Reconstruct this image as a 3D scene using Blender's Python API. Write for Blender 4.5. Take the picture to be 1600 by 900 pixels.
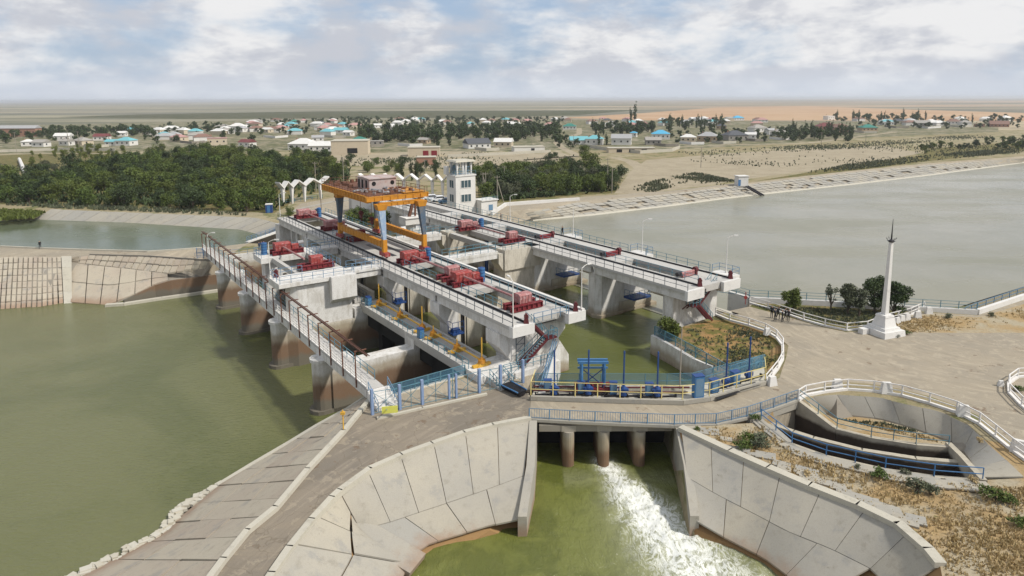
import bpy, bmesh, math, random
from mathutils import Vector, Matrix
from mathutils.geometry import delaunay_2d_cdt
random.seed(7)
for o in list(bpy.data.objects): bpy.data.objects.remove(o)
sc = bpy.context.scene
COL = sc.collection
R = math.radians

# ------------------------------------------------------------------ camera, sky, sun, exposure
CAM_H = 30.0
FPX = 1040.0
PITCH = math.atan(167 / 1040.0)
ROLL = math.atan(7 / 1600.0)
_f = Vector((0, math.cos(PITCH), -math.sin(PITCH)))
_r0 = Vector((1, 0, 0)); _u0 = _r0.cross(_f)
_r = _r0 * math.cos(ROLL) - _u0 * math.sin(ROLL)
_u = _u0 * math.cos(ROLL) + _r0 * math.sin(ROLL)
cam = bpy.data.cameras.new('camera')
cam.sensor_width = 36.0; cam.lens = 36.0 * FPX / 1600.0
cam.shift_y = -128.0 / 1600.0
cam.clip_start = 0.5; cam.clip_end = 200000.0
camo = bpy.data.objects.new('camera', cam); COL.objects.link(camo)
M_ = Matrix(((_r.x, _u.x, -_f.x, 0), (_r.y, _u.y, -_f.y, 0), (_r.z, _u.z, -_f.z, CAM_H), (0, 0, 0, 1)))
camo.matrix_world = M_
sc.camera = camo
sc.render.resolution_x = 1024; sc.render.resolution_y = 576
sc.view_settings.view_transform = 'Standard'; sc.view_settings.look = 'None'
sc.view_settings.exposure = 0.12; sc.view_settings.gamma = 1.0
sc.view_settings.use_curve_mapping = False

SUN_AZ = 112.0     # degrees clockwise from +Y: the sun stands to the right, slightly behind the camera
SUN_EL = 47.0
sun = bpy.data.lights.new('sun', 'SUN'); sun.energy = 3.8; sun.angle = R(4.0); sun.color = (1.0, 0.95, 0.87)
suno = bpy.data.objects.new('sun', sun); COL.objects.link(suno)
sd = Vector((math.sin(R(SUN_AZ)) * math.cos(R(SUN_EL)), math.cos(R(SUN_AZ)) * math.cos(R(SUN_EL)), math.sin(R(SUN_EL))))
suno.rotation_euler = sd.to_track_quat('Z', 'Y').to_euler(); suno.location = (0, 0, 200)

world = bpy.data.worlds.new('World'); sc.world = world; world.use_nodes = True
wn, wl = world.node_tree.nodes, world.node_tree.links
for n in list(wn): wn.remove(n)
def N(nodes, typ, **kw):
    n = nodes.new(typ)
    for k, v in kw.items(): setattr(n, k, v)
    return n
def wm(op, a, b=None, c=None):
    n = wn.new('ShaderNodeMath'); n.operation = op
    for i, x in enumerate((a, b, c)):
        if x is None: continue
        if isinstance(x, (int, float)): n.inputs[i].default_value = x
        else: wl.new(x, n.inputs[i])
    return n.outputs[0]
wo = wn.new('ShaderNodeOutputWorld'); wb = wn.new('ShaderNodeBackground'); wb.inputs['Strength'].default_value = 0.1
sky = wn.new('ShaderNodeTexSky'); sky.sky_type = 'NISHITA'; sky.sun_disc = False
sky.sun_elevation = R(SUN_EL); sky.sun_rotation = R(SUN_AZ); sky.dust_density = 2.0; sky.air_density = 1.0
tc = wn.new('ShaderNodeTexCoord'); sx = wn.new('ShaderNodeSeparateXYZ'); wl.new(tc.outputs['Generated'], sx.inputs[0])
zc = wm('ADD', wm('MAXIMUM', sx.outputs[2], 0.0), 0.15)
cx = wm('DIVIDE', sx.outputs[0], zc); cy = wm('DIVIDE', sx.outputs[1], zc)
cc = wn.new('ShaderNodeCombineXYZ'); wl.new(sx.outputs[0], cc.inputs[0]); wl.new(sx.outputs[1], cc.inputs[1]); wl.new(wm('MULTIPLY', sx.outputs[2], 2.6), cc.inputs[2])
def wnoise(scale, detail, rough, off=(0, 0, 0), dist=0.0):
    mp = wn.new('ShaderNodeMapping'); mp.inputs['Location'].default_value = off
    wl.new(cc.outputs[0], mp.inputs['Vector'])
    n = wn.new('ShaderNodeTexNoise'); n.inputs['Scale'].default_value = scale; n.inputs['Detail'].default_value = detail
    n.inputs['Roughness'].default_value = rough; n.inputs['Distortion'].default_value = dist
    wl.new(mp.outputs[0], n.inputs['Vector']); return n.outputs['Fac']
def wramp(x, a, b):
    n = wn.new('ShaderNodeMapRange'); n.interpolation_type = 'SMOOTHSTEP'
    n.inputs['From Min'].default_value = a; n.inputs['From Max'].default_value = b
    wl.new(x, n.inputs['Value']); return n.outputs['Result']
def wmix(f, a, b):
    n = wn.new('ShaderNodeMix'); n.data_type = 'RGBA'
    if isinstance(f, float): n.inputs[0].default_value = f
    else: wl.new(f, n.inputs[0])
    for i, x in ((6, a), (7, b)):
        if isinstance(x, tuple): n.inputs[i].default_value = (*x, 1)
        else: wl.new(x, n.inputs[i])
    return n.outputs[2]
n1 = wnoise(4.2, 10, 0.56, (1.3, 4.2, 0), 0.15)
n2 = wnoise(7.5, 9, 0.6, (7.1, 2.2, 0.35), 0.1)
cover = wramp(n1, 0.355, 0.54)
shade = wramp(n2, 0.41, 0.60)
cloud = wmix(shade, (5.3, 5.5, 6.05), (7.9, 7.9, 7.95))
bl = wmix(0.72, sky.outputs[0], (3.9, 5.1, 6.9))
cl = wmix(cover, bl, cloud)
hz = wramp(sx.outputs[2], 0.06, 0.0)
hz2 = wm('MULTIPLY', hz, 0.8)
fin = wmix(hz2, cl, (6.1, 6.6, 7.4))
wl.new(fin, wb.inputs['Color']); wl.new(wb.outputs[0], wo.inputs['Surface'])
sc.cycles.volume_bounces = 0
sc.cycles.max_bounces = 5

# ------------------------------------------------------------------ frames
def g(px, py, z=0.0):
    "the point of the level plane z that the survey photograph shows at (px, py)"
    d = _r * ((px - 800) / FPX) + _u * ((322 - py) / FPX) + _f
    t = (z - CAM_H) / d.z
    return Vector((d.x * t, d.y * t, z))
AZ = R(144.4)
UX, UY = math.sin(AZ), math.cos(AZ)
VX, VY = -UY, UX
OX, OY = -0.126, 68.714
def W(u, v, z=0.0): return Vector((OX + u * UX + v * VX, OY + u * UY + v * VY, z))
ROTU = math.atan2(UY, UX)       # rotation that turns local +x into the u direction

# ------------------------------------------------------------------ materials
def rgb(r, g_, b): return (r, g_, b, 1)
MATS = {}
def nm(name):
    m = bpy.data.materials.new(name); m.use_nodes = True
    nt = m.node_tree
    return m, nt.nodes, nt.links, nt.nodes['Principled BSDF']
class NT:
    def __init__(s, name):
        s.m, s.n, s.l, s.b = nm(name)
        s.pos = s.n.new('ShaderNodeNewGeometry').outputs['Position']
        MATS[name] = s.m
    def sock(s, x, inp):
        if isinstance(x, (int, float)): inp.default_value = x
        elif isinstance(x, tuple): inp.default_value = (*x[:3], 1) if len(inp.default_value) == 4 else x
        else: s.l.new(x, inp)
    def noise(s, scale, detail=5, rough=0.55, vec=None, stretch=None, dist=0.0, off=None, rot=0.0):
        v = vec or s.pos
        if stretch or off or rot:
            mp = s.n.new('ShaderNodeMapping')
            if stretch: mp.inputs['Scale'].default_value = stretch
            if off: mp.inputs['Location'].default_value = off
            if rot: mp.inputs['Rotation'].default_value = (0, 0, rot)
            s.l.new(v, mp.inputs['Vector']); v = mp.outputs[0]
        n = s.n.new('ShaderNodeTexNoise'); s.l.new(v, n.inputs['Vector'])
        n.inputs['Scale'].default_value = scale; n.inputs['Detail'].default_value = detail
        n.inputs['Roughness'].default_value = rough; n.inputs['Distortion'].default_value = dist
        return n.outputs['Fac']
    def ramp(s, x, a, b, lo=0.0, hi=1.0):
        n = s.n.new('ShaderNodeMapRange'); n.interpolation_type = 'SMOOTHSTEP'
        n.inputs['From Min'].default_value = a; n.inputs['From Max'].default_value = b
        n.inputs['To Min'].default_value = lo; n.inputs['To Max'].default_value = hi
        s.l.new(x, n.inputs['Value']); return n.outputs['Result']
    def math(s, op, a, b=0.0):
        n = s.n.new('ShaderNodeMath'); n.operation = op
        s.sock(a, n.inputs[0]); s.sock(b, n.inputs[1]); return n.outputs[0]
    def mix(s, f, a, b, mode='MIX'):
        n = s.n.new('ShaderNodeMix'); n.data_type = 'RGBA'; n.blend_type = mode
        s.sock(f, n.inputs[0]); s.sock(a, n.inputs[6]); s.sock(b, n.inputs[7]); return n.outputs[2]
    def xyz(s):
        n = s.n.new('ShaderNodeSeparateXYZ'); s.l.new(s.pos, n.inputs[0]); return n.outputs
    def attr(s, name):
        n = s.n.new('ShaderNodeAttribute'); n.attribute_name = name; return n.outputs['Fac']
    def bump(s, h, strength=0.3, dist=0.05):
        n = s.n.new('ShaderNodeBump'); n.inputs['Strength'].default_value = strength; n.inputs['Distance'].default_value = dist
        s.l.new(h, n.inputs['Height']); s.l.new(n.outputs[0], s.b.inputs['Normal'])
    def out(s, col, rough=0.85, metal=0.0, spec=0.3):
        s.sock(col, s.b.inputs['Base Color']); s.sock(rough, s.b.inputs['Roughness'])
        s.b.inputs['Metallic'].default_value = metal; s.b.inputs['Specular IOR Level'].default_value = spec
        return s.m
    def voro(s, scale, feature='DISTANCE_TO_EDGE', vec=None):
        n = s.n.new('ShaderNodeTexVoronoi'); n.feature = feature; n.inputs['Scale'].default_value = scale
        s.l.new(vec or s.pos, n.inputs['Vector']); return n.outputs['Distance']

def paint(name, c, rough=0.5, wear=(0.25, 0.2, 0.15), amt=0.35, metal=0.0, sc_=1.2):
    t = NT(name)
    a = t.ramp(t.noise(sc_, 6, 0.65), 0.45, 0.75, 0, amt)
    b = t.noise(9, 3)
    col = t.mix(a, c, wear); col = t.mix(t.ramp(b, 0.3, 0.7, 0, 0.25), col, tuple(x * 0.6 for x in c))
    t.bump(b, 0.15, 0.01)
    return t.out(col, rough, metal)

def dam_mat(name, top, amt=0.25):
    t = NT(name)
    z = t.xyz()[2]
    w = t.noise(0.35, 6, 0.6); w2 = t.noise(1.6, 6, 0.65, stretch=(1, 1, 0.25)); w3 = t.noise(7, 4, 0.6)
    col = t.mix(t.ramp(w2, 0.42, 0.72, 0, amt * 1.6), top, (0.33, 0.30, 0.24))
    col = t.mix(t.ramp(w, 0.5, 0.7, 0, amt), col, (0.30, 0.27, 0.22))
    zz = t.math('ADD', z, t.math('MULTIPLY', t.math('SUBTRACT', t.noise(0.5, 6, 0.65, stretch=(1, 1, 0.3)), 0.5), 2.2))
    col = t.mix(t.ramp(zz, -0.9, -1.9, 0, 0.8), col, (0.30, 0.245, 0.165))
    col = t.mix(t.ramp(zz, -2.0, -3.2, 0, 0.92), col, (0.155, 0.088, 0.05))
    col = t.mix(t.ramp(zz, -4.4, -5.2, 0, 0.85), col, (0.13, 0.125, 0.10))
    col = t.mix(t.ramp(w3, 0.35, 0.75, 0, 0.25), col, (0.2, 0.17, 0.13))
    t.bump(w3, 0.25, 0.03)
    return t.out(col, 0.9)
M_WHITE = dam_mat('white_washed_concrete', (0.66, 0.65, 0.625), 0.34)
M_BEIGE = dam_mat('beige_concrete', (0.56, 0.52, 0.44), 0.45)
def channel_mat():
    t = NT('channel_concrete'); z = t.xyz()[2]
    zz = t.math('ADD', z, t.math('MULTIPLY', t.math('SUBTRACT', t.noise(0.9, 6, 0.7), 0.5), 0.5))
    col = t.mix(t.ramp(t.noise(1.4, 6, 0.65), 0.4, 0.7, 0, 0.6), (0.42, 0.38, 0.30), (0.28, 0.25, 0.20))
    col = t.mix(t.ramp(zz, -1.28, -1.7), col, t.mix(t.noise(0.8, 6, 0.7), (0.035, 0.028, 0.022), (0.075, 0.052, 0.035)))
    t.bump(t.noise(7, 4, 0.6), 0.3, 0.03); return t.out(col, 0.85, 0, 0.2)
M_CHAN = channel_mat()
M_PIERD = dam_mat('stained_dark_pier', (0.34, 0.31, 0.26), 0.5)

def mk_concrete(name, c1, c2, c3, joint=True):
    t = NT(name)
    tone = t.attr('tone')
    big = t.noise(0.18, 5, 0.6); med = t.noise(1.1, 6, 0.65); fin_ = t.noise(9, 4, 0.7)
    col = t.mix(t.ramp(big, 0.35, 0.68), c1, c2)
    col = t.mix(t.math('MULTIPLY', tone, 0.75), col, c3)
    col = t.mix(t.ramp(med, 0.52, 0.78, 0, 0.55), col, tuple(x * 0.55 for x in c1))
    col = t.mix(t.ramp(fin_, 0.45, 0.8, 0, 0.3), col, tuple(x * 0.5 for x in c1))
    if name in ('slab_concrete', 'pinkish_slab_concrete'):
        st = t.noise(0.55, 8, 0.68, off=(3, 9, 0), stretch=(1, 1, 0.3))
        col = t.mix(t.ramp(st, 0.54, 0.66, 0, 0.45), col, (0.22, 0.22, 0.215))
        z = t.xyz()[2]; zn = t.math('ADD', z, t.math('MULTIPLY', t.math('SUBTRACT', t.noise(0.8, 6, 0.7), 0.5), 1.6))
        col = t.mix(t.ramp(zn, -3.3 if name == 'slab_concrete' else -5.0, -4.3 if name == 'slab_concrete' else -6.2, 0, 0.75), col, (0.27, 0.175, 0.115))
        col = t.mix(t.ramp(t.noise(2.2, 8, 0.75, off=(8, 1, 4)), 0.62, 0.68, 0, 0.6), col, (0.16, 0.145, 0.11))
    t.bump(t.math('ADD', fin_, med), 0.35, 0.03)
    return t.out(col, 0.92, 0, 0.2)
M_SLAB = mk_concrete('slab_concrete', (0.385, 0.35, 0.28), (0.335, 0.31, 0.26), (0.29, 0.285, 0.265))
M_SLABP = mk_concrete('pinkish_slab_concrete', (0.40, 0.35, 0.275), (0.36, 0.295, 0.235), (0.44, 0.395, 0.31))
M_BEAM = mk_concrete('grey_concrete', (0.45, 0.415, 0.33), (0.40, 0.37, 0.30), (0.5, 0.48, 0.42))
M_OLD = mk_concrete('old_dark_concrete', (0.24, 0.22, 0.19), (0.19, 0.17, 0.14), (0.28, 0.25, 0.2))
M_DECK = mk_concrete('deck_concrete', (0.44, 0.43, 0.40), (0.38, 0.37, 0.35), (0.5, 0.48, 0.45))
M_WALL = mk_concrete('whitewash', (0.68, 0.67, 0.65), (0.60, 0.59, 0.565), (0.6, 0.58, 0.54))
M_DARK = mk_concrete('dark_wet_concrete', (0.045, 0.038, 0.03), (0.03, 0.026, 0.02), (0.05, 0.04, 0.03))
M_RUST_CONC = mk_concrete('rust_stained_concrete', (0.30, 0.165, 0.065), (0.24, 0.125, 0.05), (0.26, 0.19, 0.10))

def mk_road(name, c1, c2, c3, patch):
    t = NT(name)
    a = t.noise(0.12, 6, 0.6, dist=0.4); b = t.noise(0.7, 7, 0.7, dist=0.6); c = t.noise(12, 4, 0.7)
    tr = t.noise(0.9, 5, 0.6, stretch=(0.2, 1, 1), rot=R(-35), dist=0.8)
    col = t.mix(t.ramp(a, 0.4, 0.62), c1, c2)
    col = t.mix(t.ramp(b, 0.55, 0.60, 0, 0.75), col, c3)
    col = t.mix(t.ramp(tr, 0.5, 0.72, 0, 0.55), col, patch)
    col = t.mix(t.ramp(t.noise(0.45, 8, 0.72, off=(31, 7, 0)), 0.60, 0.63, 0, 0.7), col, (0.15, 0.10, 0.065))
    if name != 'pale_sand':
        o = t.xyz(); dx = t.math('SUBTRACT', o[0], 62.0 if name == 'dusty_ground' else 40.0); dy = t.math('SUBTRACT', o[1], 86.0 if name == 'dusty_ground' else 20.0)
        rr_ = t.math('SQRT', t.math('ADD', t.math('MULTIPLY', dx, dx), t.math('MULTIPLY', dy, dy)))
        cv = t.n.new('ShaderNodeCombineXYZ'); t.sock(rr_, cv.inputs[0]); t.sock(t.math('MULTIPLY', t.math('ARCTAN2', dy, dx), 5.0), cv.inputs[1])
        tk = t.noise(1.25, 6, 0.62, vec=cv.outputs[0], dist=0.5)
        col = t.mix(t.ramp(tk, 0.52, 0.66, 0, 0.42), col, tuple(x * 0.72 for x in c1)); col = t.mix(t.ramp(tk, 0.46, 0.38, 0, 0.45), col, tuple(min(1, x * 1.28) for x in c1))
        vn = t.n.new('ShaderNodeVectorMath'); vn.operation = 'ADD'; t.l.new(t.pos, vn.inputs[0]); nn_ = t.n.new('ShaderNodeTexNoise'); nn_.inputs['Scale'].default_value = 0.9; t.l.new(t.pos, nn_.inputs['Vector']); t.l.new(nn_.outputs['Color'], vn.inputs[1])
        if name == 'worn_asphalt': col = t.mix(t.ramp(t.voro(0.42, vec=vn.outputs[0]), 0.014, 0.003, 0, 0.4), col, (0.11, 0.09, 0.065))
    col = t.mix(t.ramp(c, 0.4, 0.8, 0, 0.35), col, tuple(x * 0.55 for x in c1))
    t.bump(t.math('ADD', b, c), 0.4, 0.05)
    return t.out(col, 0.95, 0, 0.15)
M_ROAD = mk_road('worn_asphalt', (0.235, 0.20, 0.155), (0.185, 0.162, 0.132), (0.31, 0.265, 0.20), (0.27, 0.225, 0.165))
M_PLAZA = mk_road('dusty_ground', (0.33, 0.285, 0.215), (0.285, 0.25, 0.195), (0.38, 0.33, 0.25), (0.30, 0.25, 0.185))
M_SAND = mk_road('pale_sand', (0.345, 0.295, 0.21), (0.295, 0.25, 0.175), (0.38, 0.325, 0.235), (0.26, 0.235, 0.14))

def mk_field(name, dry, green, dirt, sc1=0.03, gcut=(0.5, 0.62)):
    t = NT(name)
    a = t.noise(sc1, 6, 0.62); b = t.noise(sc1 * 7, 7, 0.7); c = t.noise(3.0, 6, 0.75)
    col = t.mix(t.ramp(a, 0.4, 0.62), dry, dirt)
    col = t.mix(t.ramp(b, gcut[0], gcut[1], 0, 0.85), col, green)
    col = t.mix(t.ramp(c, 0.4, 0.75, 0, 0.5), col, tuple(x * 0.45 for x in dry))
    t.bump(t.math('ADD', b, c), 0.6, 0.15)
    return t.out(col, 1.0, 0, 0.1)
M_STEPPE = mk_field('steppe_ground', (0.27, 0.225, 0.13), (0.12, 0.135, 0.045), (0.34, 0.295, 0.20), 0.02, (0.5, 0.6))
M_DRYG = mk_field('dry_grass', (0.36, 0.255, 0.13), (0.17, 0.165, 0.06), (0.38, 0.33, 0.235), 0.25, (0.60, 0.68))
M_GREENG = mk_field('green_grass_patch', (0.13, 0.125, 0.05), (0.06, 0.085, 0.022), (0.23, 0.17, 0.08), 0.30, (0.48, 0.6))
M_ISLE = mk_field('ochre_grass_patch', (0.33, 0.20, 0.085), (0.10, 0.115, 0.03), (0.26, 0.18, 0.09), 0.10, (0.44, 0.54))
M_VILL = mk_field('village_ground', (0.235, 0.205, 0.13), (0.07, 0.09, 0.035), (0.32, 0.28, 0.21), 0.018, (0.45, 0.54))

def mk_plain():
    t = NT('far_plain')
    o = t.xyz()
    a = t.noise(1.0, 6, 0.62, stretch=(0.00016, 0.0009, 1), dist=0.4)
    b = t.noise(1.0, 7, 0.65, stretch=(0.0006, 0.0035, 1), off=(5, 3, 0))
    c = t.noise(1.0, 8, 0.7, stretch=(0.006, 0.02, 1))
    rt = t.ramp(t.math('SUBTRACT', o[0], t.math('MULTIPLY', o[1], 0.12)), -350, 350)
    base = t.mix(rt, (0.29, 0.265, 0.185), (0.40, 0.29, 0.20))
    col = t.mix(t.ramp(a, 0.42, 0.56), base, (0.16, 0.158, 0.125))
    col = t.mix(t.ramp(b, 0.5, 0.62, 0, 0.8), col, (0.44, 0.37, 0.25))
    col = t.mix(t.ramp(b, 0.46, 0.38, 0, 0.8), col, (0.09, 0.10, 0.065))
    col = t.mix(t.ramp(c, 0.5, 0.75, 0, 0.5), col, (0.08, 0.085, 0.045))
    return t.out(col, 1.0, 0, 0.05)
M_PLAIN = mk_plain()
M_SCRUB = mk_field('dark_scrub', (0.085, 0.09, 0.045), (0.05, 0.065, 0.03), (0.11, 0.10, 0.06), 0.01, (0.45, 0.6))
M_ORANGE = mk_field('tawny_plain', (0.42, 0.27, 0.16), (0.22, 0.17, 0.09), (0.47, 0.33, 0.21), 0.004, (0.6, 0.72))

def mk_water(name, c1, c2, wave=0.35, stretch=(1, 1, 1), rough=0.12, scale=1.6, rot=0.0, dist=0.06):
    t = NT(name)
    a = t.noise(0.035, 6, 0.62, dist=0.8); wd = t.noise(0.02, 4, 0.55, off=(11, 3, 0), stretch=(1, 2.4, 1), rot=rot); b = t.noise(scale, 4, 0.6, stretch=stretch, rot=rot, dist=0.4)
    c = t.noise(scale * 0.16, 3, 0.5, rot=rot)
    col = t.mix(t.ramp(a, 0.38, 0.64), c1, c2)
    t.bump(t.math('ADD', b, t.math('MULTIPLY', c, 1.6)), wave, dist)
    m = t.out(col, t.ramp(wd, 0.38, 0.62, rough * 0.55, rough * 1.5), 0, 0.5)
    t.b.inputs['IOR'].default_value = 1.333
    return m
M_WLOW = mk_water('green_basin_water', (0.125, 0.13, 0.052), (0.088, 0.098, 0.032), 0.9, (1.0, 2.6, 1), 0.12, 1.3, R(25), 0.14)
M_WRES = mk_water('sky_lightened_reservoir_water', (0.235, 0.225, 0.17), (0.20, 0.195, 0.14), 0.55, (1.0, 2.2, 1), 0.22, 1.3, R(-15), 0.07)  # same water as the pool; base colour lightened to hold the sky reflection
M_WMID = mk_water('green_pool_water', (0.105, 0.115, 0.032), (0.08, 0.092, 0.026), 0.5, (1.0, 2.2, 1), 0.2, 1.3, R(-15), 0.07)
M_WCAN = mk_water('canal_water', (0.11, 0.13, 0.085), (0.09, 0.11, 0.06), 0.5, (1, 2, 1), 0.2, 1.2)

def mk_foam():
    t = NT('foaming_water')
    f = t.attr('foam')
    wv = t.noise(0.30, 4, 0.6, dist=0.5)
    RT = R(20)
    n1_ = t.noise(0.75, 9, 0.66, dist=1.6, stretch=(1.25, 0.6, 1), rot=RT); n2_ = t.noise(2.2, 9, 0.7, dist=1.2, stretch=(1.2, 0.6, 1), rot=RT); n3_ = t.noise(11, 6, 0.75)
    def ridge(x, w): return t.ramp(t.math('ABSOLUTE', t.math('SUBTRACT', x, 0.5)), w, 0.0)
    r1, r2 = ridge(n1_, 0.10), ridge(n2_, 0.12)
    fil = t.math('ADD', t.math('MULTIPLY', r1, 0.58), t.math('MULTIPLY', r2, 0.38))
    fil = t.math('ADD', fil, t.math('MULTIPLY', t.ramp(n3_, 0.3, 0.75), 0.22))
    m_ = t.math('MULTIPLY', f, t.math('ADD', fil, t.math('MULTIPLY', t.math('MULTIPLY', f, f), 0.55)))
    mask = t.ramp(m_, 0.36, 1.30)
    deep = t.mix(t.ramp(wv, 0.4, 0.6), (0.15, 0.165, 0.036), (0.105, 0.12, 0.024))
    murk = t.mix(t.ramp(f, 0.05, 0.8, 0, 0.5), deep, (0.40, 0.40, 0.27))
    col = t.mix(mask, murk, (0.78, 0.79, 0.74))
    t.bump(t.math('ADD', t.math('ADD', n1_, n2_), t.math('MULTIPLY', n3_, 0.4)), 0.7, 0.22)
    return t.out(col, t.ramp(mask, 0, 1, 0.12, 0.8), 0, 0.5)
M_FOAM = mk_foam()

M_RED = paint('faded_red_paint', (0.16, 0.016, 0.022), 0.65, (0.27, 0.09, 0.085), 0.6, sc_=2.0)
M_PINK = paint('pink_faded_red_cover', (0.34, 0.145, 0.14), 0.75, (0.48, 0.36, 0.355), 0.95, sc_=2.6)
M_REDBR = paint('bright_red_cover', (0.28, 0.045, 0.04), 0.75, (0.42, 0.25, 0.24), 0.9, sc_=2.6)
M_MAROON = paint('maroon_stair_paint', (0.095, 0.016, 0.02), 0.6, (0.16, 0.07, 0.055), 0.4)
M_YEL = paint('yellow_crane_paint', (0.52, 0.225, 0.02), 0.6, (0.24, 0.10, 0.04), 0.6, sc_=1.1)
M_YELLOW = paint('yellow_hoist_paint', (0.62, 0.36, 0.05), 0.5, (0.3, 0.2, 0.08), 0.4)
M_PALEY = paint('pale_yellow_rail', (0.66, 0.55, 0.22), 0.5, (0.4, 0.35, 0.22), 0.4)
M_CRBLUE = paint('grey_blue_leg_paint', (0.07, 0.105, 0.15), 0.6, (0.19, 0.16, 0.12), 0.85, sc_=1.6)
M_LBLUE = paint('light_blue_leg_paint', (0.24, 0.33, 0.45), 0.6, (0.48, 0.5, 0.52), 0.8, sc_=1.6)
M_BLUE = paint('blue_cabinet_paint', (0.05, 0.16, 0.34), 0.45, (0.2, 0.3, 0.4), 0.3)
M_BLUER = paint('blue_rail_paint', (0.12, 0.215, 0.32), 0.5, (0.2, 0.22, 0.25), 0.4)
M_NAVY = paint('navy_machine_paint', (0.02, 0.06, 0.20), 0.45, (0.05, 0.08, 0.14), 0.3)
M_TEAL = paint('teal_rail_paint', (0.09, 0.21, 0.27), 0.5, (0.15, 0.17, 0.17), 0.5)
M_DKRAIL = paint('dark_rail_paint', (0.05, 0.07, 0.09), 0.5, (0.12, 0.11, 0.1), 0.5)
M_POST = paint('lilac_post_paint', (0.20, 0.28, 0.44), 0.5, (0.4, 0.45, 0.55), 0.4)
M_RUST = paint('rusty_steel', (0.14, 0.06, 0.035), 0.8, (0.24, 0.15, 0.11), 0.6)
M_RUSTP = paint('rusty_pipe', (0.10, 0.045, 0.03), 0.75, (0.2, 0.1, 0.07), 0.4)
M_WPOST = paint('whitewashed_pole', (0.68, 0.66, 0.62), 0.7, (0.4, 0.33, 0.27), 0.4)
M_WFENCE = paint('white_fence_paint', (0.72, 0.70, 0.67), 0.6, (0.42, 0.36, 0.3), 0.35)
M_STEEL = paint('dark_rail_steel', (0.035, 0.035, 0.04), 0.45, (0.08, 0.06, 0.05), 0.4, 0.6)
M_BLACK = paint('black_void_shade', (0.012, 0.012, 0.013), 0.9, (0.02, 0.02, 0.02), 0.2)  # black colour stands for the shade inside voids such as the culvert
M_WOODP = paint('weathered_pole', (0.30, 0.27, 0.22), 0.85, (0.2, 0.17, 0.13), 0.4)
M_CABIN = paint('patched_sheet_metal', (0.42, 0.36, 0.34), 0.7, (0.33, 0.10, 0.06), 0.8, sc_=0.9)
M_GREYM = paint('grey_metal', (0.30, 0.30, 0.31), 0.6, (0.2, 0.14, 0.1), 0.5)
M_CARW = paint('white_car_paint', (0.78, 0.79, 0.8), 0.25, (0.6, 0.6, 0.6), 0.1)
M_CARB = paint('dark_blue_car_paint', (0.02, 0.05, 0.10), 0.25, (0.05, 0.06, 0.08), 0.1)
M_GLASS = paint('dark_glass', (0.02, 0.025, 0.03), 0.1, (0.05, 0.06, 0.07), 0.2)
M_WGLASS = paint('window_glass', (0.05, 0.085, 0.10), 0.15, (0.12, 0.16, 0.18), 0.3)
M_TYRE = paint('tyre_rubber', (0.015, 0.015, 0.015), 0.9, (0.03, 0.03, 0.03), 0.2)
M_SKIN = paint('skin', (0.38, 0.22, 0.15), 0.6, (0.35, 0.2, 0.14), 0.1)
M_CLOTH = paint('dark_clothes', (0.012, 0.013, 0.016), 0.9, (0.02, 0.02, 0.025), 0.2)
M_CLOTHB = paint('blue_workwear', (0.02, 0.04, 0.09), 0.9, (0.03, 0.04, 0.08), 0.2)
M_CLOTHG = paint('charcoal_clothes', (0.035, 0.035, 0.04), 0.9, (0.05, 0.045, 0.04), 0.2)
M_HAIR = paint('dark_hair', (0.008, 0.006, 0.005), 0.8, (0.01, 0.01, 0.01), 0.1)
M_SIGNY = paint('yellow_sign', (0.62, 0.62, 0.12), 0.6, (0.6, 0.55, 0.2), 0.3)
M_DOORR = paint('dark_red_door', (0.22, 0.02, 0.03), 0.6, (0.15, 0.03, 0.03), 0.3)
def mk_mesh():
    t = NT('blue_wire_mesh')
    t.out((0.10, 0.24, 0.36), 0.6)
    v = t.n.new('ShaderNodeTexCoord').outputs['UV']
    sx_ = t.n.new('ShaderNodeSeparateXYZ'); t.l.new(v, sx_.inputs[0])
    def ln(o):
        f_ = t.math('FRACT', t.math('MULTIPLY', o, 9.0)); return t.math('LESS_THAN', f_, 0.20)
    k = t.math('MAXIMUM', ln(sx_.outputs[0]), ln(sx_.outputs[1]))
    t.l.new(k, t.b.inputs['Alpha']); return t.m
M_MESH = mk_mesh()

def mk_leaf(name, a, b, c):
    t = NT(name)
    tone = t.attr('tone')
    oi = t.n.new('ShaderNodeObjectInfo').outputs['Random']
    col = t.mix(tone, a, b)
    col = t.mix(t.math('MULTIPLY', oi, 0.55), col, c)
    t.out(col, 0.7, 0, 0.25)
    return t.m
M_LEAF = mk_leaf('broad_leaves', (0.035, 0.062, 0.012), (0.10, 0.145, 0.026), (0.11, 0.12, 0.025))
M_LEAFD = mk_leaf('dark_leaves', (0.022, 0.042, 0.013), (0.06, 0.09, 0.024), (0.045, 0.06, 0.024))
M_LEAFY = mk_leaf('yellow_green_leaves', (0.075, 0.10, 0.018), (0.17, 0.19, 0.035), (0.12, 0.15, 0.03))
M_LEAFG = mk_leaf('grey_green_leaves', (0.06, 0.075, 0.045), (0.12, 0.135, 0.08), (0.09, 0.09, 0.045))
M_DRYL = mk_leaf('dry_stalks', (0.36, 0.27, 0.13), (0.50, 0.39, 0.21), (0.36, 0.27, 0.13))
M_BARK = paint('bark', (0.10, 0.075, 0.055), 0.95, (0.16, 0.13, 0.1), 0.4)

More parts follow.
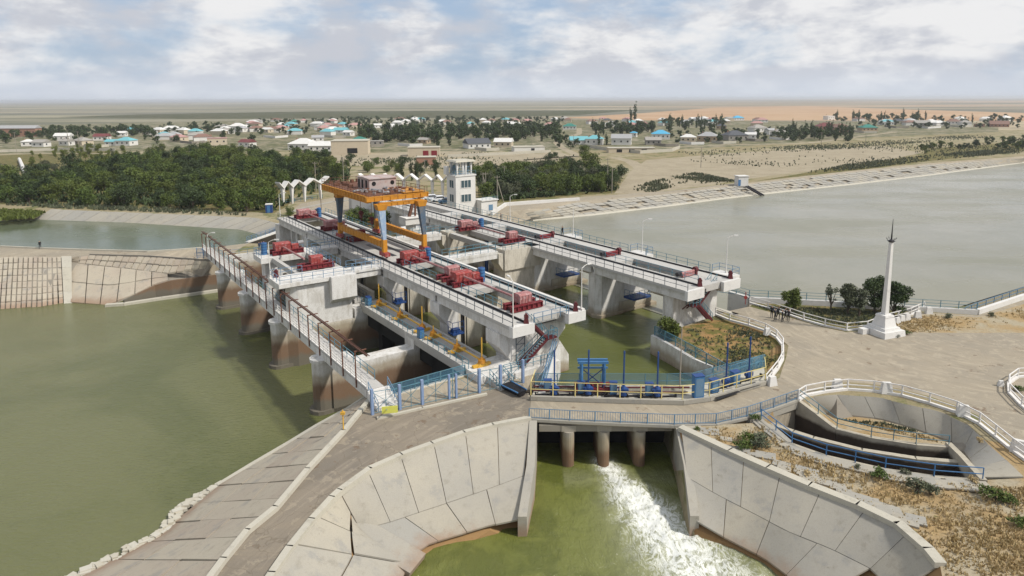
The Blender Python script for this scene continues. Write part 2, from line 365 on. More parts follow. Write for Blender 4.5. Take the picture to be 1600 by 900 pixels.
# ------------------------------------------------------------------ mesh builder
class MB:
    def __init__(s): s.v = []; s.f = []; s.mi = []; s.tone = []; s.uv = {}; s.sm = set()
    def add(s, vs, fs, mi=0, tone=0.5, uvs=None):
        b = len(s.v); s.v += [Vector(p) for p in vs]
        for i, f in enumerate(fs):
            if uvs: s.uv[len(s.f)] = uvs[i]
            s.f.append([b + j for j in f]); s.mi.append(mi); s.tone.append(tone)
        return s
    def hexa(s, p, mi=0, tone=0.5):     # 4 bottom ccw, 4 top
        return s.add(p, [(3, 2, 1, 0), (4, 5, 6, 7), (0, 1, 5, 4), (1, 2, 6, 5), (2, 3, 7, 6), (3, 0, 4, 7)], mi, tone)
    def box(s, c, sz, rz=0.0, mi=0, tone=0.5):
        ca, sa = math.cos(rz), math.sin(rz); hx, hy, hz_ = sz[0] / 2, sz[1] / 2, sz[2] / 2; p = []
        for dz in (-hz_, hz_):
            for dx, dy in ((-hx, -hy), (hx, -hy), (hx, hy), (-hx, hy)):
                p.append((c[0] + dx * ca - dy * sa, c[1] + dx * sa + dy * ca, c[2] + dz))
        return s.hexa(p, mi, tone)
    def uvb(s, u0, u1, v0, v1, z0, z1, mi=0, tone=0.5):
        p = []
        for z in (z0, z1):
            for u, v in ((u0, v0), (u1, v0), (u1, v1), (u0, v1)): p.append(W(u, v, z))
        return s.hexa(p, mi, tone)
    def prism(s, poly, z0, z1, mi=0, tone=0.5):
        n = len(poly)
        ar = sum(poly[i][0] * poly[(i + 1) % n][1] - poly[(i + 1) % n][0] * poly[i][1] for i in range(n))
        if ar < 0: poly = poly[::-1]
        vs = [(p[0], p[1], z0) for p in poly] + [(p[0], p[1], z1) for p in poly]
        fs = [tuple(range(n))[::-1], tuple(range(n, 2 * n))] + [(i, (i + 1) % n, n + (i + 1) % n, n + i) for i in range(n)]
        return s.add(vs, fs, mi, tone)
    def prof(s, pts, a, b, mi=0, tone=0.5):
        "extrude a ring of 3-D points from offset a to offset b (vectors)"
        n = len(pts)
        vs = [Vector(p) + a for p in pts] + [Vector(p) + b for p in pts]
        fs = [tuple(range(n))[::-1], tuple(range(n, 2 * n))] + [(i, (i + 1) % n, n + (i + 1) % n, n + i) for i in range(n)]
        return s.add(vs, fs, mi, tone)
    def bar(s, p, q, w=0.06, h=None, mi=0, tone=0.5):
        p, q = Vector(p), Vector(q); d = q - p
        if d.length < 1e-6: return s
        d.normalize(); up = Vector((0, 0, 1))
        if abs(d.z) > 0.95: up = Vector((UX, UY, 0))
        a = d.cross(up).normalized() * (w / 2); b = d.cross(a).normalized() * ((h or w) / 2)
        return s.hexa([p - a - b, p + a - b, p + a + b, p - a + b, q - a - b, q + a - b, q + a + b, q - a + b], mi, tone)
    def tube(s, p, q, r0, r1=None, n=8, mi=0, tone=0.5):
        p, q = Vector(p), Vector(q); r1 = r0 if r1 is None else r1
        d = (q - p).normalized(); up = Vector((0, 0, 1)) if abs(d.z) < 0.9 else Vector((1, 0, 0))
        a = d.cross(up).normalized(); b = d.cross(a).normalized()
        vs = []
        for c, r in ((p, r0), (q, r1)):
            for i in range(n):
                t = 2 * math.pi * i / n; vs.append(c + a * (r * math.cos(t)) + b * (r * math.sin(t)))
        fs = [(i, (i + 1) % n, n + (i + 1) % n, n + i) for i in range(n)] + [tuple(range(n))[::-1], tuple(range(n, 2 * n))]
        return s.add(vs, fs, mi, tone)
    def build(s, name, mats, parent=None, smooth=False):
        me = bpy.data.meshes.new(name)
        vs = s.v
        if parent is not None and parent in XF:
            im = XF[parent]; vs = [im @ v for v in vs]
        me.from_pydata([tuple(v) for v in vs], [], s.f)
        if not isinstance(mats, (list, tuple)): mats = [mats]
        for m in mats: me.materials.append(m)
        me.polygons.foreach_set('material_index', s.mi)
        at = me.attributes.new('tone', 'FLOAT', 'FACE'); at.data.foreach_set('value', s.tone)
        if s.uv:
            ul = me.uv_layers.new(name='uv')
            for fi, co in s.uv.items():
                for li, c in zip(me.polygons[fi].loop_indices, co): ul.data[li].uv = c
        if s.sm: me.polygons.foreach_set('use_smooth', [i in s.sm for i in range(len(me.polygons))])
        if smooth: me.polygons.foreach_set('use_smooth', [True] * len(me.polygons))
        me.update()
        if not s.uv:
            bm = bmesh.new(); bm.from_mesh(me); bmesh.ops.recalc_face_normals(bm, faces=bm.faces) if name not in NORECALC else None
            bm.to_mesh(me); bm.free()
        o = bpy.data.objects.new(name, me); COL.objects.link(o)
        if parent is not None:
            o.parent = parent
            if parent in XF: XF[o] = XF[parent]
        return o
XF = {}
NORECALC = set(['crown', 'ground', 'water'])
def tag(o, label=None, cat=None, group=None, kind=None):
    if label: o['label'] = label
    if cat: o['category'] = cat
    if group: o['group'] = group
    if kind: o['kind'] = kind
    return o
def thing(name, label, cat, loc=(0, 0, 0), rz=0.0, group=None, world_author=True):
    "an Empty at the thing's base; parts built under it are authored in world space unless world_author is off"
    o = bpy.data.objects.new(name, None); COL.objects.link(o); o.empty_display_size = 0.5
    o.location = loc; o.rotation_euler = (0, 0, rz)
    if world_author: XF[o] = (Matrix.Translation(Vector(loc)) @ Matrix.Rotation(rz, 4, 'Z')).inverted()
    return tag(o, label, cat, group)
def dup(root, loc, rz=0.0, label=None, scale=None, group=None):
    r = root.copy(); COL.objects.link(r); r.location = loc; r.rotation_euler = (0, 0, rz)
    if label: r['label'] = label
    if group: r['group'] = group
    if scale: r.scale = scale if isinstance(scale, tuple) else (scale,) * 3
    for ch in list(root.children):
        c = ch.copy(); COL.objects.link(c); c.parent = r
        for k in ch.children:
            d = k.copy(); COL.objects.link(d); d.parent = c
    return r

# ------------------------------------------------------------------ generic builders
def along(pts, step):
    "points every ~step along a polyline (ends included)"
    out = []
    for a, b in zip(pts[:-1], pts[1:]):
        a, b = Vector(a), Vector(b); n = max(1, round((b - a).length / step))
        for i in range(n): out.append(a.lerp(b, i / n))
    out.append(Vector(pts[-1])); return out
def railing(mb, pts, h=1.05, step=2.0, levels=(1.0, 0.5), pw=0.06, rw=0.05, mi=0, bal=0.0):
    P_ = along(pts, step)
    for p in P_: mb.bar(p, p + Vector((0, 0, h)), pw, mi=mi)
    for a, b in zip(P_[:-1], P_[1:]):
        for l in levels: mb.bar(a + Vector((0, 0, h * l)), b + Vector((0, 0, h * l)), rw, mi=mi)
        if bal:
            n = max(1, int((b - a).length / bal))
            for i in range(1, n):
                c = a.lerp(b, i / n); mb.bar(c + Vector((0, 0, 0.1)), c + Vector((0, 0, h)), 0.025, mi=mi)
    return mb
def meshpanel(mb, pts, h, mi=0, z0=0.05):
    for a, b in zip(pts[:-1], pts[1:]):
        a, b = Vector(a), Vector(b); L = (b - a).length
        mb.add([a + Vector((0, 0, z0)), b + Vector((0, 0, z0)), b + Vector((0, 0, h)), a + Vector((0, 0, h))], [(0, 1, 2, 3)], mi,
               uvs=[[(0, 0), (L / 1.0, 0), (L / 1.0, h), (0, h)]])
def arc_pts(pts, n):
    "n+1 points equally spaced along a polyline"
    pts = [Vector(p) for p in pts]; ls = [0]
    for a, b in zip(pts[:-1], pts[1:]): ls.append(ls[-1] + (b - a).length)
    out = []
    for i in range(n + 1):
        t = ls[-1] * i / n; k = 0
        while k < len(ls) - 2 and ls[k + 1] < t: k += 1
        f = (t - ls[k]) / max(1e-6, ls[k + 1] - ls[k]); out.append(pts[k].lerp(pts[k + 1], min(1, max(0, f))))
    return out
def slabs(mb, top, bot, ncol, nrow=1, gap=0.06, th=0.14, lift=0.10, jit=0.0, rnd=None, drop=0.0, sub=3, mi=0):
    rnd = rnd or random.Random(3)
    T_ = arc_pts(top, ncol * sub); B_ = arc_pts(bot, ncol * sub)
    def pt(ci, r): return T_[ci].lerp(B_[ci], r)
    for r in range(nrow):
        for c in range(ncol):
            if rnd.random() < drop: continue
            r0, r1 = r / nrow, (r + 1) / nrow
            i0, i1 = c * sub, (c + 1) * sub
            tone = rnd.random(); dz = lift + rnd.uniform(-jit, jit); tl = rnd.uniform(-jit, jit)
            up = [pt(i, r0) for i in range(i0, i1 + 1)]; lo = [pt(i, r1) for i in range(i0, i1 + 1)]
            cw = (up[-1] - up[0]).length + 1e-6; ch = (lo[0] - up[0]).length + 1e-6
            if (lo[-1] - lo[0]).length < 0.05 or ch < 0.05: continue
            gx = min(0.3, gap / cw); gy = min(0.3, gap / ch)
            def q(a, b): # a across 0..1, b down 0..1
                x = a * sub; k = min(sub - 1, int(x)); f = x - k
                return up[k].lerp(up[k + 1], f).lerp(lo[k].lerp(lo[k + 1], f), b)
            nr = 1 if sub == 1 else 5; nc = sub if sub == 1 else 6; n = nc + 1; grid = []
            for j in range(nr + 1):
                b_ = gy + (1 - 2 * gy) * j / nr
                for k in range(n):
                    a = gx + (1 - 2 * gx) * k / nc; p = q(a, b_); grid.append(p + Vector((0, 0, dz + tl * (b_ - 0.5))))
            mb.add(grid, [(j * n + k, (j + 1) * n + k, (j + 1) * n + k + 1, j * n + k + 1) for j in range(nr) for k in range(nc)], mi, tone)
            for k in range(len(mb.f) - nr * nc, len(mb.f)): mb.sm.add(k)
            ring = [k for k in range(n)] + [j * n + nc for j in range(1, nr + 1)] + [nr * n + k for k in range(nc - 1, -1, -1)] + [j * n for j in range(nr - 1, 0, -1)]
            L_ = len(ring); rv = [grid[i] for i in ring] + [grid[i] - Vector((0, 0, th)) for i in ring]
            mb.add(rv, [(i, (i + 1) % L_, L_ + (i + 1) % L_, L_ + i) for i in range(L_)], mi, tone)
    return mb

# ------------------------------------------------------------------ terrain: one triangulated sheet
Z_LOW, Z_RES, Z_OUT, Z_CAN = -6.3, -2.6, -4.5, -2.1
def pl(lst, z=0.0): return [g(p[0], p[1], p[2] if len(p) > 2 else z) for p in lst]
def at(x, y, z): return Vector((x, y, z))
crestL = pl([(577, 628), (537, 677), (481, 737), (431, 797), (387, 833), (350, 878), (315, 925), (240, 1020)])
edgeL = pl([(573, 622, -0.6), (541, 643, -2.0), (497, 667, -3.2), (453, 694, -4.3), (395, 728, -5.4), (341, 761, -6.2)])
shoreLF = pl([(287, 794), (253, 839), (234, 845), (206, 859), (172, 880), (120, 905), (0, 962)], Z_LOW - .35)
shoreNW = pl([(-700, 600), (-300, 505), (-120, 494), (0, 486), (65, 482), (93, 476), (112, 474), (166, 479)], Z_LOW - .35)
wallNWtop = pl([(194, 469, -5.7), (242, 446, -4.0), (267, 439, -3.4), (351, 428, -3.2)])
def down(pts, z, dx=0, dy=0): return [Vector((p.x + dx, p.y + dy, z)) for p in pts]
low_poly = shoreNW + down(wallNWtop, -7, 0.15, -0.35) + [W(-79, -12.5, -7), W(-79, .6, -7), W(-3.8, .6, -7), W(-3.8, -12.9, -7)] + \
    down(edgeL, -7, -0.35, 0.25) + shoreLF + pl([(-900, 1300)], -6.65)
seawall = pl([(1140, 462), (1171, 471), (1291, 477), (1414, 485), (1527, 491.5)])
seawall2 = pl([(1527, 491.5), (1600, 467), (1760, 425), (2100, 372)])
farshore = pl([(800, 349), (832, 346), (925, 337.5), (1050, 322.5), (1125, 312.5), (1187, 305), (1325, 290), (1450, 275), (1525, 265), (1600, 255), (1900, 223), (2600, 197)], Z_RES - .3)
nearshore = pl([(3200, 330), (2100, 352), (1760, 408), (1600, 449), (1507, 478)], Z_RES - .3)
isl_wall = pl([(1018, 552), (1050, 570), (1081, 588.6), (1112, 600)], Z_RES)
plat_rear = pl([(1146, 587), (1081, 604.6), (1042, 605.6), (836.5, 605)], 0.3)
_p27 = W(-0.8, 27, -3.4)
res_poly = [W(-69, 1.4, -3.4), W(-69, 38, -3.4)] + farshore + nearshore + down(seawall[3:0:-1], -3.4, 0, 1.0) + \
    [W(-0.8, 39.5, -3.4), _p27] + down(isl_wall, -3.4, -0.2, 0) + down(plat_rear[1:], -3.4, 0, 0.3) + [W(-3.2, 8.5, -3.4), W(-3.8, 1.4, -3.4)]
out_poly = [at(2.3, 63.2, -5.3), at(2.3, 58.4, -5.3), at(1.25, 48.6, -5.3)] + pl([(790, 838), (719, 857.5), (684, 882), (666, 898), (640, 935), (600, 1010), (560, 1100)], Z_OUT - .35) + \
    pl([(1420, 1100), (1330, 1010), (1240, 930), (1200, 897), (1175, 879), (1130, 862), (1088, 848)], Z_OUT - .35) + [at(13.85, 48.6, -5.3), at(15.1, 58.2, -5.3), at(15.3, 63.2, -5.3)]
canfar = pl([(-900, 346), (-200, 346), (0, 347.5), (52, 345), (200, 350), (375, 361), (405, 369), (413, 369)], Z_CAN - .35)
cannear = pl([(388, 380), (321, 388), (267, 392), (231, 394), (127, 391), (67, 389), (0, 386), (-200, 384), (-900, 384)], 0)
can_poly = canfar + [W(-100, 5, -2.9), W(-92, -3.5, -2.9)] + [Vector((p.x, p.y + 1.2, -2.9)) for p in cannear[1:]]
dike = pl([(-900, 412), (-120, 412), (0, 404), (53, 403), (96, 403), (141, 398.5), (233, 401), (321, 407), (346, 407)], 0)
CL = pl([(828, 656), (770, 667), (725, 679), (675, 696.5), (627, 714), (578, 735.6), (531, 770), (519, 781), (487.5, 815.6), (453, 859), (425, 900), (385, 965), (330, 1060)])
ML = pl([(819, 745, -1.9), (765.6, 765, -2.2), (715.6, 782.5, -2.5), (659, 801, -2.7), (603, 820, -2.8), (562.5, 829, -2.9)])
TL = pl([(819, 812, -3.2), (765.6, 823, -3.8), (712.5, 839, -4.1), (672, 851, -4.15), (647, 869, -4.15)])
CR = pl([(1064, 670), (1140.6, 706), (1200, 732.5), (1265.6, 760.6), (1340.6, 790), (1403, 820), (1450, 860.6), (1469, 884), (1475, 915), (1470, 990)])
MR = pl([(1074, 748, -1.8), (1122, 776, -2.1), (1175, 803), (1231, 832.5), (1297, 859), (1359, 890), (1400, 930)], -2.3)
TR = pl([(1081, 812, -3.2), (1130, 841, -3.9), (1194, 874), (1228, 900), (1270, 940)], -4.15)
wingL = [at(CL[0].x + .1, CL[0].y, -.1), at(ML[0].x + .15, ML[0].y, -2.4), at(TL[0].x - .1, TL[0].y - .2, -3.9)]
wingR = [at(CR[0].x - .1, CR[0].y, -.1), at(MR[0].x - .2, MR[0].y, -2.3), at(TR[0].x + .12, TR[0].y - .2, -3.9)]
print('wing', [tuple(round(c,1) for c in p) for p in CL[:1]+ML[:1]+TL[:1]+CR[:1]+MR[:1]+TR[:1]])
# round settling pond on the right
rim = pl([(1262, 627), (1271, 620.5), (1307.5, 617.7), (1375, 622), (1403, 630), (1468, 644), (1513, 665.5), (1544, 695), (1572, 720), (1600, 747)], -0.05)
basin_in = pl([(1290.6, 647), (1307.5, 655.6), (1333, 651), (1375, 655.6), (1417, 667), (1454, 678), (1485, 691)], -1.9)
ledge_in = pl([(1247, 624), (1278, 648), (1307.5, 671), (1361, 684), (1431, 695), (1482, 699)], -1.2)
ledge_in[0] = g(1247, 626, -0.1); ledge_in[1] = g(1278, 650, -0.8)
mid_w = pl([(1206, 662), (1240, 674), (1271, 684), (1347, 703), (1431, 716), (1501, 722)], -1.3)
out_w = pl([(1189, 657), (1237, 695), (1290.6, 714), (1383, 735), (1459, 746), (1535, 752)], -0.2)
pond_bed = [Vector((p.x, p.y, -5.2)) for p in ledge_in] + [g(1535, 745, -0.3)] + list(reversed(out_w[:-1]))
for k in range(len(pond_bed)): pond_bed[k] = Vector((pond_bed[k].x, pond_bed[k].y, -5.2))

outer = [at(-90000, 90000, 0), at(-90000, -200, 0), at(90000, -200, 0), at(90000, 90000, 0)]
REG = [   # (material key, polygon); later entries win
    ('plain', outer),
    ('steppe', pl([(-1500, 207), (-300, 204), (200, 201), (700, 200), (900, 205), (1200, 205), (1700, 203), (2600, 205)]) + [at(1500, -100, 0), at(-900, -100, 0)]),
    ('scrub', pl([(90, 183), (250, 178), (500, 174), (700, 173.6), (880, 172.8), (1000, 172), (900, 180), (760, 184), (520, 185), (300, 186)])),
    ('orange', pl([(880, 184), (1000, 177), (1120, 168), (1260, 165.6), (1420, 171), (1620, 177), (2300, 181), (2300, 187), (1600, 189), (1300, 188), (1000, 188)])),
    ('village', pl([(-900, 240), (-900, 200), (0, 196), (400, 188), (800, 186), (1000, 188), (1330, 190), (1560, 192), (1560, 206), (1330, 216), (1200, 226), (1010, 236), (840, 234), (700, 240), (420, 236), (240, 236), (60, 240)])),
    ('green', pl([(-500, 245), (0, 243), (60, 240), (170, 236), (260, 250), (150, 262), (40, 268), (-500, 275)])),
    ('green', pl([(-300, 316), (-60, 318), (120, 322), (330, 329), (428, 333), (450, 322), (455, 306), (545, 296), (545, 262), (440, 246), (330, 236), (235, 240), (120, 262), (-60, 284), (-300, 284)])),
    ('green', pl([(748, 320), (900, 306), (962, 301), (968, 288), (930, 268), (860, 266), (745, 270)])),
    ('sand', pl([(960, 302), (985, 268), (1010, 250), (1120, 241), (1240, 233), (1380, 228), (1440, 239), (1360, 255), (1200, 275), (1100, 290), (1000, 303)])),
    ('sand', pl([(520, 240), (700, 236), (840, 240), (870, 236), (900, 246), (820, 262), (640, 262), (520, 258)])),
    ('green', pl([(1180, 283), (1325, 268), (1450, 252), (1600, 236), (1900, 214), (1900, 206), (1600, 222), (1450, 232), (1440, 243), (1330, 258)])),
    ('plaza', pl([(455, 330), (470, 318), (520, 309), (640, 304), (700, 304), (700, 330), (640, 340), (545, 345), (500, 338)])),
    ('plaza', pl([(745, 330), (800, 318), (890, 309), (1050, 298), (1150, 286), (1150, 289), (1050, 302), (900, 316), (820, 327), (765, 338)])),
    ('plaza', cannear[::-1] + dike[::-1]),
    ('road', crestL + list(reversed(CL)) + pl([(829, 626), (817, 599), (749, 612), (660, 631), (600, 643)])),
    ('dry', pl([(1064, 668), (1118, 664), (1208, 640), (1247, 622), (1600, 700), (2000, 800), (2000, 1500), (1470, 990), (1475, 915), (1469, 884), (1450, 860.6), (1403, 820), (1340.6, 790), (1265.6, 760.6), (1200, 732.5), (1140.6, 706)])),
    ('plaza', pl([(1245, 640), (1190, 640), (1053, 664), (1053, 634), (1110, 628), (1196, 603), (1218, 590), (1228, 560), (1232, 540), (1200, 511), (1146, 494), (1118, 480), (1125, 458), (1171, 472.5), (1291, 478.5), (1414, 486.5), (1527, 493), (1600, 469), (1760, 428), (2100, 375), (2600, 500), (2600, 760), (1600, 708), (1583, 692), (1555, 670), (1530, 650), (1494, 633), (1452, 619), (1409, 608), (1365, 600), (1324, 597), (1288, 601), (1258, 621)])),
    ('green', pl([(1171, 479), (1234, 496), (1289, 512), (1323, 519), (1360, 516), (1383, 504), (1423, 494), (1440, 486.5), (1414, 486.5), (1291, 478.5), (1180, 473.5)])),
    ('dry', pl([(1380, 515), (1400, 505), (1450, 490), (1527, 496), (1600, 475), (1700, 455), (1760, 470), (1600, 520), (1450, 520)])),
    ('plaza', pl([(600, 645), (572, 628), (610, 617), (732, 590), (770, 600), (850, 575), (838, 605), (829, 627), (817, 600), (749, 614), (660, 633)])),
    ('island', pl([(1018, 525), (1045, 510), (1071, 510), (1112, 500), (1140, 501), (1196, 519), (1222, 537), (1219, 562), (1196, 594), (1150, 588), (1112, 583), (1050, 548)], -0.25)),
    ('conc', [Vector((p.x, p.y, p.z)) for p in dike[1:]] + [W(-79.3, -12.4, 0)] + [Vector((p.x, p.y, p.z)) for p in reversed(wallNWtop)] + list(reversed(shoreNW[2:]))),
    ('canbank', [Vector((p.x, p.y, p.z)) for p in canfar[3:]] + pl([(437, 356), (433, 349), (400, 341), (200, 332.5), (80, 327.5)], -0.15)),
    ('conc', crestL + list(reversed(edgeL + shoreLF))),
    ('rustc', CL[:12] + pl([(560, 1060)], -4.5) + [Vector((p.x, p.y, p.z)) for p in reversed(out_poly[3:8])] + [wingL[2], wingL[1], wingL[0]]),
    ('rustc', [wingR[0]] + CR + pl([(1330, 1010)], -4.5) + list(reversed([Vector(p) for p in out_poly[-9:-3]])) [::-1][0:0] + pl([(1240, 930), (1200, 897), (1175, 879), (1130, 862), (1088, 848)], Z_OUT - .35) + [wingR[2], wingR[1]]),
    ('resbank', farshore[1:-1] + pl([(1900, 214), (1600, 244), (1450, 255), (1325, 267.5), (1200, 282), (1150, 287.5), (1050, 300), (900, 313.7), (800, 327), (768, 338)], 0.2)),
    ('conc', rim + [g(1535, 750, -0.3)] + [g(1485, 691, -1.9)] + list(reversed(basin_in[:-1]))),
    ('pondgrass', basin_in + list(reversed(ledge_in[1:]))),
    ('bed', low_poly), ('bed', res_poly), ('bed', out_poly), ('bed', can_poly), ('bed', pond_bed),
]
def low_(P_, d): return [Vector((p.x, p.y, p.z - d)) for p in P_]
LINES = [low_(ML, .45), low_(TL, .3), low_(MR, .45), low_(TR, .3), edgeL, wallNWtop, crestL, CL, CR, wingL, wingR,
         [W(-79.4, -12.5, 0), W(-79.4, .3, 0), W(-84, .3, 0), W(-84, 12, 0)], [W(-69.4, 12, 0), W(-69.4, 27, 0)],
         [W(-3.4, -12.9, 0), W(-3.4, 0, 0)], [W(-0.4, 27.2, -.2), W(-0.4, 39, 0)],
         [Vector((p.x + .3, p.y - .1, -0.25)) for p in isl_wall], [Vector((p.x, p.y, 0.0)) for p in plat_rear],
         [Vector((p.x, p.y - .3, 0)) for p in cannear[1:]],
         [Vector((p.x, p.y, -0.2)) for p in (out_w[0] + Vector((0, -.4, 0)), *[q + Vector((-.1, -.5, 0)) for q in out_w[1:]])],
         [Vector((p.x, p.y + .35, p.z)) for p in ledge_in],
         [at(1.9, 63.6, 0), at(15.7, 63.6, 0)]]
def in_poly(x, y, P_):
    c = False; n = len(P_); j = n - 1
    for i in range(n):
        xi, yi, xj, yj = P_[i].x, P_[i].y, P_[j].x, P_[j].y
        if (yi > y) != (yj > y) and x < (xj - xi) * (y - yi) / (yj - yi) + xi: c = not c
        j = i
    return c
KEYS = ['plain', 'steppe', 'scrub', 'orange', 'village', 'green', 'sand', 'plaza', 'dry', 'island', 'conc', 'canbank', 'rustc', 'resbank', 'pondgrass', 'bed', 'road']
KM = dict(plain=M_PLAIN, steppe=M_STEPPE, scrub=M_SCRUB, orange=M_ORANGE, village=M_VILL, green=M_GREENG, sand=M_SAND, plaza=M_PLAZA, dry=M_DRYG,
          island=M_ISLE, conc=M_OLD, canbank=M_OLD, rustc=M_RUST_CONC, resbank=M_PLAZA, pondgrass=M_DRYG, bed=M_DARK, road=M_ROAD)
def segdist(p, a, b):
    a = Vector((a.x, a.y)); b = Vector((b.x, b.y)); d = b - a; L = d.length_squared
    t = 0 if L < 1e-12 else max(0, min(1, (p - a).dot(d) / L)); return (a + d * t - p).length
BEDS = [(low_poly, -7.0), (res_poly, -3.4), (out_poly, -5.3), (can_poly, -2.9), (pond_bed, -5.2)]
def build_ground():
    verts, edges, zs, edge_id = [], [], [], {}
    def addline(P_, closed):
        b = len(verts)
        for p in P_: verts.append(Vector((p.x, p.y))); zs.append(p.z)
        n = len(P_)
        for i in range(n if closed else n - 1): edges.append((b + i, b + (i + 1) % n))
    for k, P_ in REG: addline(P_, True)
    for P_ in LINES: addline(P_, False)
    ov, oe, of, ovo, oeo, ofo = delaunay_2d_cdt(verts, edges, [], 0, 1e-3, True)
    segs = [(verts[a], verts[b], zs[a], zs[b]) for a, b in edges]
    out = []
    for i, p in enumerate(ov):
        if ovo[i]:
            z = min((zs[k] for k in ovo[i]), key=lambda q: q)
            zz = [zs[k] for k in ovo[i]]
            z = min(zz)
        else:
            best = []
            for a, b, za, zb in segs:
                d = b - a; L2 = d.length_squared
                if L2 < 1e-12: continue
                t = (p - a).dot(d) / L2
                if -1e-6 <= t <= 1 + 1e-6 and (a + d * t - p).length < 2e-3 * max(1, math.sqrt(L2) * 1e-4): best.append(za + (zb - za) * t)
            z = min(best) if best else 0.0
        for P_, bz in BEDS:
            if in_poly(p.x, p.y, P_):
                dm = min(segdist(p, P_[k - 1], P_[k]) for k in range(len(P_)))
                if dm > 0.03: z = bz
        out.append((p.x, p.y, z))
    faces, mi = [], []
    for f in of:
        c = [sum(ov[i][k] for i in f) / len(f) for k in (0, 1)]
        m = None
        for key, P_ in REG:
            if in_poly(c[0], c[1], P_): m = key
        if m is None: continue
        faces.append(tuple(f)); mi.append(KEYS.index(m))
    me = bpy.data.meshes.new('ground'); me.from_pydata(out, [], faces)
    for k in KEYS: me.materials.append(KM[k])
    me.polygons.foreach_set('material_index', mi)
    me.attributes.new('tone', 'FLOAT', 'FACE').data.foreach_set('value', [0.5] * len(mi))
    me.update()
    # make every face look up
    bm = bmesh.new(); bm.from_mesh(me)
    for f in bm.faces:
        f.normal_update()
        if f.normal.z < 0: f.normal_flip()
    bm.to_mesh(me); bm.free()
    o = bpy.data.objects.new('ground', me); COL.objects.link(o); o['kind'] = 'structure'
    return o
build_ground()

def water(name, P_, z, mat, grow=0.25):
    n = len(P_); vs = []
    ar = sum(P_[i].x * P_[(i + 1) % n].y - P_[(i + 1) % n].x * P_[i].y for i in range(n))
    if ar < 0: P_ = P_[::-1]
    for i in range(n):
        a, b, c = P_[i - 1], P_[i], P_[(i + 1) % n]
        e1 = Vector((b.x - a.x, b.y - a.y)).normalized(); e2 = Vector((c.x - b.x, c.y - b.y)).normalized()
        nn = Vector((e1.y + e2.y, -e1.x - e2.x))
        if nn.length > 1e-4: nn.normalize()
        vs.append((b.x + nn.x * grow, b.y + nn.y * grow, z))
    me = bpy.data.meshes.new(name)
    from mathutils.geometry import tessellate_polygon
    tris = tessellate_polygon([[Vector(v) for v in vs]])
    me.from_pydata(vs, [], [tuple(t) for t in tris]); me.materials.append(mat); me.update()
    bm = bmesh.new(); bm.from_mesh(me)
    for f in bm.faces:
        f.normal_update()
        if f.normal.z < 0: f.normal_flip()
    bm.to_mesh(me); bm.free()
    o = bpy.data.objects.new(name, me); COL.objects.link(o); o['kind'] = 'structure'; return o
water('basin_water', low_poly, Z_LOW, M_WLOW)
mid_p = [res_poly[0], W(-69, 35.2, 0), W(-.8, 35.2, 0)] + res_poly[res_poly.index(_p27):]
water('middle_pool_water', mid_p, Z_RES, M_WMID)
water('reservoir_water', [W(-69, 35.8, 0)] + res_poly[1:res_poly.index(_p27)] + [W(-.8, 35.8, 0)], Z_RES, M_WRES)
water('canal_water', can_poly, Z_CAN, M_WCAN)
# outlet water: a rippled sheet with a churning plume
def outlet_water():
    nx, ny = 190, 260; x0, x1, y0, y1 = -20.0, 34.0, 24.0, 63.0
    from mathutils import noise as NZ
    vs, fm = [], []
    for j in range(ny + 1):
        for i in range(nx + 1):
            x = x0 + (x1 - x0) * i / nx; y = y0 + (y1 - y0) * (j / ny)
            t = (59.5 - y)           # distance downstream of the openings
            cxl = 8.5 + 0.34 * max(0, t) ; wd = 1.6 + 0.27 * max(0, t)
            d = (x - cxl) / wd
            f = math.exp(-d * d * (1.0 if d > 0 else 1.5)) * (1 if t > 0 else max(0, 1 + t / 3)) * math.exp(-max(0, t - 5) * 0.022)
            if t > 2: f = .86 * f + .24 * math.exp(-((x - cxl + .12 * t) / (wd * 2.3)) ** 2) * min(1, (t - 2) / 5)
            f = max(f, 0.42 * math.exp(-((y - 56.5) / 2.2) ** 2) if 4.5 < x < 14.8 else 0)
            f = min(1, f * 1.0)
            h = 0.05 * NZ.noise(Vector((x * .6, y * .6, 0)))
            h += f * (0.24 * NZ.noise(Vector((x * .7, y * .5, 3.1))) + 0.20 * NZ.noise(Vector((x * 1.7, y * 1.3, 7.7))) + 0.12 * NZ.noise(Vector((x * 3.8, y * 3.2, 1.7))) + 0.12)
            vs.append((x, y, Z_OUT + h)); fm.append(f)
    fs = []
    for j in range(ny):
        for i in range(nx):
            a = j * (nx + 1) + i
            xm = x0 + (x1 - x0) * (i + .5) / nx; ym = y0 + (y1 - y0) * (j + .5) / ny
            if ym > 51 and xm > 16.5: continue
            if ym > 57 and xm < 1.0: continue
            fs.append((a, a + 1, a + nx + 2, a + nx + 1))
    me = bpy.data.meshes.new('outlet_water'); me.from_pydata(vs, [], fs); me.materials.append(M_FOAM)
    me.attributes.new('foam', 'FLOAT', 'POINT').data.foreach_set('value', fm)
    me.polygons.foreach_set('use_smooth', [True] * len(fs)); me.update()
    o = bpy.data.objects.new('outlet_water', me); COL.objects.link(o); o['kind'] = 'structure'
outlet_water()

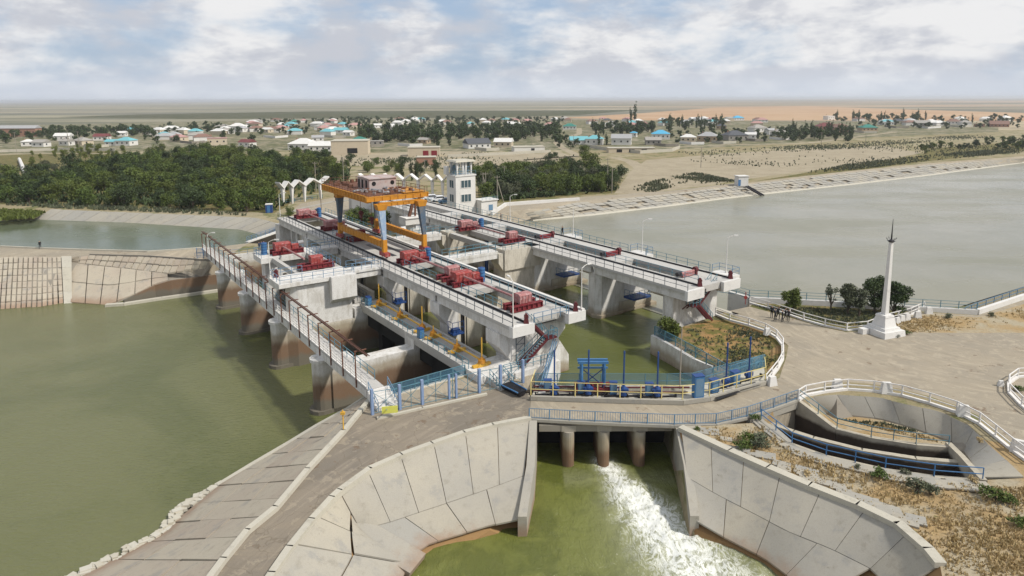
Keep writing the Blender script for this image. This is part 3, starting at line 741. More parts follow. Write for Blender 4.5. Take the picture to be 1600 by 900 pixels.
# ------------------------------------------------------------------ slabbed embankments and kerbs (setting)
def struct(o): o['kind'] = 'structure'; return o
rs = random.Random(11)
m = MB()
slabs(m, crestL, pl([(573, 622, -.5), (497, 667, -3.1), (430, 708, -4.8), (341, 761, -6.1), (250, 838, -6.5), (168, 880, -6.6), (116, 905, -6.6), (-20, 965, -6.6)]), 13, 3, 0.055, lift=0.2, th=.2, jit=0.05, rnd=rs, drop=0.0)
struct(m.build('left_bank_slabs', M_SLABP))
m = MB()
for a, b in zip(edgeL[:-1], edgeL[1:]): m.bar(a + Vector((0, 0, .05)), b + Vector((0, 0, .05)), 0.5, 0.5)
struct(m.build('bank_toe_beam', M_BEAM))
m = MB(); sp_ = arc_pts(pl([(343, 760), (287, 795), (251, 840), (206, 860), (168, 881), (116, 906), (0, 963)], Z_LOW), 90)
for i, p in enumerate(sp_):
    for _ in range(2):
        s_ = rs.uniform(.2, .6); m.box(p + Vector((rs.uniform(-.5, .3), rs.uniform(-.4, .4), rs.uniform(-.05, .25) + .001 * i)), (s_ * 1.4, s_, s_ * .5), rs.uniform(0, 3), tone=rs.random())
struct(m.build('shore_rubble', M_BEAM))
m = MB()
slabs(m, CL[:7], ML, 6, 1, 0.03, lift=0.12, rnd=rs, jit=0.015)
slabs(m, ML[:6], TL, 4, 1, 0.035, lift=0.12, rnd=rs, jit=0.02)
slabs(m, [CL[6].lerp(ML[5], .1), CL[8], CL[9], CL[11]], pl([(562.5, 831, -2.9), (606, 858, -3.5), (640, 884, -4.1), (600, 960, -4.3)]), 4, 2, 0.07, lift=0.12, rnd=rs, jit=0.06)
struct(m.build('outlet_left_slope', M_SLAB))
m = MB(); a_, b_ = g(552, 824, -2.55), g(652, 884, -4.2); m.bar(a_, b_, 2.3, .5); struct(m.build('slope_edge_beam', M_SLAB))
m = MB()
slabs(m, CR[:8], MR, 7, 1, 0.026, lift=0.12, rnd=rs, jit=0.012)
slabs(m, MR[:6], TR, 4, 1, 0.03, lift=0.12, rnd=rs, jit=0.02)
struct(m.build('outlet_right_slope', M_SLAB))
m = MB()
slabs(m, pl([(80, 327.5), (200, 332.5), (400, 341), (433, 349), (437, 355)], .0), [p + Vector((0, 0, .1)) for p in canfar[3:]], 19, 1, 0.12, lift=0.2, th=.3, rnd=rs, jit=0.04)
struct(m.build('canal_bank_slabs', M_SLAB))
m = MB()
slabs(m, dike[1:5], pl([(-120, 494), (0, 486), (65, 482), (100, 476)], Z_LOW - .3), 26, 8, 0.11, lift=0.3, th=.3, rnd=rs, jit=0.06, sub=1)
slabs(m, pl([(112, 404), (141, 400.5), (233, 403), (325, 410)]), pl([(112, 413, -1.3), (180, 420, -1.9), (262, 430, -2.4), (322, 419, -1.2)]), 20, 2, 0.12, lift=0.3, th=.3, rnd=rs, jit=0.06, sub=1)
slabs(m, pl([(112, 413, -1.3), (180, 420, -1.9), (262, 430, -2.4)]), pl([(110, 475, -6.5), (166, 479, -6.6), (200, 467, -5.6), (240, 447, -4.1), (264, 440, -3.5)]), 6, 2, 0.10, lift=0.34, th=.34, rnd=rs, jit=0.05)
struct(m.build('dike_slabs', M_SLABP))
m = MB()
slabs(m, pl([(96, 402.5), (112, 402.5)], 0.05), pl([(100, 478), (113, 477)], Z_LOW - .4), 1, 4, 0.02, lift=0.32, th=.3, rnd=rs)
struct(m.build('dike_drain_rib', M_BEAM))
m = MB()
slabs(m, pl([(820, 334), (900, 317), (1050, 303), (1150, 290.5), (1200, 285), (1325, 270.5), (1450, 258), (1600, 247), (1900, 216)], 0.0), [p + Vector((0, 0, .35)) for p in farshore[1:-1]], 170, 5, 0.16, lift=0.14, rnd=rs, jit=0.05, drop=0.10, sub=1)
struct(m.build('reservoir_bank_slabs', M_SLAB))
m = MB()
fs_ = farshore[1:-1]
for a, b in zip(fs_[:-1], fs_[1:]):
    m.add([a + Vector((0, 0, .62)), b + Vector((0, 0, .62)), b + Vector((.4, -2.2, -.2)), a + Vector((.4, -2.2, -.2))], [(0, 1, 2, 3)])
struct(m.build('reservoir_toe_apron', M_BEAM))
m = MB()
slabs(m, rim[1:], [basin_in[0], basin_in[2], basin_in[3], basin_in[4], basin_in[6], g(1500, 700, -1.7), g(1535, 748, -.4)], 9, 1, 0.03, lift=0.12, rnd=rs, jit=0.02)
struct(m.build('pond_slope', M_SLAB))
# broken paving slabs between the outlet crest and the pond
m = MB()
for k in range(30):
    t = k / 46; px = 1090 + 560 * t ** 1.05 + rs.uniform(-12, 12); py = 672 + 0.39 * (px - 1064) * (1 + .12 * t) + rs.uniform(-6, 8) - 9
    p = g(px, py, 0.0 + 0.0019 * k); s_ = rs.uniform(.5, 1.2)
    m.box(p, (s_ * 1.5, s_, .14), rs.uniform(-.6, -.2), tone=rs.random())
for k in range(34):
    t = k / 34; i = min(4, int(t * 5)); f = t * 5 - i
    p = out_w[i].lerp(out_w[i + 1], f) + Vector((-.3 + rs.uniform(-.3, .3), -1.0 + rs.uniform(-.3, .3), .12 + .003 * k))
    m.box(p, (1.5, 1.1, .12), math.atan2(out_w[i + 1].y - out_w[i].y, out_w[i + 1].x - out_w[i].x) + rs.uniform(-.1, .1), tone=rs.random())
struct(m.build('broken_paving', M_SLAB))
# kerbs along the crest of the banks
def kerb(pts, w, h, name, mat, dz=0.0):
    mm = MB()
    for a, b in zip(pts[:-1], pts[1:]):
        a2, b2 = a + Vector((0, 0, dz)), b + Vector((0, 0, dz)); d = (b2 - a2).normalized() * .05
        mm.bar(a2 - d, b2 + d, w, h)
    return struct(mm.build(name, mat))
kerb(crestL[:7], 0.45, 0.5, 'kerb', M_BEAM, .1)
kerb(CL[:12], 0.5, 0.5, 'kerb', M_BEAM, .08)
kerb(CR[:8], 0.75, 0.4, 'kerb', M_BEAM, .06)
kerb([Vector(p) for p in cannear[1:-1]], 0.35, 0.4, 'kerb', M_BEAM, .1)
kerb(dike[5:], 0.3, 0.4, 'kerb', M_OLD, .05)
# gravel lips, tufts in joints: broken dry vegetation is added further down
# masonry along the water: every piece is its own wall
def wallobj(name, pts, zt, zb, th, mat, label, cat='retaining wall', tops=None):
    mm = MB()
    for i, (a, b) in enumerate(zip(pts[:-1], pts[1:])):
        a, b = Vector(a), Vector(b); d = (b - a); d.z = 0; d.normalize(); n_ = Vector((-d.y, d.x, 0)) * th / 2
        za = tops[i] if tops else zt; zb_ = tops[i + 1] if tops else zt
        a0, b0 = Vector((a.x, a.y, 0)) - d * .04, Vector((b.x, b.y, 0)) + d * .04
        mm.hexa([a0 - n_ + Vector((0, 0, zb)), b0 - n_ + Vector((0, 0, zb)), b0 + n_ + Vector((0, 0, zb)), a0 + n_ + Vector((0, 0, zb)),
                 a0 - n_ + Vector((0, 0, za)), b0 - n_ + Vector((0, 0, zb_)), b0 + n_ + Vector((0, 0, zb_)), a0 + n_ + Vector((0, 0, za))])
    o = mm.build(name, mat); return tag(o, label, cat)
wallobj('retaining_wall', [Vector((p.x + .1, p.y - .2, 0)) for p in wallNWtop], 0, -7.4, .5, M_BEIGE, 'rust brown stained wall at the foot of the left dike beside the footbridge', tops=[-5.6, -3.9, -3.25, -3.05])
mm = pl([(166, 479), (194, 477), (253, 468), (353, 454)], Z_LOW)
wallobj('footing_ledge', mm, Z_LOW + .45, -7.4, .9, M_BEAM, 'pale concrete footing ledge at the waterline below the rust brown wall', 'ledge')
wallobj('retaining_wall', [W(-79.2, -12.9), W(-79.2, .2)], 0.15, -7.4, .5, M_WHITE, 'white abutment wall with brown waterline where the footbridge leaves the left dike')
wallobj('retaining_wall', [Vector((p.x + .05, p.y, 0)) for p in isl_wall], 0, -3.6, .45, M_WHITE, 'stained concrete wall holding the grassy corner beside the middle pool', tops=[-0.1, -0.15, -0.25, -0.4])
wallobj('retaining_wall', [W(-3.55, -13.0), W(-3.55, -3.2)], 0.12, -7.4, .5, M_BEIGE, 'low wall edging the gated yard at the end of the dark bays')
wallobj('sea_wall', [p + Vector((0, .2, 0)) for p in seawall], .65, -3.6, .5, M_WALL, 'long low white wall along the reservoir behind the grassy island', 'wall')
wallobj('sea_wall', [p + Vector((0.15, .2, 0)) for p in seawall2], .7, -.8, .5, M_WALL, 'low white wall climbing to the right edge by the reservoir', 'wall')
wallobj('parapet_wall', pl([(768, 337), (790, 322), (905, 314)]), 1.0, -.5, .6, M_WALL, 'white parapet at the near end of the far reservoir bank', 'wall')
# bank beyond the sea wall on the right
# pond walls
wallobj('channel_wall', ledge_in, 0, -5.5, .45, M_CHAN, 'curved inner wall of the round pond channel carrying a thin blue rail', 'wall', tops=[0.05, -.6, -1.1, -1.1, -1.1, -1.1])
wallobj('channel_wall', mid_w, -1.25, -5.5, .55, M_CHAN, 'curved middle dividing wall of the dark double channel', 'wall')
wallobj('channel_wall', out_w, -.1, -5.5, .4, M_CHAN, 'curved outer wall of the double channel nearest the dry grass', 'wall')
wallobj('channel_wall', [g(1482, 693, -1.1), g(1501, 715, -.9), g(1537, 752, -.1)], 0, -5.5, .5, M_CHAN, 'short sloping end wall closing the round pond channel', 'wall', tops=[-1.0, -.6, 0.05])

# ------------------------------------------------------------------ the gate structure
D = 5.7
dam = thing('barrage', 'long white concrete barrage with two crane tracks, tall piers and open gate bays', 'barrage', tuple(W(-40, 4, 0)))
def part(mb, name, mat, parent, label=None):
    o = mb.build(name, mat, parent)
    if label: o['label'] = label
    return o
def profu(mb, prof, u0, u1, mi=0):
    "profile given as (v, z) extruded from u0 to u1"
    ring = [W(0, v, z) for v, z in prof]; e = Vector((UX, UY, 0))
    return mb.prof(ring, e * u0, e * u1, mi)
def profv(mb, prof, v0, v1, mi=0):
    ring = [W(u, 0, z) for u, z in prof]; e = Vector((VX, VY, 0))
    return mb.prof(ring, e * v0, e * v1, mi)
PU = [-17.2, -33.6, -50.4, -67.0]
# main row piers: hammer head in front, guide slots along the side, rounded nose upstream
def main_pier(uc, w=2.4, z0=-8.0, front=True):
    u0, u1 = uc - w / 2, uc + w / 2
    m = MB()
    profu(m, [(0.1, 4.2), (0.1, 2.7), (1.5, 1.0), (1.5, z0), (3.0, z0), (3.0, 4.2)], u0, u1)
    part(m, 'pier', M_WHITE, dam)
    m = MB()
    m.uvb(u0 + .18, u1 - .18, 3.0, 3.45, z0, 4.2); m.uvb(u0 + .18, u1 - .18, 3.95, 4.25, z0, 4.2)
    m.uvb(u0, u1, 4.25, 6.1, z0, 4.2); m.uvb(u0 + .15, u1 - .15, 6.1, 6.6, z0, 4.2)
    for a, b in ((3.0, 3.05), (3.5, 3.9)): m.uvb(u0 + .7, u1 - .7, a + .01, b, z0, 4.1)
    part(m, 'pier', M_BEIGE, dam)
    m = MB()
    for vv in (3.52, 3.95 - .12): m.uvb(u0 + .05, u0 + .2, vv - .06, vv + .06, z0 + 4, 4.2); m.uvb(u1 - .2, u1 - .02, vv - .06, vv + .06, z0 + 4, 4.2)
    part(m, 'gate_guide', M_BLACK, dam)
    m = MB(); nseg = 8; ring = [W(u0, 7.3, 0), ]
    pts = [(u0, 7.25), (u0, 8.6)] + [(uc - (w / 2) * math.cos(math.pi * k / nseg), 8.6 + (w / 2) * math.sin(math.pi * k / nseg)) for k in range(1, nseg)] + [(u1, 8.6), (u1, 7.25)]
    m.prism([W(a, b) for a, b in pts], z0, 4.2)
    m.uvb(u0 + .5, u1 - .5, 6.6, 7.25, z0, 4.2)
    part(m, 'pier_nose', M_BEIGE, dam)
for uc in PU: main_pier(uc)
# end abutment and far abutment
m = MB()
profu(m, [(0.1, 4.2), (0.1, 2.7), (1.5, 1.0), (1.5, -8), (8.6, -8), (8.6, 2.0), (9.6, 3.0), (9.6, 4.2)], -5.2, -2.4)
m.uvb(-4.6, -.5, -3.7, 1.45, -8, 0.81); m.uvb(-.49, .4, -2.9, 0.1, -1, 0.75); m.uvb(-2.38, 0.6, 0.1, 6.4, -1, 0.65)
profu(m, [(8.6, 2.0), (8.6, -4), (10.4, -4), (10.4, -.6)], -5.0, -2.6)
part(m, 'abutment', M_WHITE, dam)
m = MB()
m.uvb(-86, -83.2, 0, 10, -1, 4.2); m.uvb(-83.2, -68.2, 2.2, 2.7, -1, 4.2)
for uc in (-80.4, -77.2, -73.6, -71.0): m.uvb(uc - .35, uc + .35, 1.6, 2.2, -1, 4.2)
part(m, 'abutment', M_WHITE, dam)
m = MB()
m.uvb(-76.8, -74.3, 2.05, 2.19, 0, 3.9); part(m, 'gate_leaf_or_gap_shade', M_SAND and M_BEIGE, dam)
# deck beams of the main row
def deck_beam(v0, v1, u0, u1, zt=D, name='deck_beam', girders=(0.55, 0.5)):
    m = MB(); m.uvb(u0, u1, v0, v1, zt - .4, zt); part(m, 'deck_slab', M_DECK, dam)
    m = MB()
    m.uvb(u0 + .3, u1 - .3, v0 + .35, v0 + .35 + girders[1], zt - 1.5, zt - .4)
    m.uvb(u0 + .3, u1 - .3, v1 - .35 - girders[1], v1 - .35, zt - 1.5, zt - .4)
    return part(m, name, M_WHITE, dam)
bays = [-84.5, -67, -50.4, -33.6, -17.2, -0.4]
for a, b in zip(bays[:-1], bays[1:]):
    deck_beam(0.0, 2.9, a + .02, b - .02); deck_beam(7.9, 10.4, a + .02, b - .02)
for v0_, v1_ in ((-.02, 2.95), (7.85, 10.45)):
    m = MB(); m.uvb(-0.38, 0.3, v0_, v1_, D - 1.15, D + .02); part(m, 'deck_end', M_WALL, dam)
for a, b in ((-19.8, -14.6), (-36.4, -31.0), (-53.0, -36.42), (-69.6, -60), (-6.2, -1.2), (-84.2, -80.2)):
    m = MB(); m.uvb(a, b, 2.92, 7.88, D - .8, D - .01); part(m, 'deck_slab', M_DECK, dam)
for a, b, c, d in ((-48.5, -38, 4.2, 5.0), (-48.5, -37.5, 6.2, 6.9)):
    m = MB(); m.uvb(a, b, c, d, D - .01, D + .012); part(m, 'cable_trench', M_STEEL, dam)
def rails(vs, u0, u1, parent, z=D):
    for v in vs:
        m = MB(); m.uvb(u0, u1, v - .17, v + .17, z, z + .06); m.uvb(u0, u1, v - .05, v + .05, z + .06, z + .2)
        part(m, 'crane_rail', M_STEEL, parent)
rails((2.15, 9.3), -84, -0.2, dam)
def rl(parent, pts, mat=M_TEAL, name='railing', h=1.05, step=1.9, **kw):
    m = MB(); railing(m, pts, h, step, **kw); return part(m, name, mat, parent)
rl(dam, [W(-84, .12, D), W(0.1, .12, D)], M_DKRAIL)
rl(dam, [W(-60, 2.85, D), W(-50.5, 2.85, D)], M_TEAL); rl(dam, [W(-31, 2.85, D), W(-21.5, 2.85, D)], M_TEAL); rl(dam, [W(-15, 2.85, D), W(-6, 2.85, D)], M_TEAL)
rl(dam, [W(-35, 8.0, D), W(-.3, 8.0, D)], M_TEAL); rl(dam, [W(-84, 10.3, D), W(-52, 10.3, D)], M_TEAL)
m = MB(); m.uvb(-84, 0.2, 9.95, 10.38, D, D + .22); part(m, 'deck_upstand', M_WALL, dam)
rl(dam, [W(0.2, 2.9, D), W(0.2, 7.9, D)], M_BLUER, step=1.2)
# downstream low walkway carrying the yellow hoists
m = MB()
for a, b in zip([-33.0, -17.2], [-17.2, -4.6]):
    m.uvb(a, b, -3.6, -2.95, .25, .8); m.uvb(a, b, -2.15, -.55, .25, .8); m.uvb(a, b, -0.5, -.2, -.4, 1.0)
    for k in (0.05, .5, .95): c = a + (b - a) * k; m.uvb(c - .5, c + .5, -2.95, -2.15, .28, .78)
    m.uvb(a, b, -3.5, -3.1, -.35, .25)
part(m, 'hoist_walkway', M_DECK, dam)
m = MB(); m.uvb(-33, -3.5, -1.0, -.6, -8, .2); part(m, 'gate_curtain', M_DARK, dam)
m = MB(); m.uvb(-50.5, -34.9, -1.0, -.4, -8, 1.6); part(m, 'gate_curtain', M_BEIGE, dam)
m = MB()
for uc in (-17.2,):
    m.uvb(uc - 1.2, uc + 1.2, -3.6, -.1, -8, .24); m.uvb(uc - .95, uc + 1.15, -14.2, -3.6, -8, -.9)
m.uvb(-18.45, -17.9, -3.65, -.5, -8, .79)
part(m, 'bay_wall', M_WHITE, dam)
m = MB(); m.uvb(-34.8, -32.4, -4.6, -.1, -8, .24); part(m, 'bay_wall', M_WHITE, dam)
m = MB()
    
for a, b in ((-31.8, -19), (-15.8, -4.6)):
    m = MB(); m.uvb(a, b, -2.9, -2.2, -2.4, .24); m.uvb((a * .68 + b * .32) - .6, (a * .68 + b * .32) + .6, -2.9, -1.1, -8, .2); part(m, 'gate_leaf_or_gap_shade', M_BLACK, dam)  # black blocks fill the walkway gap, painting its shade
rl(dam, [W(-32.5, -3.5, .8), W(-3.2, -3.5, .8)], M_TEAL, step=1.35)
rl(dam, [W(-49, -3.5, .8), W(-34, -3.5, .8)], M_DKRAIL, step=1.35); rl(dam, [W(-49, -2.0, .8), W(-34, -2.0, .8)], M_DKRAIL, step=1.35)
m = MB(); m.uvb(-49.5, -34.8, -3.6, -2.2, .3, .8); part(m, 'hoist_walkway', M_DECK, dam)
# the left gate block, B1 near and B2 far
m = MB()
nose = [W(-32.5, -4.9), W(-32.5, -12.6), W(-33.0, -13.5), W(-33.8, -13.9), W(-34.5, -13.5), W(-34.9, -12.6), W(-34.9, -4.9)]
m.prism(nose, -1.1, D - .85)
part(m, 'block_pier', M_WHITE, dam)
m = MB()
m.prism([W(-32.3, -4.6), W(-32.3, -13.0), W(-33.0, -14.4), W(-34.5, -14.4), W(-35.0, -13.0), W(-35.0, -4.6)], -8, -1.15)
part(m, 'block_footing', M_BEIGE, dam)
m = MB()
profv(m, [(-31.9, D), (-31.9, D - .55), (-32.9, D - .95), (-36.8, D - .95), (-36.8, D)], -15.2, -4.6)
part(m, 'block_deck', M_WHITE, dam)
m = MB(); profv(m, [(-31.35, D + .02), (-31.35, 2.5), (-32.45, 1.7), (-32.6, D + .02)], -8.2, -4.55); part(m, 'block_head', M_WHITE, dam)
m = MB(); m.uvb(-51.6, -49.4, -12.2, -10.3, -8, D - .85); m.uvb(-51.6, -49.8, -10.3, -5, -8, D - .85); part(m, 'block_pier', M_WHITE, dam)
m = MB(); m.uvb(-53.0, -48.6, -13.0, -4.6, D - .85, D); part(m, 'block_deck', M_WHITE, dam)
m = MB(); m.uvb(-35.4, -33.0, -4.55, 0, D - .35, D); m.uvb(-35.2, -34.7, -4.55, 0, D - 1.25, D - .35); m.uvb(-33.7, -33.2, -4.55, 0, D - 1.25, D - .35)
part(m, 'cross_bridge', M_WHITE, dam)
m = MB(); m.uvb(-52.3, -50.0, -4.55, 0, D - .35, D); m.uvb(-50.7, -50.2, -4.55, 0, D - 1.25, D - .35); m.uvb(-52.2, -51.7, -4.55, 0, D - 1.25, D - .35)
part(m, 'cross_bridge', M_WHITE, dam)
m = MB(); m.uvb(-48.6, -36.8, -5.9, -4.7, D - .9, D); m.uvb(-48.6, -36.8, -11.3, -10.7, D - .9, D - .1); part(m, 'walk_beam', M_DECK, dam)
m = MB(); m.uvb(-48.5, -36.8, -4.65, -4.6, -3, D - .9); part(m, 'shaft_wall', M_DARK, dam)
m = MB(); m.uvb(-50.8, -35.0, -9.4, -9.0, -8, 2.6); part(m, 'gate_leaf_or_gap_shade', M_DARK, dam)
rl(dam, [W(-36.7, -15.0, D), W(-32.1, -15.0, D), W(-32.1, -4.6, D), W(-33.1, -4.5, D), W(-33.1, 0, D)], M_BLUER, step=1.5)
rl(dam, [W(-36.7, -15, D), W(-36.7, -10.5, D)], M_BLUER, step=1.5); rl(dam, [W(-35.3, -4.5, D), W(-35.3, 0, D)], M_BLUER, step=1.5)
rl(dam, [W(-48.5, -5.85, D), W(-36.9, -5.85, D)], M_BLUER, step=1.5); rl(dam, [W(-48.5, -4.75, D), W(-36.9, -4.75, D)], M_BLUER, step=1.5)
rl(dam, [W(-50.1, -4.5, D), W(-50.1, 0, D)], M_BLUER, step=1.5); rl(dam, [W(-52.2, -4.5, D), W(-52.2, 0, D)], M_BLUER, step=1.5)
rl(dam, [W(-48.7, -12.9, D), W(-52.8, -12.9, D), W(-52.8, -5, D)], M_BLUER, step=1.5)
meshm = MB(); meshpanel(meshm, [W(-48.3, -4.2, 1.0), W(-36.9, -4.2, 1.0)], 1.4); 
# bay behind the left block
m = MB(); m.uvb(-50.6, -34.9, -.15, .1, -8, 0.2); part(m, 'bay_sill', M_BEIGE, dam)

# upstream row
UPU = [-16.0, -32.4, -49.8, -66.6]
def up_pier(uc, w=2.9):
    u0, u1 = uc - w / 2, uc + w / 2
    m = MB(); m.prism([W(u0, 27.0), W(u1 - .9, 26.4), W(u1, 27.0), W(u1, 30.6), W(u0, 30.6)], -3.4, 4.25); m.uvb(u0 + .25, u1 - .35, 30.6, 37.4, -3.4, 4.25)
    part(m, 'pier', M_WHITE, dam)
    m = MB(); m.prism([W(u0 - .3, 26.7), W(u1 - .8, 26.0), W(u1 + .3, 26.7), W(u1 + .3, 30.9), W(u1 + .1, 31.6), W(u1 + .1, 39), W(u0 - .3, 39)], -3.5, -2.15); part(m, 'pier_footing', M_BEIGE, dam)
for uc in UPU: up_pier(uc)
m = MB(); m.prism([W(-2.8, 27.2), W(-1.9, 26.6), W(-1.0, 27.2), W(-1.0, 36.4), W(-2.8, 36.4)], -3.4, 4.25); part(m, 'abutment', M_WHITE, dam)
m = MB(); m.prism([W(-2.3, 33.6), W(0.7, 33.6), W(0.7, 36.2), W(-2.3, 36.4)], D - 1.3, D - .95) if False else None
ub = [-86, -66.6, -49.8, -32.4, -16.0, 1.9]
for a, b in zip(ub[:-1], ub[1:]):
    deck_beam(26.0, 30.3, a + .02, b - .02); deck_beam(33.3, 36.6, a + .02, b - .02)
for a, b in ((25.9, 29.2), (33.2, 36.8)):
    m = MB(); m.uvb(1.92, 2.4, a, b, D - 1.3, D + .01); part(m, 'deck_end', M_WALL, dam)
for uc in UPU + [-1.0]:
    m = MB(); m.uvb(uc - 1.8, uc + (1.8 if uc != -1.0 else 2.8), 30.32, 33.28, D - .9, D - .01); part(m, 'deck_slab', M_DECK, dam)
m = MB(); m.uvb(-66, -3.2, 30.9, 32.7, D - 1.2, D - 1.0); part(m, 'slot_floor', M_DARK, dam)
rails((29.2, 35.6), -92, 1.8, dam)
rl(dam, [W(-86, 26.1, D), W(2.2, 26.1, D)], M_DKRAIL); rl(dam, [W(-64, 30.2, D), W(0.5, 30.2, D)], M_TEAL, step=2.2)
rl(dam, [W(-86, 36.5, D), W(-35.5, 36.5, D)], M_TEAL); rl(dam, [W(-31.5, 36.5, D), W(-18.6, 36.5, D)], M_TEAL); rl(dam, [W(-14.6, 36.5, D), W(-2.5, 36.5, D)], M_TEAL)
for uc in (-33.4, -16.6, -.6):     # lamp balconies
    m = MB(); m.uvb(uc - 1.7, uc + 1.7, 36.62, 38.4, D - .55, D); part(m, 'lamp_balcony', M_WALL, dam)
    rl(dam, [W(uc - 1.65, 36.7, D), W(uc - 1.65, 38.3, D), W(uc + 1.65, 38.3, D), W(uc + 1.65, 36.7, D)], M_BLUER, step=1.1)
# low service bridge upstream, blue maintenance floats
m = MB(); m.uvb(-66, 1.2, 37.5, 38.6, -.45, 0.0); part(m, 'service_bridge', M_BEAM, dam)
rl(dam, [W(-50, 37.6, 0), W(-2.8, 37.6, 0)], M_TEAL, step=2.0)
for uc in (-16.0, -32.4):
    m = MB(); m.uvb(uc + .6, uc + 1.3, 30.8, 38, -3.4, -.9); part(m, 'side_ledge', M_BEIGE, dam)
def float_platform(uc, v0):
    m = MB(); m.uvb(uc, uc + 2.2, v0, v0 + 3.6, -.2, 0.1); part(m, 'maintenance_platform', M_NAVY, dam)
    rl(dam, [W(uc + .1, v0 + .1, .1), W(uc + 2.1, v0 + .1, .1), W(uc + 2.1, v0 + 3.5, .1)], M_BLUER, step=1.0)
float_platform(-30.9, 31.5); float_platform(-14.4, 31.5)
# cross bridges and their blocks
def cross_block(uc):
    m = MB(); m.uvb(uc - 1.5, uc + 1.4, 20.6, 28.0, 2.3, D - .0)
    part(m, 'block_head', M_BEIGE, dam)
    m = MB(); profu(m, [(19.6, 3.6), (20.55, 2.2), (20.55, D - .5), (19.6, D - .5)], uc - 1.2, uc + 1.1); part(m, 'corbel', M_BEIGE, dam)
    m = MB(); m.uvb(uc - 1.2, uc + 1.0, 20.9, 26.9, -3.4, 2.3); part(m, 'block_pier', M_BEIGE, dam)
    m = MB(); m.uvb(uc - 1.5, uc + .9, 10.45, 19.6, D - .5, D - .02); m.uvb(uc + .3, uc + .85, 10.45, 19.6, D - 1.25, D - .5); m.uvb(uc - 1.4, uc - .9, 10.45, 19.6, D - 1.25, D - .5)
    part(m, 'cross_bridge', M_WHITE, dam)
    rl(dam, [W(uc + .85, 10.5, D), W(uc + .85, 20.6, D), W(uc + 1.35, 20.7, D), W(uc + 1.35, 26, D)], M_TEAL, step=1.4); rl(dam, [W(uc - 1.4, 10.5, D), W(uc - 1.4, 20.6, D)], M_TEAL, step=1.4)
cross_block(-32.0); cross_block(-50.4)
m = MB(); m.uvb(-48.9, -33.5, 25.3, 25.95, D - 1.0, D - .05); m.uvb(-48.9, -33.5, 21.0, 22.0, D - 1.0, D - .1); part(m, 'walk_beam', M_DECK, dam)
for uc in (-46.4, -41.5, -37):
    m = MB(); m.uvb(uc - .9, uc + .5, 26.3, 27.6, -3.4, 4.2); part(m, 'gate_guide_pillar', M_BEIGE, dam)
for uc in (-45.0, -44.6, -39.8):
    m = MB(); m.uvb(uc - .15, uc + .1, 26.2, 26.6, -3.4, 4.2); part(m, 'gate_guide', M_NAVY, dam)
m = MB(); m.uvb(-49, -22.5, 16.2, 26.9, -3.4, -1.9); part(m, 'quay', M_BEIGE, dam)
rl(dam, [W(-48.5, 16.4, -1.9), W(-22.8, 16.4, -1.9), W(-22.8, 26, -1.9)], M_DKRAIL, step=2)
for uc in PU[:2]:   # small blue cradles hung on the piers
    m = MB(); m.uvb(uc + 1.22, uc + 2.5, 1.3, 3.0, .1, .3); m.uvb(uc + 1.4, uc + 2.2, 1.6, 2.6, .3, .75)
    railing(m, [W(uc + 1.3, 1.3, .3), W(uc + 2.45, 1.3, .3), W(uc + 2.45, 3.0, .3)], 1.5, .8)
    part(m, 'maintenance_cradle', M_NAVY, dam)
# access embankment and the big white wall behind the crane
m = MB()
ring = [W(-112, 0, -1), W(-66.8, 0, -3.4), W(-66.8, 0, D - .5), W(-86, 0, D - .5), W(-112, 0, 4.4)]
ee = Vector((VX, VY, 0)); m.prof(ring, ee * 27.6, ee * 28.4)
part(m, 'flank_wall', M_WALL, dam)
m = MB(); m.prof([W(-116, 0, -.5), W(-86.2, 0, -.5), W(-86.2, 0, D - .05), W(-116, 0, 3.8)], ee * 28.42, ee * 37.2); m.uvb(-86.1, -68.2, 28.42, 37.2, -1, 4.15)
part(m, 'access_ramp', M_DECK, dam)
rl(dam, [W(-110, 28.5, 4.0), W(-86.3, 28.5, D)], M_TEAL, step=2.2); rl(dam, [W(-112, 37, 3.9), W(-86.3, 37, D)], M_TEAL, step=2.2)
m = MB(); m.uvb(-70.5, -66.0, 20.5, 27.5, -3.4, 3.4); part(m, 'abutment', M_WHITE, dam)
m = MB(); m.uvb(-69.6, -68.9, 12.2, 20.5, -3.4, .4); part(m, 'pool_wall', M_BEIGE, dam)
for uc in (-63, -58.5, -54.2):
    m = MB(); m.uvb(uc - .8, uc + .8, 26.2, 27.6, -3.4, 4.2); part(m, 'gate_guide_pillar', M_WHITE, dam)

# slanted white wall with blue pipes at the end of the main row
m = MB(); m.hexa([W(-2.6, 8.8, -3.4), W(-2.0, 8.6, -3.4), at(3.3, 64.0, -3.4), at(2.6, 64.0, -3.4), W(-2.6, 8.8, 1.2), W(-2.0, 8.6, 1.2), at(3.3, 64.0, .45), at(2.6, 64.0, .45)])
tag(m.build('wing_wall', M_WALL), 'slim white wall running from the nearest pier to the sluice platform', 'wall')
m = MB()
for k in range(3): m.tube(W(-2.4 + .25 * k, 7.9, 2.2 - .2 * k), at(2.75 + .2 * k, 64.6, .7), .07, n=6)
tag(m.build('pipe_bundle', M_BLUER), 'blue pipes leaning along the slim white wall below the stair', 'pipes')

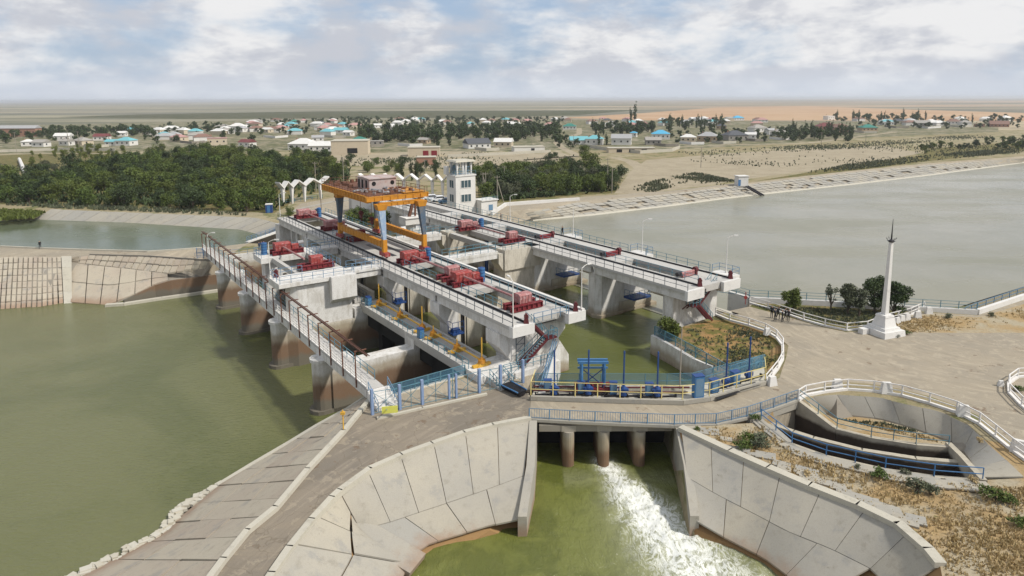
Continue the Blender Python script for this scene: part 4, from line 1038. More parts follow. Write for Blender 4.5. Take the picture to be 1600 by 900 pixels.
# ------------------------------------------------------------------ stairs on the two row ends
def stair(name, label, top, knee, foot, width_vec, rail_side=1):
    t = thing(name, label, 'staircase', tuple(foot))
    wv = Vector(width_vec)
    for a, b in ((top, knee), (foot, knee)):
        m = MB(); m.bar(a, b, .1, .28); m.bar(a + wv, b + wv, .1, .28); m_ = m
        part(m, 'stringer', M_MAROON, t)
        m = MB(); n = 13
        for i in range(n):
            p = a.lerp(b, (i + .5) / n); d = (b - a); d.z = 0; d.normalize()
            c = p + wv / 2; q = [c - wv / 2 - d * .13, c - wv / 2 + d * .13, c + wv / 2 + d * .13, c + wv / 2 - d * .13]
            m.hexa([x + Vector((0, 0, -.02)) for x in q] + [x + Vector((0, 0, .02)) for x in q])
        part(m, 'tread', M_MAROON, t)
        m = MB(); h = Vector((0, 0, 1.0))
        for off in (Vector((0, 0, 0)), wv):
            m.bar(a + off + h, b + off + h, .05); m.bar(a + off + h * .5, b + off + h * .5, .04)
            for i in range(6): p = a.lerp(b, i / 5) + off; m.bar(p, p + h, .045)
        part(m, 'railing', M_TEAL, t)
    d = (knee - top); d.z = 0; d.normalize()
    m = MB(); q = [knee - wv * .1, knee + d * 1.3 - wv * .1, knee + d * 1.3 + wv * 1.1, knee + wv * 1.1]
    m.hexa([x + Vector((0, 0, -.12)) for x in q] + [x + Vector((0, 0, .02)) for x in q])
    m.bar(knee + d * .3, knee + d * .2 - wv * 1.0 + Vector((0, 0, -.9)), .12); m.bar(knee + d * 1.1, knee + d * 1.0 - wv * 1.0 + Vector((0, 0, -.9)), .12)
    part(m, 'landing', M_MAROON, t)
    m = MB(); railing(m, [knee + d * 1.3 - wv * .1, knee + d * 1.3 + wv * 1.1, knee + wv * 1.1], 1.0, .7); part(m, 'railing', M_TEAL, t)
    return t
stair('metal_staircase', 'maroon steel stair with blue handrail on the end pier beside the sluice platform', W(-1.3, 2.9, D - .1), W(-1.3, 5.3, 3.2), W(-1.1, 1.5, .78), W(1.0, 0, 0) - W(0, 0, 0))
stair('metal_staircase', 'maroon steel stair on the reservoir side end pier above the grassy corner', W(0.2, 33.3, D - .1), W(0.0, 30.1, 2.8), W(0.0, 33.0, .1), W(.95, 0, 0) - W(0, 0, 0))
t = thing('access_ladder', 'dark steel cage ladder standing beside the nearer maroon stair', 'ladder', tuple(W(-1.9, 2.2, .7)))
m = MB()
for dv in (0, 1.2): m.bar(W(-1.9, 2.0 + dv, .7), W(-1.9, 2.0 + dv, D - .2), .07)
for k in range(6): m.bar(W(-1.9, 2.0, 1.1 + .8 * k), W(-1.9, 3.2, 1.1 + .8 * k), .05); m.bar(W(-1.9, 2.0, 1.1 + .8 * k), W(-1.9, 3.2, 1.1 + .8 * min(4, k + 1)), .04)
part(m, 'frame', M_DKRAIL, t)

# ------------------------------------------------------------------ lower foot bridge on the left
fb = thing('footbridge', 'narrow white footbridge over the green basin carrying rusty pipe posts', 'footbridge', tuple(W(-42, -14.5, 0)))
ZB = 1.35
bw0, bw1 = -15.1, -13.4
m = MB(); m.uvb(-83.4, -3.6, bw0, bw1, ZB - .18, ZB); part(m, 'deck', M_DECK, fb)
m = MB(); m.uvb(-82.6, -4.0, bw0, bw0 + .25, ZB - 1.05, ZB - .2); m.uvb(-82.6, -4.0, bw1 - .25, bw1, ZB - 1.05, ZB - .2); part(m, 'girder', M_WHITE, fb)
for uc in (-17.4, -34.0, -50.6, -66.4):
    m = MB()
    pts = [W(uc - 1.1, -11.4), W(uc + 1.1, -11.4), W(uc + 1.1, -15.2)] + [W(uc + 1.1 * math.cos(math.pi * k / 6), -15.2 - .9 * math.sin(math.pi * k / 6)) for k in range(1, 6)] + [W(uc - 1.1, -15.2)]
    m.prism(pts, -8, ZB - 1.45)
    c0 = W(uc, -14.75)
    pts2 = [W(uc - 1.3, -13.6), W(uc + 1.3, -13.6), W(uc + 1.3, -15.2)] + [W(uc + 1.3 * math.cos(math.pi * k / 6), -15.2 - 1.1 * math.sin(math.pi * k / 6)) for k in range(1, 6)] + [W(uc - 1.3, -15.2)]
    m.prism(pts2, ZB - 1.44, ZB - 1.06)
    part(m, 'pier', M_WHITE, fb)
    m = MB(); pts3 = [W(uc - 1.35, -10.8), W(uc + 1.35, -10.8), W(uc + 1.35, -15.4)] + [W(uc + 1.35 * math.cos(math.pi * k / 6), -15.4 - 1.2 * math.sin(math.pi * k / 6)) for k in range(1, 6)] + [W(uc - 1.35, -15.4)]
    m.prism(pts3, -8, Z_LOW + .45); part(m, 'pier_footing', M_BEIGE, fb)
# white concrete balustrade panels near side, blue rail far side
m = MB()
m.uvb(-82.6, -4, bw0 + .02, bw0 + .16, ZB + .0, ZB + .12)
railing(m, [W(-82.6, bw0 + .08, ZB), W(-4.0, bw0 + .08, ZB)], 1.05, 1.35, levels=(1.0, .66, .33), pw=.09, rw=.06)
part(m, 'balustrade', M_WFENCE, fb)
rl(fb, [W(-82.6, bw1 - .1, ZB), W(-5.5, bw1 - .1, ZB)], M_TEAL, step=1.9)
posts = [-82.0 + 3.6 * k for k in range(22)]
for k, uc in enumerate(posts):
    p = W(uc, bw0 - .08, ZB - .75); q = W(uc, bw0 - .08, ZB + 3.1)
    m = MB(); m.tube(p, q, .075, n=6); part(m, 'pipe_post', M_RUST, fb)
    m = MB(); m.bar(W(uc, bw0 - .15, ZB + 3.15), W(uc, bw0 + 1.15, ZB + 3.15), .13, .09); m.bar(W(uc, bw0 - .08, ZB + 3.1), W(uc, bw0 + .35, ZB + 3.1), .06); part(m, 'bracket', M_RUST, fb)
m = MB(); m.tube(W(-83.5, bw0 + .28, ZB + 3.32), W(-4.2, bw0 + .28, ZB + 3.32), .1, n=7); m.tube(W(-83.5, bw0 + .55, ZB + 3.3), W(-4.2, bw0 + .55, ZB + 3.26), .05, n=6); part(m, 'pipe', M_RUSTP, fb)
st = thing('concrete_steps', 'white concrete steps leading down from the near end of the footbridge', 'steps', tuple(W(-2.6, -14.8, 0)))
m = MB()
for k in range(7): m.uvb(-3.58 + .34 * k, -3.25 + .34 * k, bw0 - .1, bw1 + .5, -.1, ZB - .17 * k - .08)
part(m, 'treads', M_WALL, st)
for v_ in (bw0, bw1 + .4):
    m = MB(); railing(m, [W(-3.5, v_, ZB - .1), W(-1.2, v_, 0)], 1.0, .9); part(m, 'handrail', M_BLUER, st)
o = MB(); o.bar(g(604, 640, 0) , g(604, 640, 1.2), .08); o.box(g(609, 640, .9), (1.5, .06, .7), R(10), 1)
oo = o.build('notice_board', [M_POST, M_SIGNY]); tag(oo, 'small yellow notice board at the foot of the white steps', 'notice board')
# yellow depth gauge post on the bank
m = MB(); m.bar(g(537, 676, 0), g(537, 676, 0) + Vector((0, 0, 2.2)), .09); m.bar(g(537, 676, 0) + Vector((-.2, 0, 1.9)), g(537, 676, 0) + Vector((.2, 0, 1.9)), .25)

tag(m.build('marker_post', M_YELLOW), 'yellow marker post on the kerb of the slabbed left bank', 'post')

# ------------------------------------------------------------------ gantry crane
cr = thing('gantry_crane', 'yellow and blue gantry crane with rusty machinery cabin straddling the deck rails', 'gantry crane', tuple(W(-47, 5.8, D)))
CU0, CU1, CV0, CV1 = -55.5, -37.3, 2.6, 9.5
ZT = 14.2
for (uc, vc, mat, lean) in ((CU1, CV0, M_LBLUE, 1), (CU1, CV1, M_CRBLUE, 1), (CU0, CV0, M_CRBLUE, -1), (CU0, CV1, M_CRBLUE, -1)):
    m = MB()
    def ringat(z, hu, hv, du=None):
        du = (z - D - 2.5) / 8 * (-1.3 if lean > 0 else .6) if z > D + 3.1 else 0
        return [W(uc - hu + du, vc - hv, z), W(uc + hu + du, vc - hv, z), W(uc + hu + du, vc + hv, z), W(uc - hu + du, vc + hv, z)]
    b = ringat(D + 3.0, .27, .27); tp = ringat(ZT - 1.0, .47, .56)
    m.hexa(b + tp); leg = part(m, 'leg', mat, cr)
    m = MB(); m.hexa(ringat(D + 1.0, .33, .33) + ringat(D + 3.0, .33, .33)); part(m, 'leg_base', M_YEL, cr)
    m = MB(); m.hexa(ringat(ZT - 1.0, .52, .62) + ringat(ZT - .1, .75, .9)); part(m, 'leg_head', M_YEL, cr)
    m = MB(); m.uvb(uc - 1.1, uc + 1.1, vc - .42, vc + .42, D + .45, D + 1.05); w_ = part(m, 'wheel_box', M_REDBR, cr)
    m = MB()
    for du in (-.7, .7): m.tube(W(uc + du, vc - .12, D + .45), W(uc + du, vc + .12, D + .45), .26, n=12)
    part(m, 'wheel', M_STEEL, w_)
    if mat is M_LBLUE:
        for k, zz in enumerate((9.4, 10.4, 11.5, 12.6)):
            q_ = .27 + (zz - D - 3) / 4.5 * .29; uo = (zz - D - 2.5) / 8 * -1.3
            m = MB(); m.uvb(uc - .2 + uo, uc + .2 + uo, vc - q_ - .03, vc - q_ + .06, zz - .25, zz + .05); part(m, 'painted_marking', M_WALL, leg)
for vc in (CV0, CV1):
    m = MB(); m.uvb(CU0 + .4, CU1 - .4, vc - .3, vc + .3, D + 1.75, D + 2.7)
    for k in range(15): uc = CU0 + .8 + (CU1 - CU0 - 1.6) * k / 14; m.uvb(uc - .04, uc + .04, vc - .36, vc + .36, D + 1.7, D + 2.75)
    part(m, 'sill_beam', M_YEL, cr)
def girder(u0, u1, v0, v1, z0, z1, rib=1.2):
    m = MB(); m.uvb(u0, u1, v0, v1, z0, z1); m.uvb(u0 - .03, u1 + .03, v0 - .14, v1 + .14, z1, z1 + .1); m.uvb(u0 - .03, u1 + .03, v0 - .14, v1 + .14, z0 - .1, z0)
    L = (u1 - u0) if (u1 - u0) > (v1 - v0) else (v1 - v0); n = int(L / rib)
    for k in range(n + 1):
        if u1 - u0 > v1 - v0: c = u0 + (u1 - u0) * k / n; m.uvb(c - .04, c + .04, v0 - .1, v1 + .1, z0, z1)
        else: c = v0 + (v1 - v0) * k / n; m.uvb(u0 - .1, u1 + .1, c - .04, c + .04, z0, z1)
    return m
part(girder(-59.2, -39.4, 1.0, 1.5, ZT + .15, ZT + .95), 'main_girder', M_YEL, cr)
part(girder(-59.2, -39.4, 10.1, 10.6, ZT + .15, ZT + .95), 'main_girder', M_YEL, cr)
part(girder(-39.35, -38.8, .6, 11.2, ZT + .4, ZT + .95), 'end_girder', M_YEL, cr)
part(girder(-38.95, -38.4, 2.6, 9.6, ZT - .45, ZT - .05, 1.0), 'end_girder', M_YEL, cr)
part(girder(-55.4, -54.8, 1.5, 10.1, ZT + .2, ZT + .9), 'cross_girder', M_YEL, cr)
m = MB(); m.uvb(-59.0, -39.4, 1.2, 10.5, ZT + 1.06, ZT + 1.12); part(m, 'top_platform', M_RUST, cr)
m = MB(); m.uvb(-45.5, -38.9, 7.0, 10.9, ZT + 1.19, ZT + 1.26); part(m, 'top_plate', M_YEL, cr)
m = MB(); railing(m, [W(-38.9, .7, ZT + 1.0), W(-38.9, 11.1, ZT + 1.0)], 1.05, 1.3); railing(m, [W(-59.1, 1.0, ZT + 1.0), W(-38.9, 1.0, ZT + 1.0)], 1.05, 1.2); railing(m, [W(-59.1, 1.0, ZT + 1.0), W(-59.1, 10.6, ZT + 1.0), W(-38.9, 10.6, ZT + 1.0)], 1.05, 1.5)
part(m, 'railing', M_RUST, cr)
rr = random.Random(5)
m = MB()
for k in range(46):
    uc, vc = rr.uniform(-58, -39.6), rr.uniform(1.8, 9.6)
    if -51.5 < uc < -45 and 3.4 < vc < 9.4: continue
    m.box(W(uc, vc, ZT + 1.18 + .2), (rr.uniform(.25, 1.1), rr.uniform(.2, .7), rr.uniform(.2, .75)), rr.uniform(0, 3))
part(m, 'winch_machinery', M_RUST, cr)
m = MB()
for k in range(34):
    uc, vc = rr.uniform(-46, -39.6), rr.uniform(1.4, 10.2)
    if rr.random() < .5: m.box(W(uc, vc, ZT + 1.18 + .2), (rr.uniform(.2, .6), rr.uniform(.2, .5), rr.uniform(.2, .5)), rr.uniform(0, 3))
    else: a = rr.uniform(0, 3); m.tube(W(uc, vc, ZT + 1.45), W(uc + rr.uniform(-1, 1), vc + rr.uniform(-1, 1), ZT + 1.45), rr.uniform(.08, .24), n=8)
part(m, 'drum_gear', M_GREYM, cr)
m = MB(); m.uvb(-50.2, -45.4, 4.0, 8.8, ZT + 1.2, ZT + 2.95); ring = [(-50.4, ZT + 2.95), (-45.2, ZT + 2.95), (-45.2, ZT + 3.05), (-47.8, ZT + 3.2), (-50.4, ZT + 3.05)]
profv(m, ring, 3.85, 8.95)
cab = part(m, 'machinery_cabin', M_CABIN, cr)
for vc in (4.8, 8.1):
    m = MB(); m.tube(W(-45.4, vc, ZT + 2.2), W(-45.36, vc, ZT + 2.2), .36, n=14); part(m, 'round_window', M_BLACK, cab)
for uc in (-49.6, -48.2, -46.6):
    m = MB(); m.uvb(uc - .32, uc + .32, 3.97, 4.0, ZT + 1.3, ZT + 2.7); part(m, 'doorway', M_BLACK, cab)
for (uc, vc, zz) in ((-46.0, 2.6, 11.4), (-44.0, 3.6, 10.6), (-58.8, 3.4, 12.6)):
    m = MB(); m.tube(W(uc, vc, ZT + .9), W(uc, vc, zz + .5), .04, n=5)
    h_ = part(m, 'hoist_rope', M_RUST, cr)
    m = MB(); m.box(W(uc, vc, zz), (.55, .3, 1.1), ROTU); m.tube(W(uc - .2, vc, zz + .3), W(uc + .2, vc, zz + .3), .38, n=12); m.tube(W(uc, vc, zz - .55), W(uc, vc, zz - 1.1), .1, .03, n=6); m.bar(W(uc, vc, zz - 1.1), W(uc, vc + .25, zz - .85), .07)
    part(m, 'hook_block', M_MAROON if zz != 12.6 else M_RUST, h_)
m = MB(); m.tube(W(-59.3, .7, ZT), W(-59.3, .7, ZT - 3.6), .05, n=5); part(m, 'hanging_chain', M_RUST, cr)
m = MB()
for k in range(9): m.bar(W(CU0 - .9 + .2 * k, CV1 - 1.5, D + .9 + .75 * k if k else D + 1.0), W(CU0 - .9 + .2 * k, CV1 - 1.0, D + .9 + .75 * k if k else D + 1.0), .05)
part(m, 'ladder', M_YEL, cr)
# old jib crane behind the gantry
jb = thing('jib_crane', 'old grey pillar jib crane with rusty arm between the gantry and the white wall', 'jib crane', tuple(g(643, 392, .6)))
p = g(643, 390, .6)
m = MB(); m.box(p + Vector((0, 0, 1.2)), (3.0, 3.0, 2.6), .5); m.tube(p + Vector((0, 0, 2.5)), p + Vector((0, 0, 5.2)), .55, 1.15, n=10); part(m, 'pedestal', M_WPOST, jb)
m = MB(); m.box(p + Vector((0, 0, 5.9)), (3.6, 3.0, 1.2), .6); m.box(p + Vector((0.2, 0, 6.6)), (3.9, 3.2, .15), .6); part(m, 'platform', M_WPOST, jb)
m = MB(); m.bar(p + Vector((-.3, 0, 6.6)), p + Vector((.5, 0, 9.4)), .5); m.bar(p + Vector((.5, 0, 9.4)), p + Vector((2.2, 0, 10.6)), .4); m.bar(p + Vector((.9, 0, 6.8)), p + Vector((1.0, 0, 9.6)), .3); part(m, 'arm', M_RUST, jb)
m = MB()
for k in range(5): a = k * 1.25; m.bar(p + Vector((-1.2 + .3 * math.cos(a), .4 * math.sin(a), 6.6)), p + Vector((-1.2 + .3 * math.cos(a), .4 * math.sin(a), 10.6)), .06)
for k in range(6): m.bar(p + Vector((-1.5, 0, 7 + .6 * k)), p + Vector((-.7, 0, 7.4 + .6 * k)), .05)
part(m, 'ladder_cage', M_GREYM, jb)

# ------------------------------------------------------------------ hoists on the decks
def cover_box(m, u, v, su, sv, h, z):
    m.uvb(u - su / 2, u + su / 2, v - sv / 2, v + sv / 2, z, z + h * .82)
    ring = [(u - su / 2 - .04, z + h * .82), (u + su / 2 + .04, z + h * .82), (u + su / 2 - .22, z + h), (u - su / 2 + .22, z + h)]
    profv(m, ring, v - sv / 2 - .04, v + sv / 2 + .04)
    n = int(sv / .4)
    for k in range(n + 1): c = v - sv / 2 + sv * k / n; m.uvb(u + su / 2, u + su / 2 + .05, c - .03, c + .03, z, z + h * .8)
def gate_hoist(u, v0, L, main, label, cover, z=D, group='red gate hoists on the crane decks'):
    t = thing('gate_hoist', label, 'hoist', tuple(W(u, v0 + L / 2, z)), group=group)
    for du in (-.75, .75):
        m = MB(); m.uvb(u + du - .28, u + du + .28, v0, v0 + L, z + .08, z + .16); m.uvb(u + du - .28, u + du + .28, v0, v0 + L, z + .67, z + .75); m.uvb(u + du - .08, u + du + .08, v0 + .02, v0 + L - .02, z + .16, z + .67)
        for k in range(7): c = v0 + .1 + (L - .2) * k / 6; m.uvb(u + du - .27, u + du + .27, c - .04, c + .04, z + .16, z + .67)
        part(m, 'base_beam', M_RED, t)
    m = MB(); m.uvb(u - .5, u + .5, v0 + .3, v0 + L - .3, z + .2, z + .5); part(m, 'drum', M_MAROON, t)
    if main:
        m = MB(); cover_box(m, u, v0 + 1.75, 1.6, 2.4, 1.15, z + .75); part(m, 'cover', cover, t)
        m = MB(); cover_box(m, u + .1, v0 + 3.75, 1.0, 1.0, .7, z + .75); part(m, 'gearbox_cover', cover, t)
        m = MB(); m.tube(W(u, v0 + 4.3, z + 1.5), W(u, v0 + L + .2, z + 1.5), .32, n=10); part(m, 'motor', M_GREYM, t)
    else:
        m = MB(); cover_box(m, u - .2, v0 + L * .52, 1.3, 1.7, 1.1, z + .75); part(m, 'cover', cover, t)
        m = MB()
        for k in range(5): c = v0 + .5 + (L - 1) * k / 4; m.bar(W(u + .6, c, z + .75), W(u + .95, c, z + .75), .05); m.bar(W(u + .95, c, z + .9), W(u + .95, c, z + 1.4), .05)
        part(m, 'bracket', M_RED, t)
    return t
def shaft(a, v, b, t, z=D, v2=None):
    m = MB(); m.tube(W(a, v, z + 1.3), W(b, v2 if v2 is not None else v, z + 1.3), .15, n=8); return part(m, 'drive_shaft', M_RED if False else M_PINK, t)
h = gate_hoist(-32.4, 2.6, 4.6, True, 'red hoist on the near row just in front of the gantry crane', M_REDBR); shaft(-31.4, 4.4, -21.6, h)
gate_hoist(-20.7, 2.8, 4.2, False, 'small pink capped hoist on the near row touching the brighter red one', M_PINK)
h = gate_hoist(-17.6, 2.7, 4.6, True, 'bright red hoist in the middle of the near row beside a ribbed blue tank', M_REDBR); shaft(-16.7, 4.4, -5.9, h)
gate_hoist(-4.7, 2.8, 4.5, False, 'pink capped hoist at the near end of the near row above the stair', M_PINK)
h = gate_hoist(-64.8, 2.6, 4.6, True, 'pale pink hoist on the near row just behind the gantry crane', M_PINK); shaft(-63.8, 4.4, -52.5, h)
gate_hoist(-52.6, 2.8, 4.2, False, 'dark red hoist under the gantry crane between its legs', M_RED)
h = gate_hoist(-80.6, 2.6, 4.6, True, 'farthest pink hoist at the far left end of the near row', M_PINK); shaft(-79.6, 4.4, -66.6, h)
h = gate_hoist(-50.2, -11.0, 5.0, True, 'bright red hoist with blue tank on the far deck of the left block', M_REDBR); shaft(-49.2, -9.3, -39.2, h)
gate_hoist(-38.1, -10.5, 5.0, False, 'bright red capped hoist on the near deck of the left block', M_REDBR)
h = gate_hoist(-49.3, 22.8, 4.6, True, 'greyish pink hoist on the cross row farther from the camera', M_PINK); shaft(-48.3, 24.6, -36.5, h)
gate_hoist(-35.4, 23.2, 4.4, False, 'greyish pink capped hoist at the head of the beige cross block', M_PINK)
def tank(p, label, h=1.9):
    t = thing('blue_tank', label, 'equipment tank', tuple(p), group='ribbed blue tanks beside the hoists', world_author=False)
    m = MB(); m.tube((0, 0, 0), (0, 0, h), .46, n=16); part(m, 'body', M_BLUE, t)
    m = MB()
    for z in (.35, .8, 1.25, 1.65): m.tube((0, 0, z), (0, 0, z + .07), .5, n=16)
    m.tube((0, 0, h), (0, 0, h + .12), .4, .15, n=16); part(m, 'hoop', M_NAVY, t)
    return t
tk = tank(W(-32.3, 7.45, D), 'ribbed blue tank at the back rail right of the gantry crane foot')
for p, l in ((W(-17.4, 7.5, D), 'ribbed blue tank in the middle of the near row beside the bright red hoist'), (W(-80.0, 7.5, D), 'ribbed blue tank at the far left hoist of the near row'),
             (W(-51.4, -11.7, D), 'ribbed blue tank on the left block next to three workers'), (W(-48.8, 27.9, D), 'ribbed blue tank on the cross row by the greyish pink hoist')):
    dup(tk, p, 0, l)
# long horizontal drums on the upstream row
for k, (uc, lab) in enumerate(((-34.2, 'farthest red cylinder winch lying across the upstream deck'), (-17.6, 'middle red cylinder winch lying across the upstream deck'), (-2.6, 'nearest red cylinder winch lying across the upstream deck by the stair'))):
    t = thing('cylinder_winch', lab, 'winch', tuple(W(uc, 31, D)), group='red cylinder winches on the upstream deck')
    m = MB(); m.tube(W(uc, 30.4, D + .6), W(uc, 33.2, D + .6), .2, n=10); m.uvb(uc - .25, uc + .25, 30.6, 33.0, D + .1, D + .45); part(m, 'drum', M_RED if k != 2 else M_PINK, t)
    m = MB(); m.tube(W(uc, 29.6, D + .6), W(uc, 30.4, D + .6), .3, n=10); part(m, 'motor', M_STEEL, t)
    m = MB(); m.tube(W(uc, 33.2, D + .75), W(uc, 33.7, D + .75), .4, n=10); m.uvb(uc - .3, uc + .3, 33.2, 33.6, D, D + .5); part(m, 'bearing', M_MAROON, t)
# yellow hoists on the low walkway
def yellow_hoist(u, screw, label):
    t = thing('screw_hoist', label, 'hoist', tuple(W(u, -1.9, .8)), group='yellow screw hoists on the low walkway')
    m = MB(); profu(m, [(-2.7, .82), (-1.1, .82), (-1.5, 1.2), (-2.3, 1.2)], u - .3, u + .3); m.uvb(u - .2, u + .2, -3.1, -.8, .85, 1.1); part(m, 'base', M_YELLOW, t)
    m = MB(); m.tube(W(u, -1.9, 1.2), W(u, -1.9, 1.6), .46, .4, n=12); m.tube(W(u, -1.9, 1.6), W(u, -1.9, 1.85), .26, .16, n=10); part(m, 'gearbox', M_YEL, t)
    m = MB(); m.tube(W(u, -1.9, 1.8), W(u, -1.9, 1.9 + (2.2 if screw else .45)), .075, n=7); part(m, 'screw_stem', M_YELLOW, t)
    return t
ys = [(-29.9, True, 'yellow screw hoist with raised stem at the far end of the low walkway'), (-23.2, False, 'yellow screw hoist without stem, second from the far end of the low walkway'),
      (-16.9, True, 'yellow screw hoist with raised stem in the middle of the low walkway'), (-14.0, False, 'yellow screw hoist beside the small blue box in the middle of the low walkway'),
      (-8.3, False, 'low yellow screw hoist between the blue box and the near end of the walkway'), (-3.0, True, 'yellow screw hoist with raised stem at the near end of the low walkway')]
hs = [yellow_hoist(*y) for y in ys]
for a, b, i in ((-29.4, -23.7, 0), (-22.7, -17.4, 1), (-13.5, -8.8, 3), (-7.8, -3.5, 4)):
    m = MB(); m.tube(W(a, -1.95, 1.5), W(b, -1.95, 1.5), .11, n=7); part(m, 'drive_shaft', M_YELLOW, hs[i])
def cabinet(p, sz, rz, label, mat=M_BLUE, group='blue electrical cabinets'):
    t = thing('electrical_cabinet', label, 'cabinet', tuple(p), rz, group=group, world_author=False)
    m = MB(); m.box((0, 0, sz[2] / 2 + .1), sz); part(m, 'body', mat, t)
    m = MB(); m.box((0, -sz[1] / 2 - .012, sz[2] / 2 + .1), (sz[0] * .8, .02, sz[2] * .8)); m.box((sz[0] * .3, -sz[1] / 2 - .03, sz[2] / 2 + .1), (.04, .03, .15)); part(m, 'door', M_BLUER, t)
    m = MB(); m.box((0, 0, sz[2] + .13), (sz[0] + .1, sz[1] + .1, .06)); part(m, 'cap', M_NAVY, t)
    for x_ in (-.35, .35): m = MB(); m.box((sz[0] * x_, 0, .05), (.08, sz[1] * .8, .1)); part(m, 'foot', M_NAVY, t)
    return t
cabinet(W(-31.3, -2.9, .8), (.9, .6, 1.1), ROTU, 'blue cabinet at the far end of the low walkway')
cabinet(W(-14.9, -3.2, .8), (.8, .6, 1.1), ROTU, 'blue cabinet halfway along the low walkway')

# ------------------------------------------------------------------ sluice platform, road bridge and outlet
PF = pl([(829.5, 626.5), (969, 631), (1067, 633.6), (1109, 628), (1151.6, 615), (1196.5, 602.6)])
PR = pl([(836.5, 605), (1042, 606), (1081, 604.6), (1146, 587), (1194, 574)], .3)
sl = thing('sluice_platform', 'curved concrete sluice platform with yellow front rail beside the road', 'sluice', tuple(PF[2]))
m = MB(); m.prism([(p.x, p.y) for p in PF] + [(p.x, p.y) for p in reversed(PR)], -.9, .32); part(m, 'deck', M_BEAM, sl)
m = MB()
for a, b in zip(PF[:-1], PF[1:]): m.bar(a + Vector((0, .1, .3)), b + Vector((0, .1, .3)), .3, .42)
part(m, 'kerb_beam', M_SLAB, sl)
m = MB(); railing(m, [p + Vector((0, .25, .5)) for p in PF], 1.45, 2.45, levels=(1.0, .45), pw=.075, rw=.055); m.bar(PF[0] + Vector((0, .2, 1.9)), PR[0] + Vector((0, 0, 1.9)), .07); m.bar(PF[-1] + Vector((0, .2, 1.9)), PR[-1] + Vector((0, 0, 1.2)), .07)
part(m, 'yellow_railing', M_PALEY, sl)
rl(sl, [p + Vector((0, 0, .02)) for p in PR], M_TEAL, h=1.5, step=2.4)
m = MB(); meshpanel(m, [p + Vector((0, -.02, .02)) for p in PR], 1.45); part(m, 'mesh_panel', M_MESH, sl)
m = MB()
for off, z in ((1.5, .55), (2.1, .75)):
    pts = [PF[0].lerp(PR[0], off / 3), PF[1].lerp(PR[0].lerp(PR[1], .62), off / 3), PF[2].lerp(PR[2], off / 3)]
    for a, b in zip(pts[:-1], pts[1:]): m.tube(Vector((a.x, a.y, z)), Vector((b.x, b.y, z)), .09, n=6)
part(m, 'pipe', M_MAROON, sl)
m = MB()
for a, b in zip(PR[:2], PR[1:3]): m.bar(a + Vector((0, -.35, .15)), b + Vector((0, -.35, .15)), .5, .3)
part(m, 'rear_beam', M_BEAM, sl)
m = MB(); m.box((3.6 + 5, 63.9 + 1.2, -1.6), (16, .5, 3.5)); m.hexa([at(15.2, 64.4, -3.6), at(26.5, 68.0, -3.6), at(26.3, 68.6, -3.6), at(15.0, 65.2, -3.6), at(15.2, 64.4, -.92), at(26.5, 68.0, -.92), at(26.3, 68.6, -.92), at(15.0, 65.2, -.92)])
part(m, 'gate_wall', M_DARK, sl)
def blue_hoist(p, label, rz=0.0, stem=3.6):
    t = thing('screw_hoist', label, 'hoist', tuple(p), rz, group='blue screw hoists on the sluice platform', world_author=False)
    m = MB(); m.bar((-1.9, 0, .09), (1.9, 0, .09), .16, .16); m.bar((-.55, -.25, .12), (-.15, .1, .45), .12); m.bar((.55, -.25, .12), (.15, .1, .45), .12); m.box((-1.9, 0, .2), (.14, .3, .3)); m.box((1.9, 0, .2), (.14, .3, .3)); part(m, 'base', M_STEEL, t)
    m = MB(); m.tube((0, 0, .2), (0, 0, .55), .34, .3, n=12); m.box((0, 0, .72), (.8, .5, .4)); m.tube((-.5, 0, .72), (.5, 0, .72), .2, n=10); m.tube((0, 0, .9), (0, 0, 1.15), .32, .2, n=12); part(m, 'gearbox', M_NAVY, t)
    m = MB(); m.tube((0, 0, 1.1), (0, 0, 1.1 + stem), .085, n=7); m.tube((0, 0, 1.1 + stem), (0, 0, 1.28 + stem), .11, .05, n=7); part(m, 'screw_stem', M_NAVY, t)
    return t
b0 = blue_hoist(g(866, 618, .32), 'blue screw hoist at the left end of the sluice platform')
for px, py, rz, lab in ((919, 618, 0, 'blue screw hoist under the blue lifting frame on the sluice platform'), (974, 620, 0, 'blue screw hoist right of the blue lifting frame'), (1026.5, 621, .05, 'blue screw hoist left of the tall blue cabinet at the platform bend'),
                        (1134, 605, .45, 'blue screw hoist on the slanting end of the platform between two small cabinets'), (1169.5, 594, .5, 'blue screw hoist at the right tip of the sluice platform')):
    dup(b0, g(px, py, .32), rz, lab)
lf = thing('lifting_frame', 'blue steel lifting frame with cross bracing on the sluice platform', 'lifting frame', tuple(g(925, 612, .32)))
for px in (908, 943):
    m = MB()
    for dy in (-.35, .35): p = g(px, 612, .32) + Vector((0, dy, 0)); m.bar(p, p + Vector((0, 0, 3.3)), .2)
    for k in range(4): p = g(px, 612, .32); m.bar(p + Vector((0, -.35, .4 + .7 * k)), p + Vector((0, .35, 1.0 + .7 * k)), .07)
    part(m, 'leg', M_BLUE, lf)
pa, pb = g(908, 612, .32), g(943, 612, .32)
m = MB()
for dy in (-.35, .35): m.bar(pa + Vector((-.4, dy, 3.3)), pb + Vector((.4, dy, 3.3)), .2, .24)
m.bar(pa + Vector((-.4, 0, 2.6)), pb + Vector((.4, 0, 2.6)), .16); part(m, 'top_beam', M_BLUE, lf)
m = MB(); m.bar(pa + Vector((0, .1, .6)), pb + Vector((0, .1, 2.5)), .08); m.bar(pa + Vector((0, .1, 2.5)), pb + Vector((0, .1, .6)), .08); part(m, 'brace', M_NAVY, lf)
m = MB(); m.bar(pa + Vector((-.7, -.5, .45)), pb + Vector((.9, -.5, .45)), .3, .35); m.bar(pa + Vector((-.7, .1, .8)), pb + Vector((.9, .1, .8)), .3, .3)
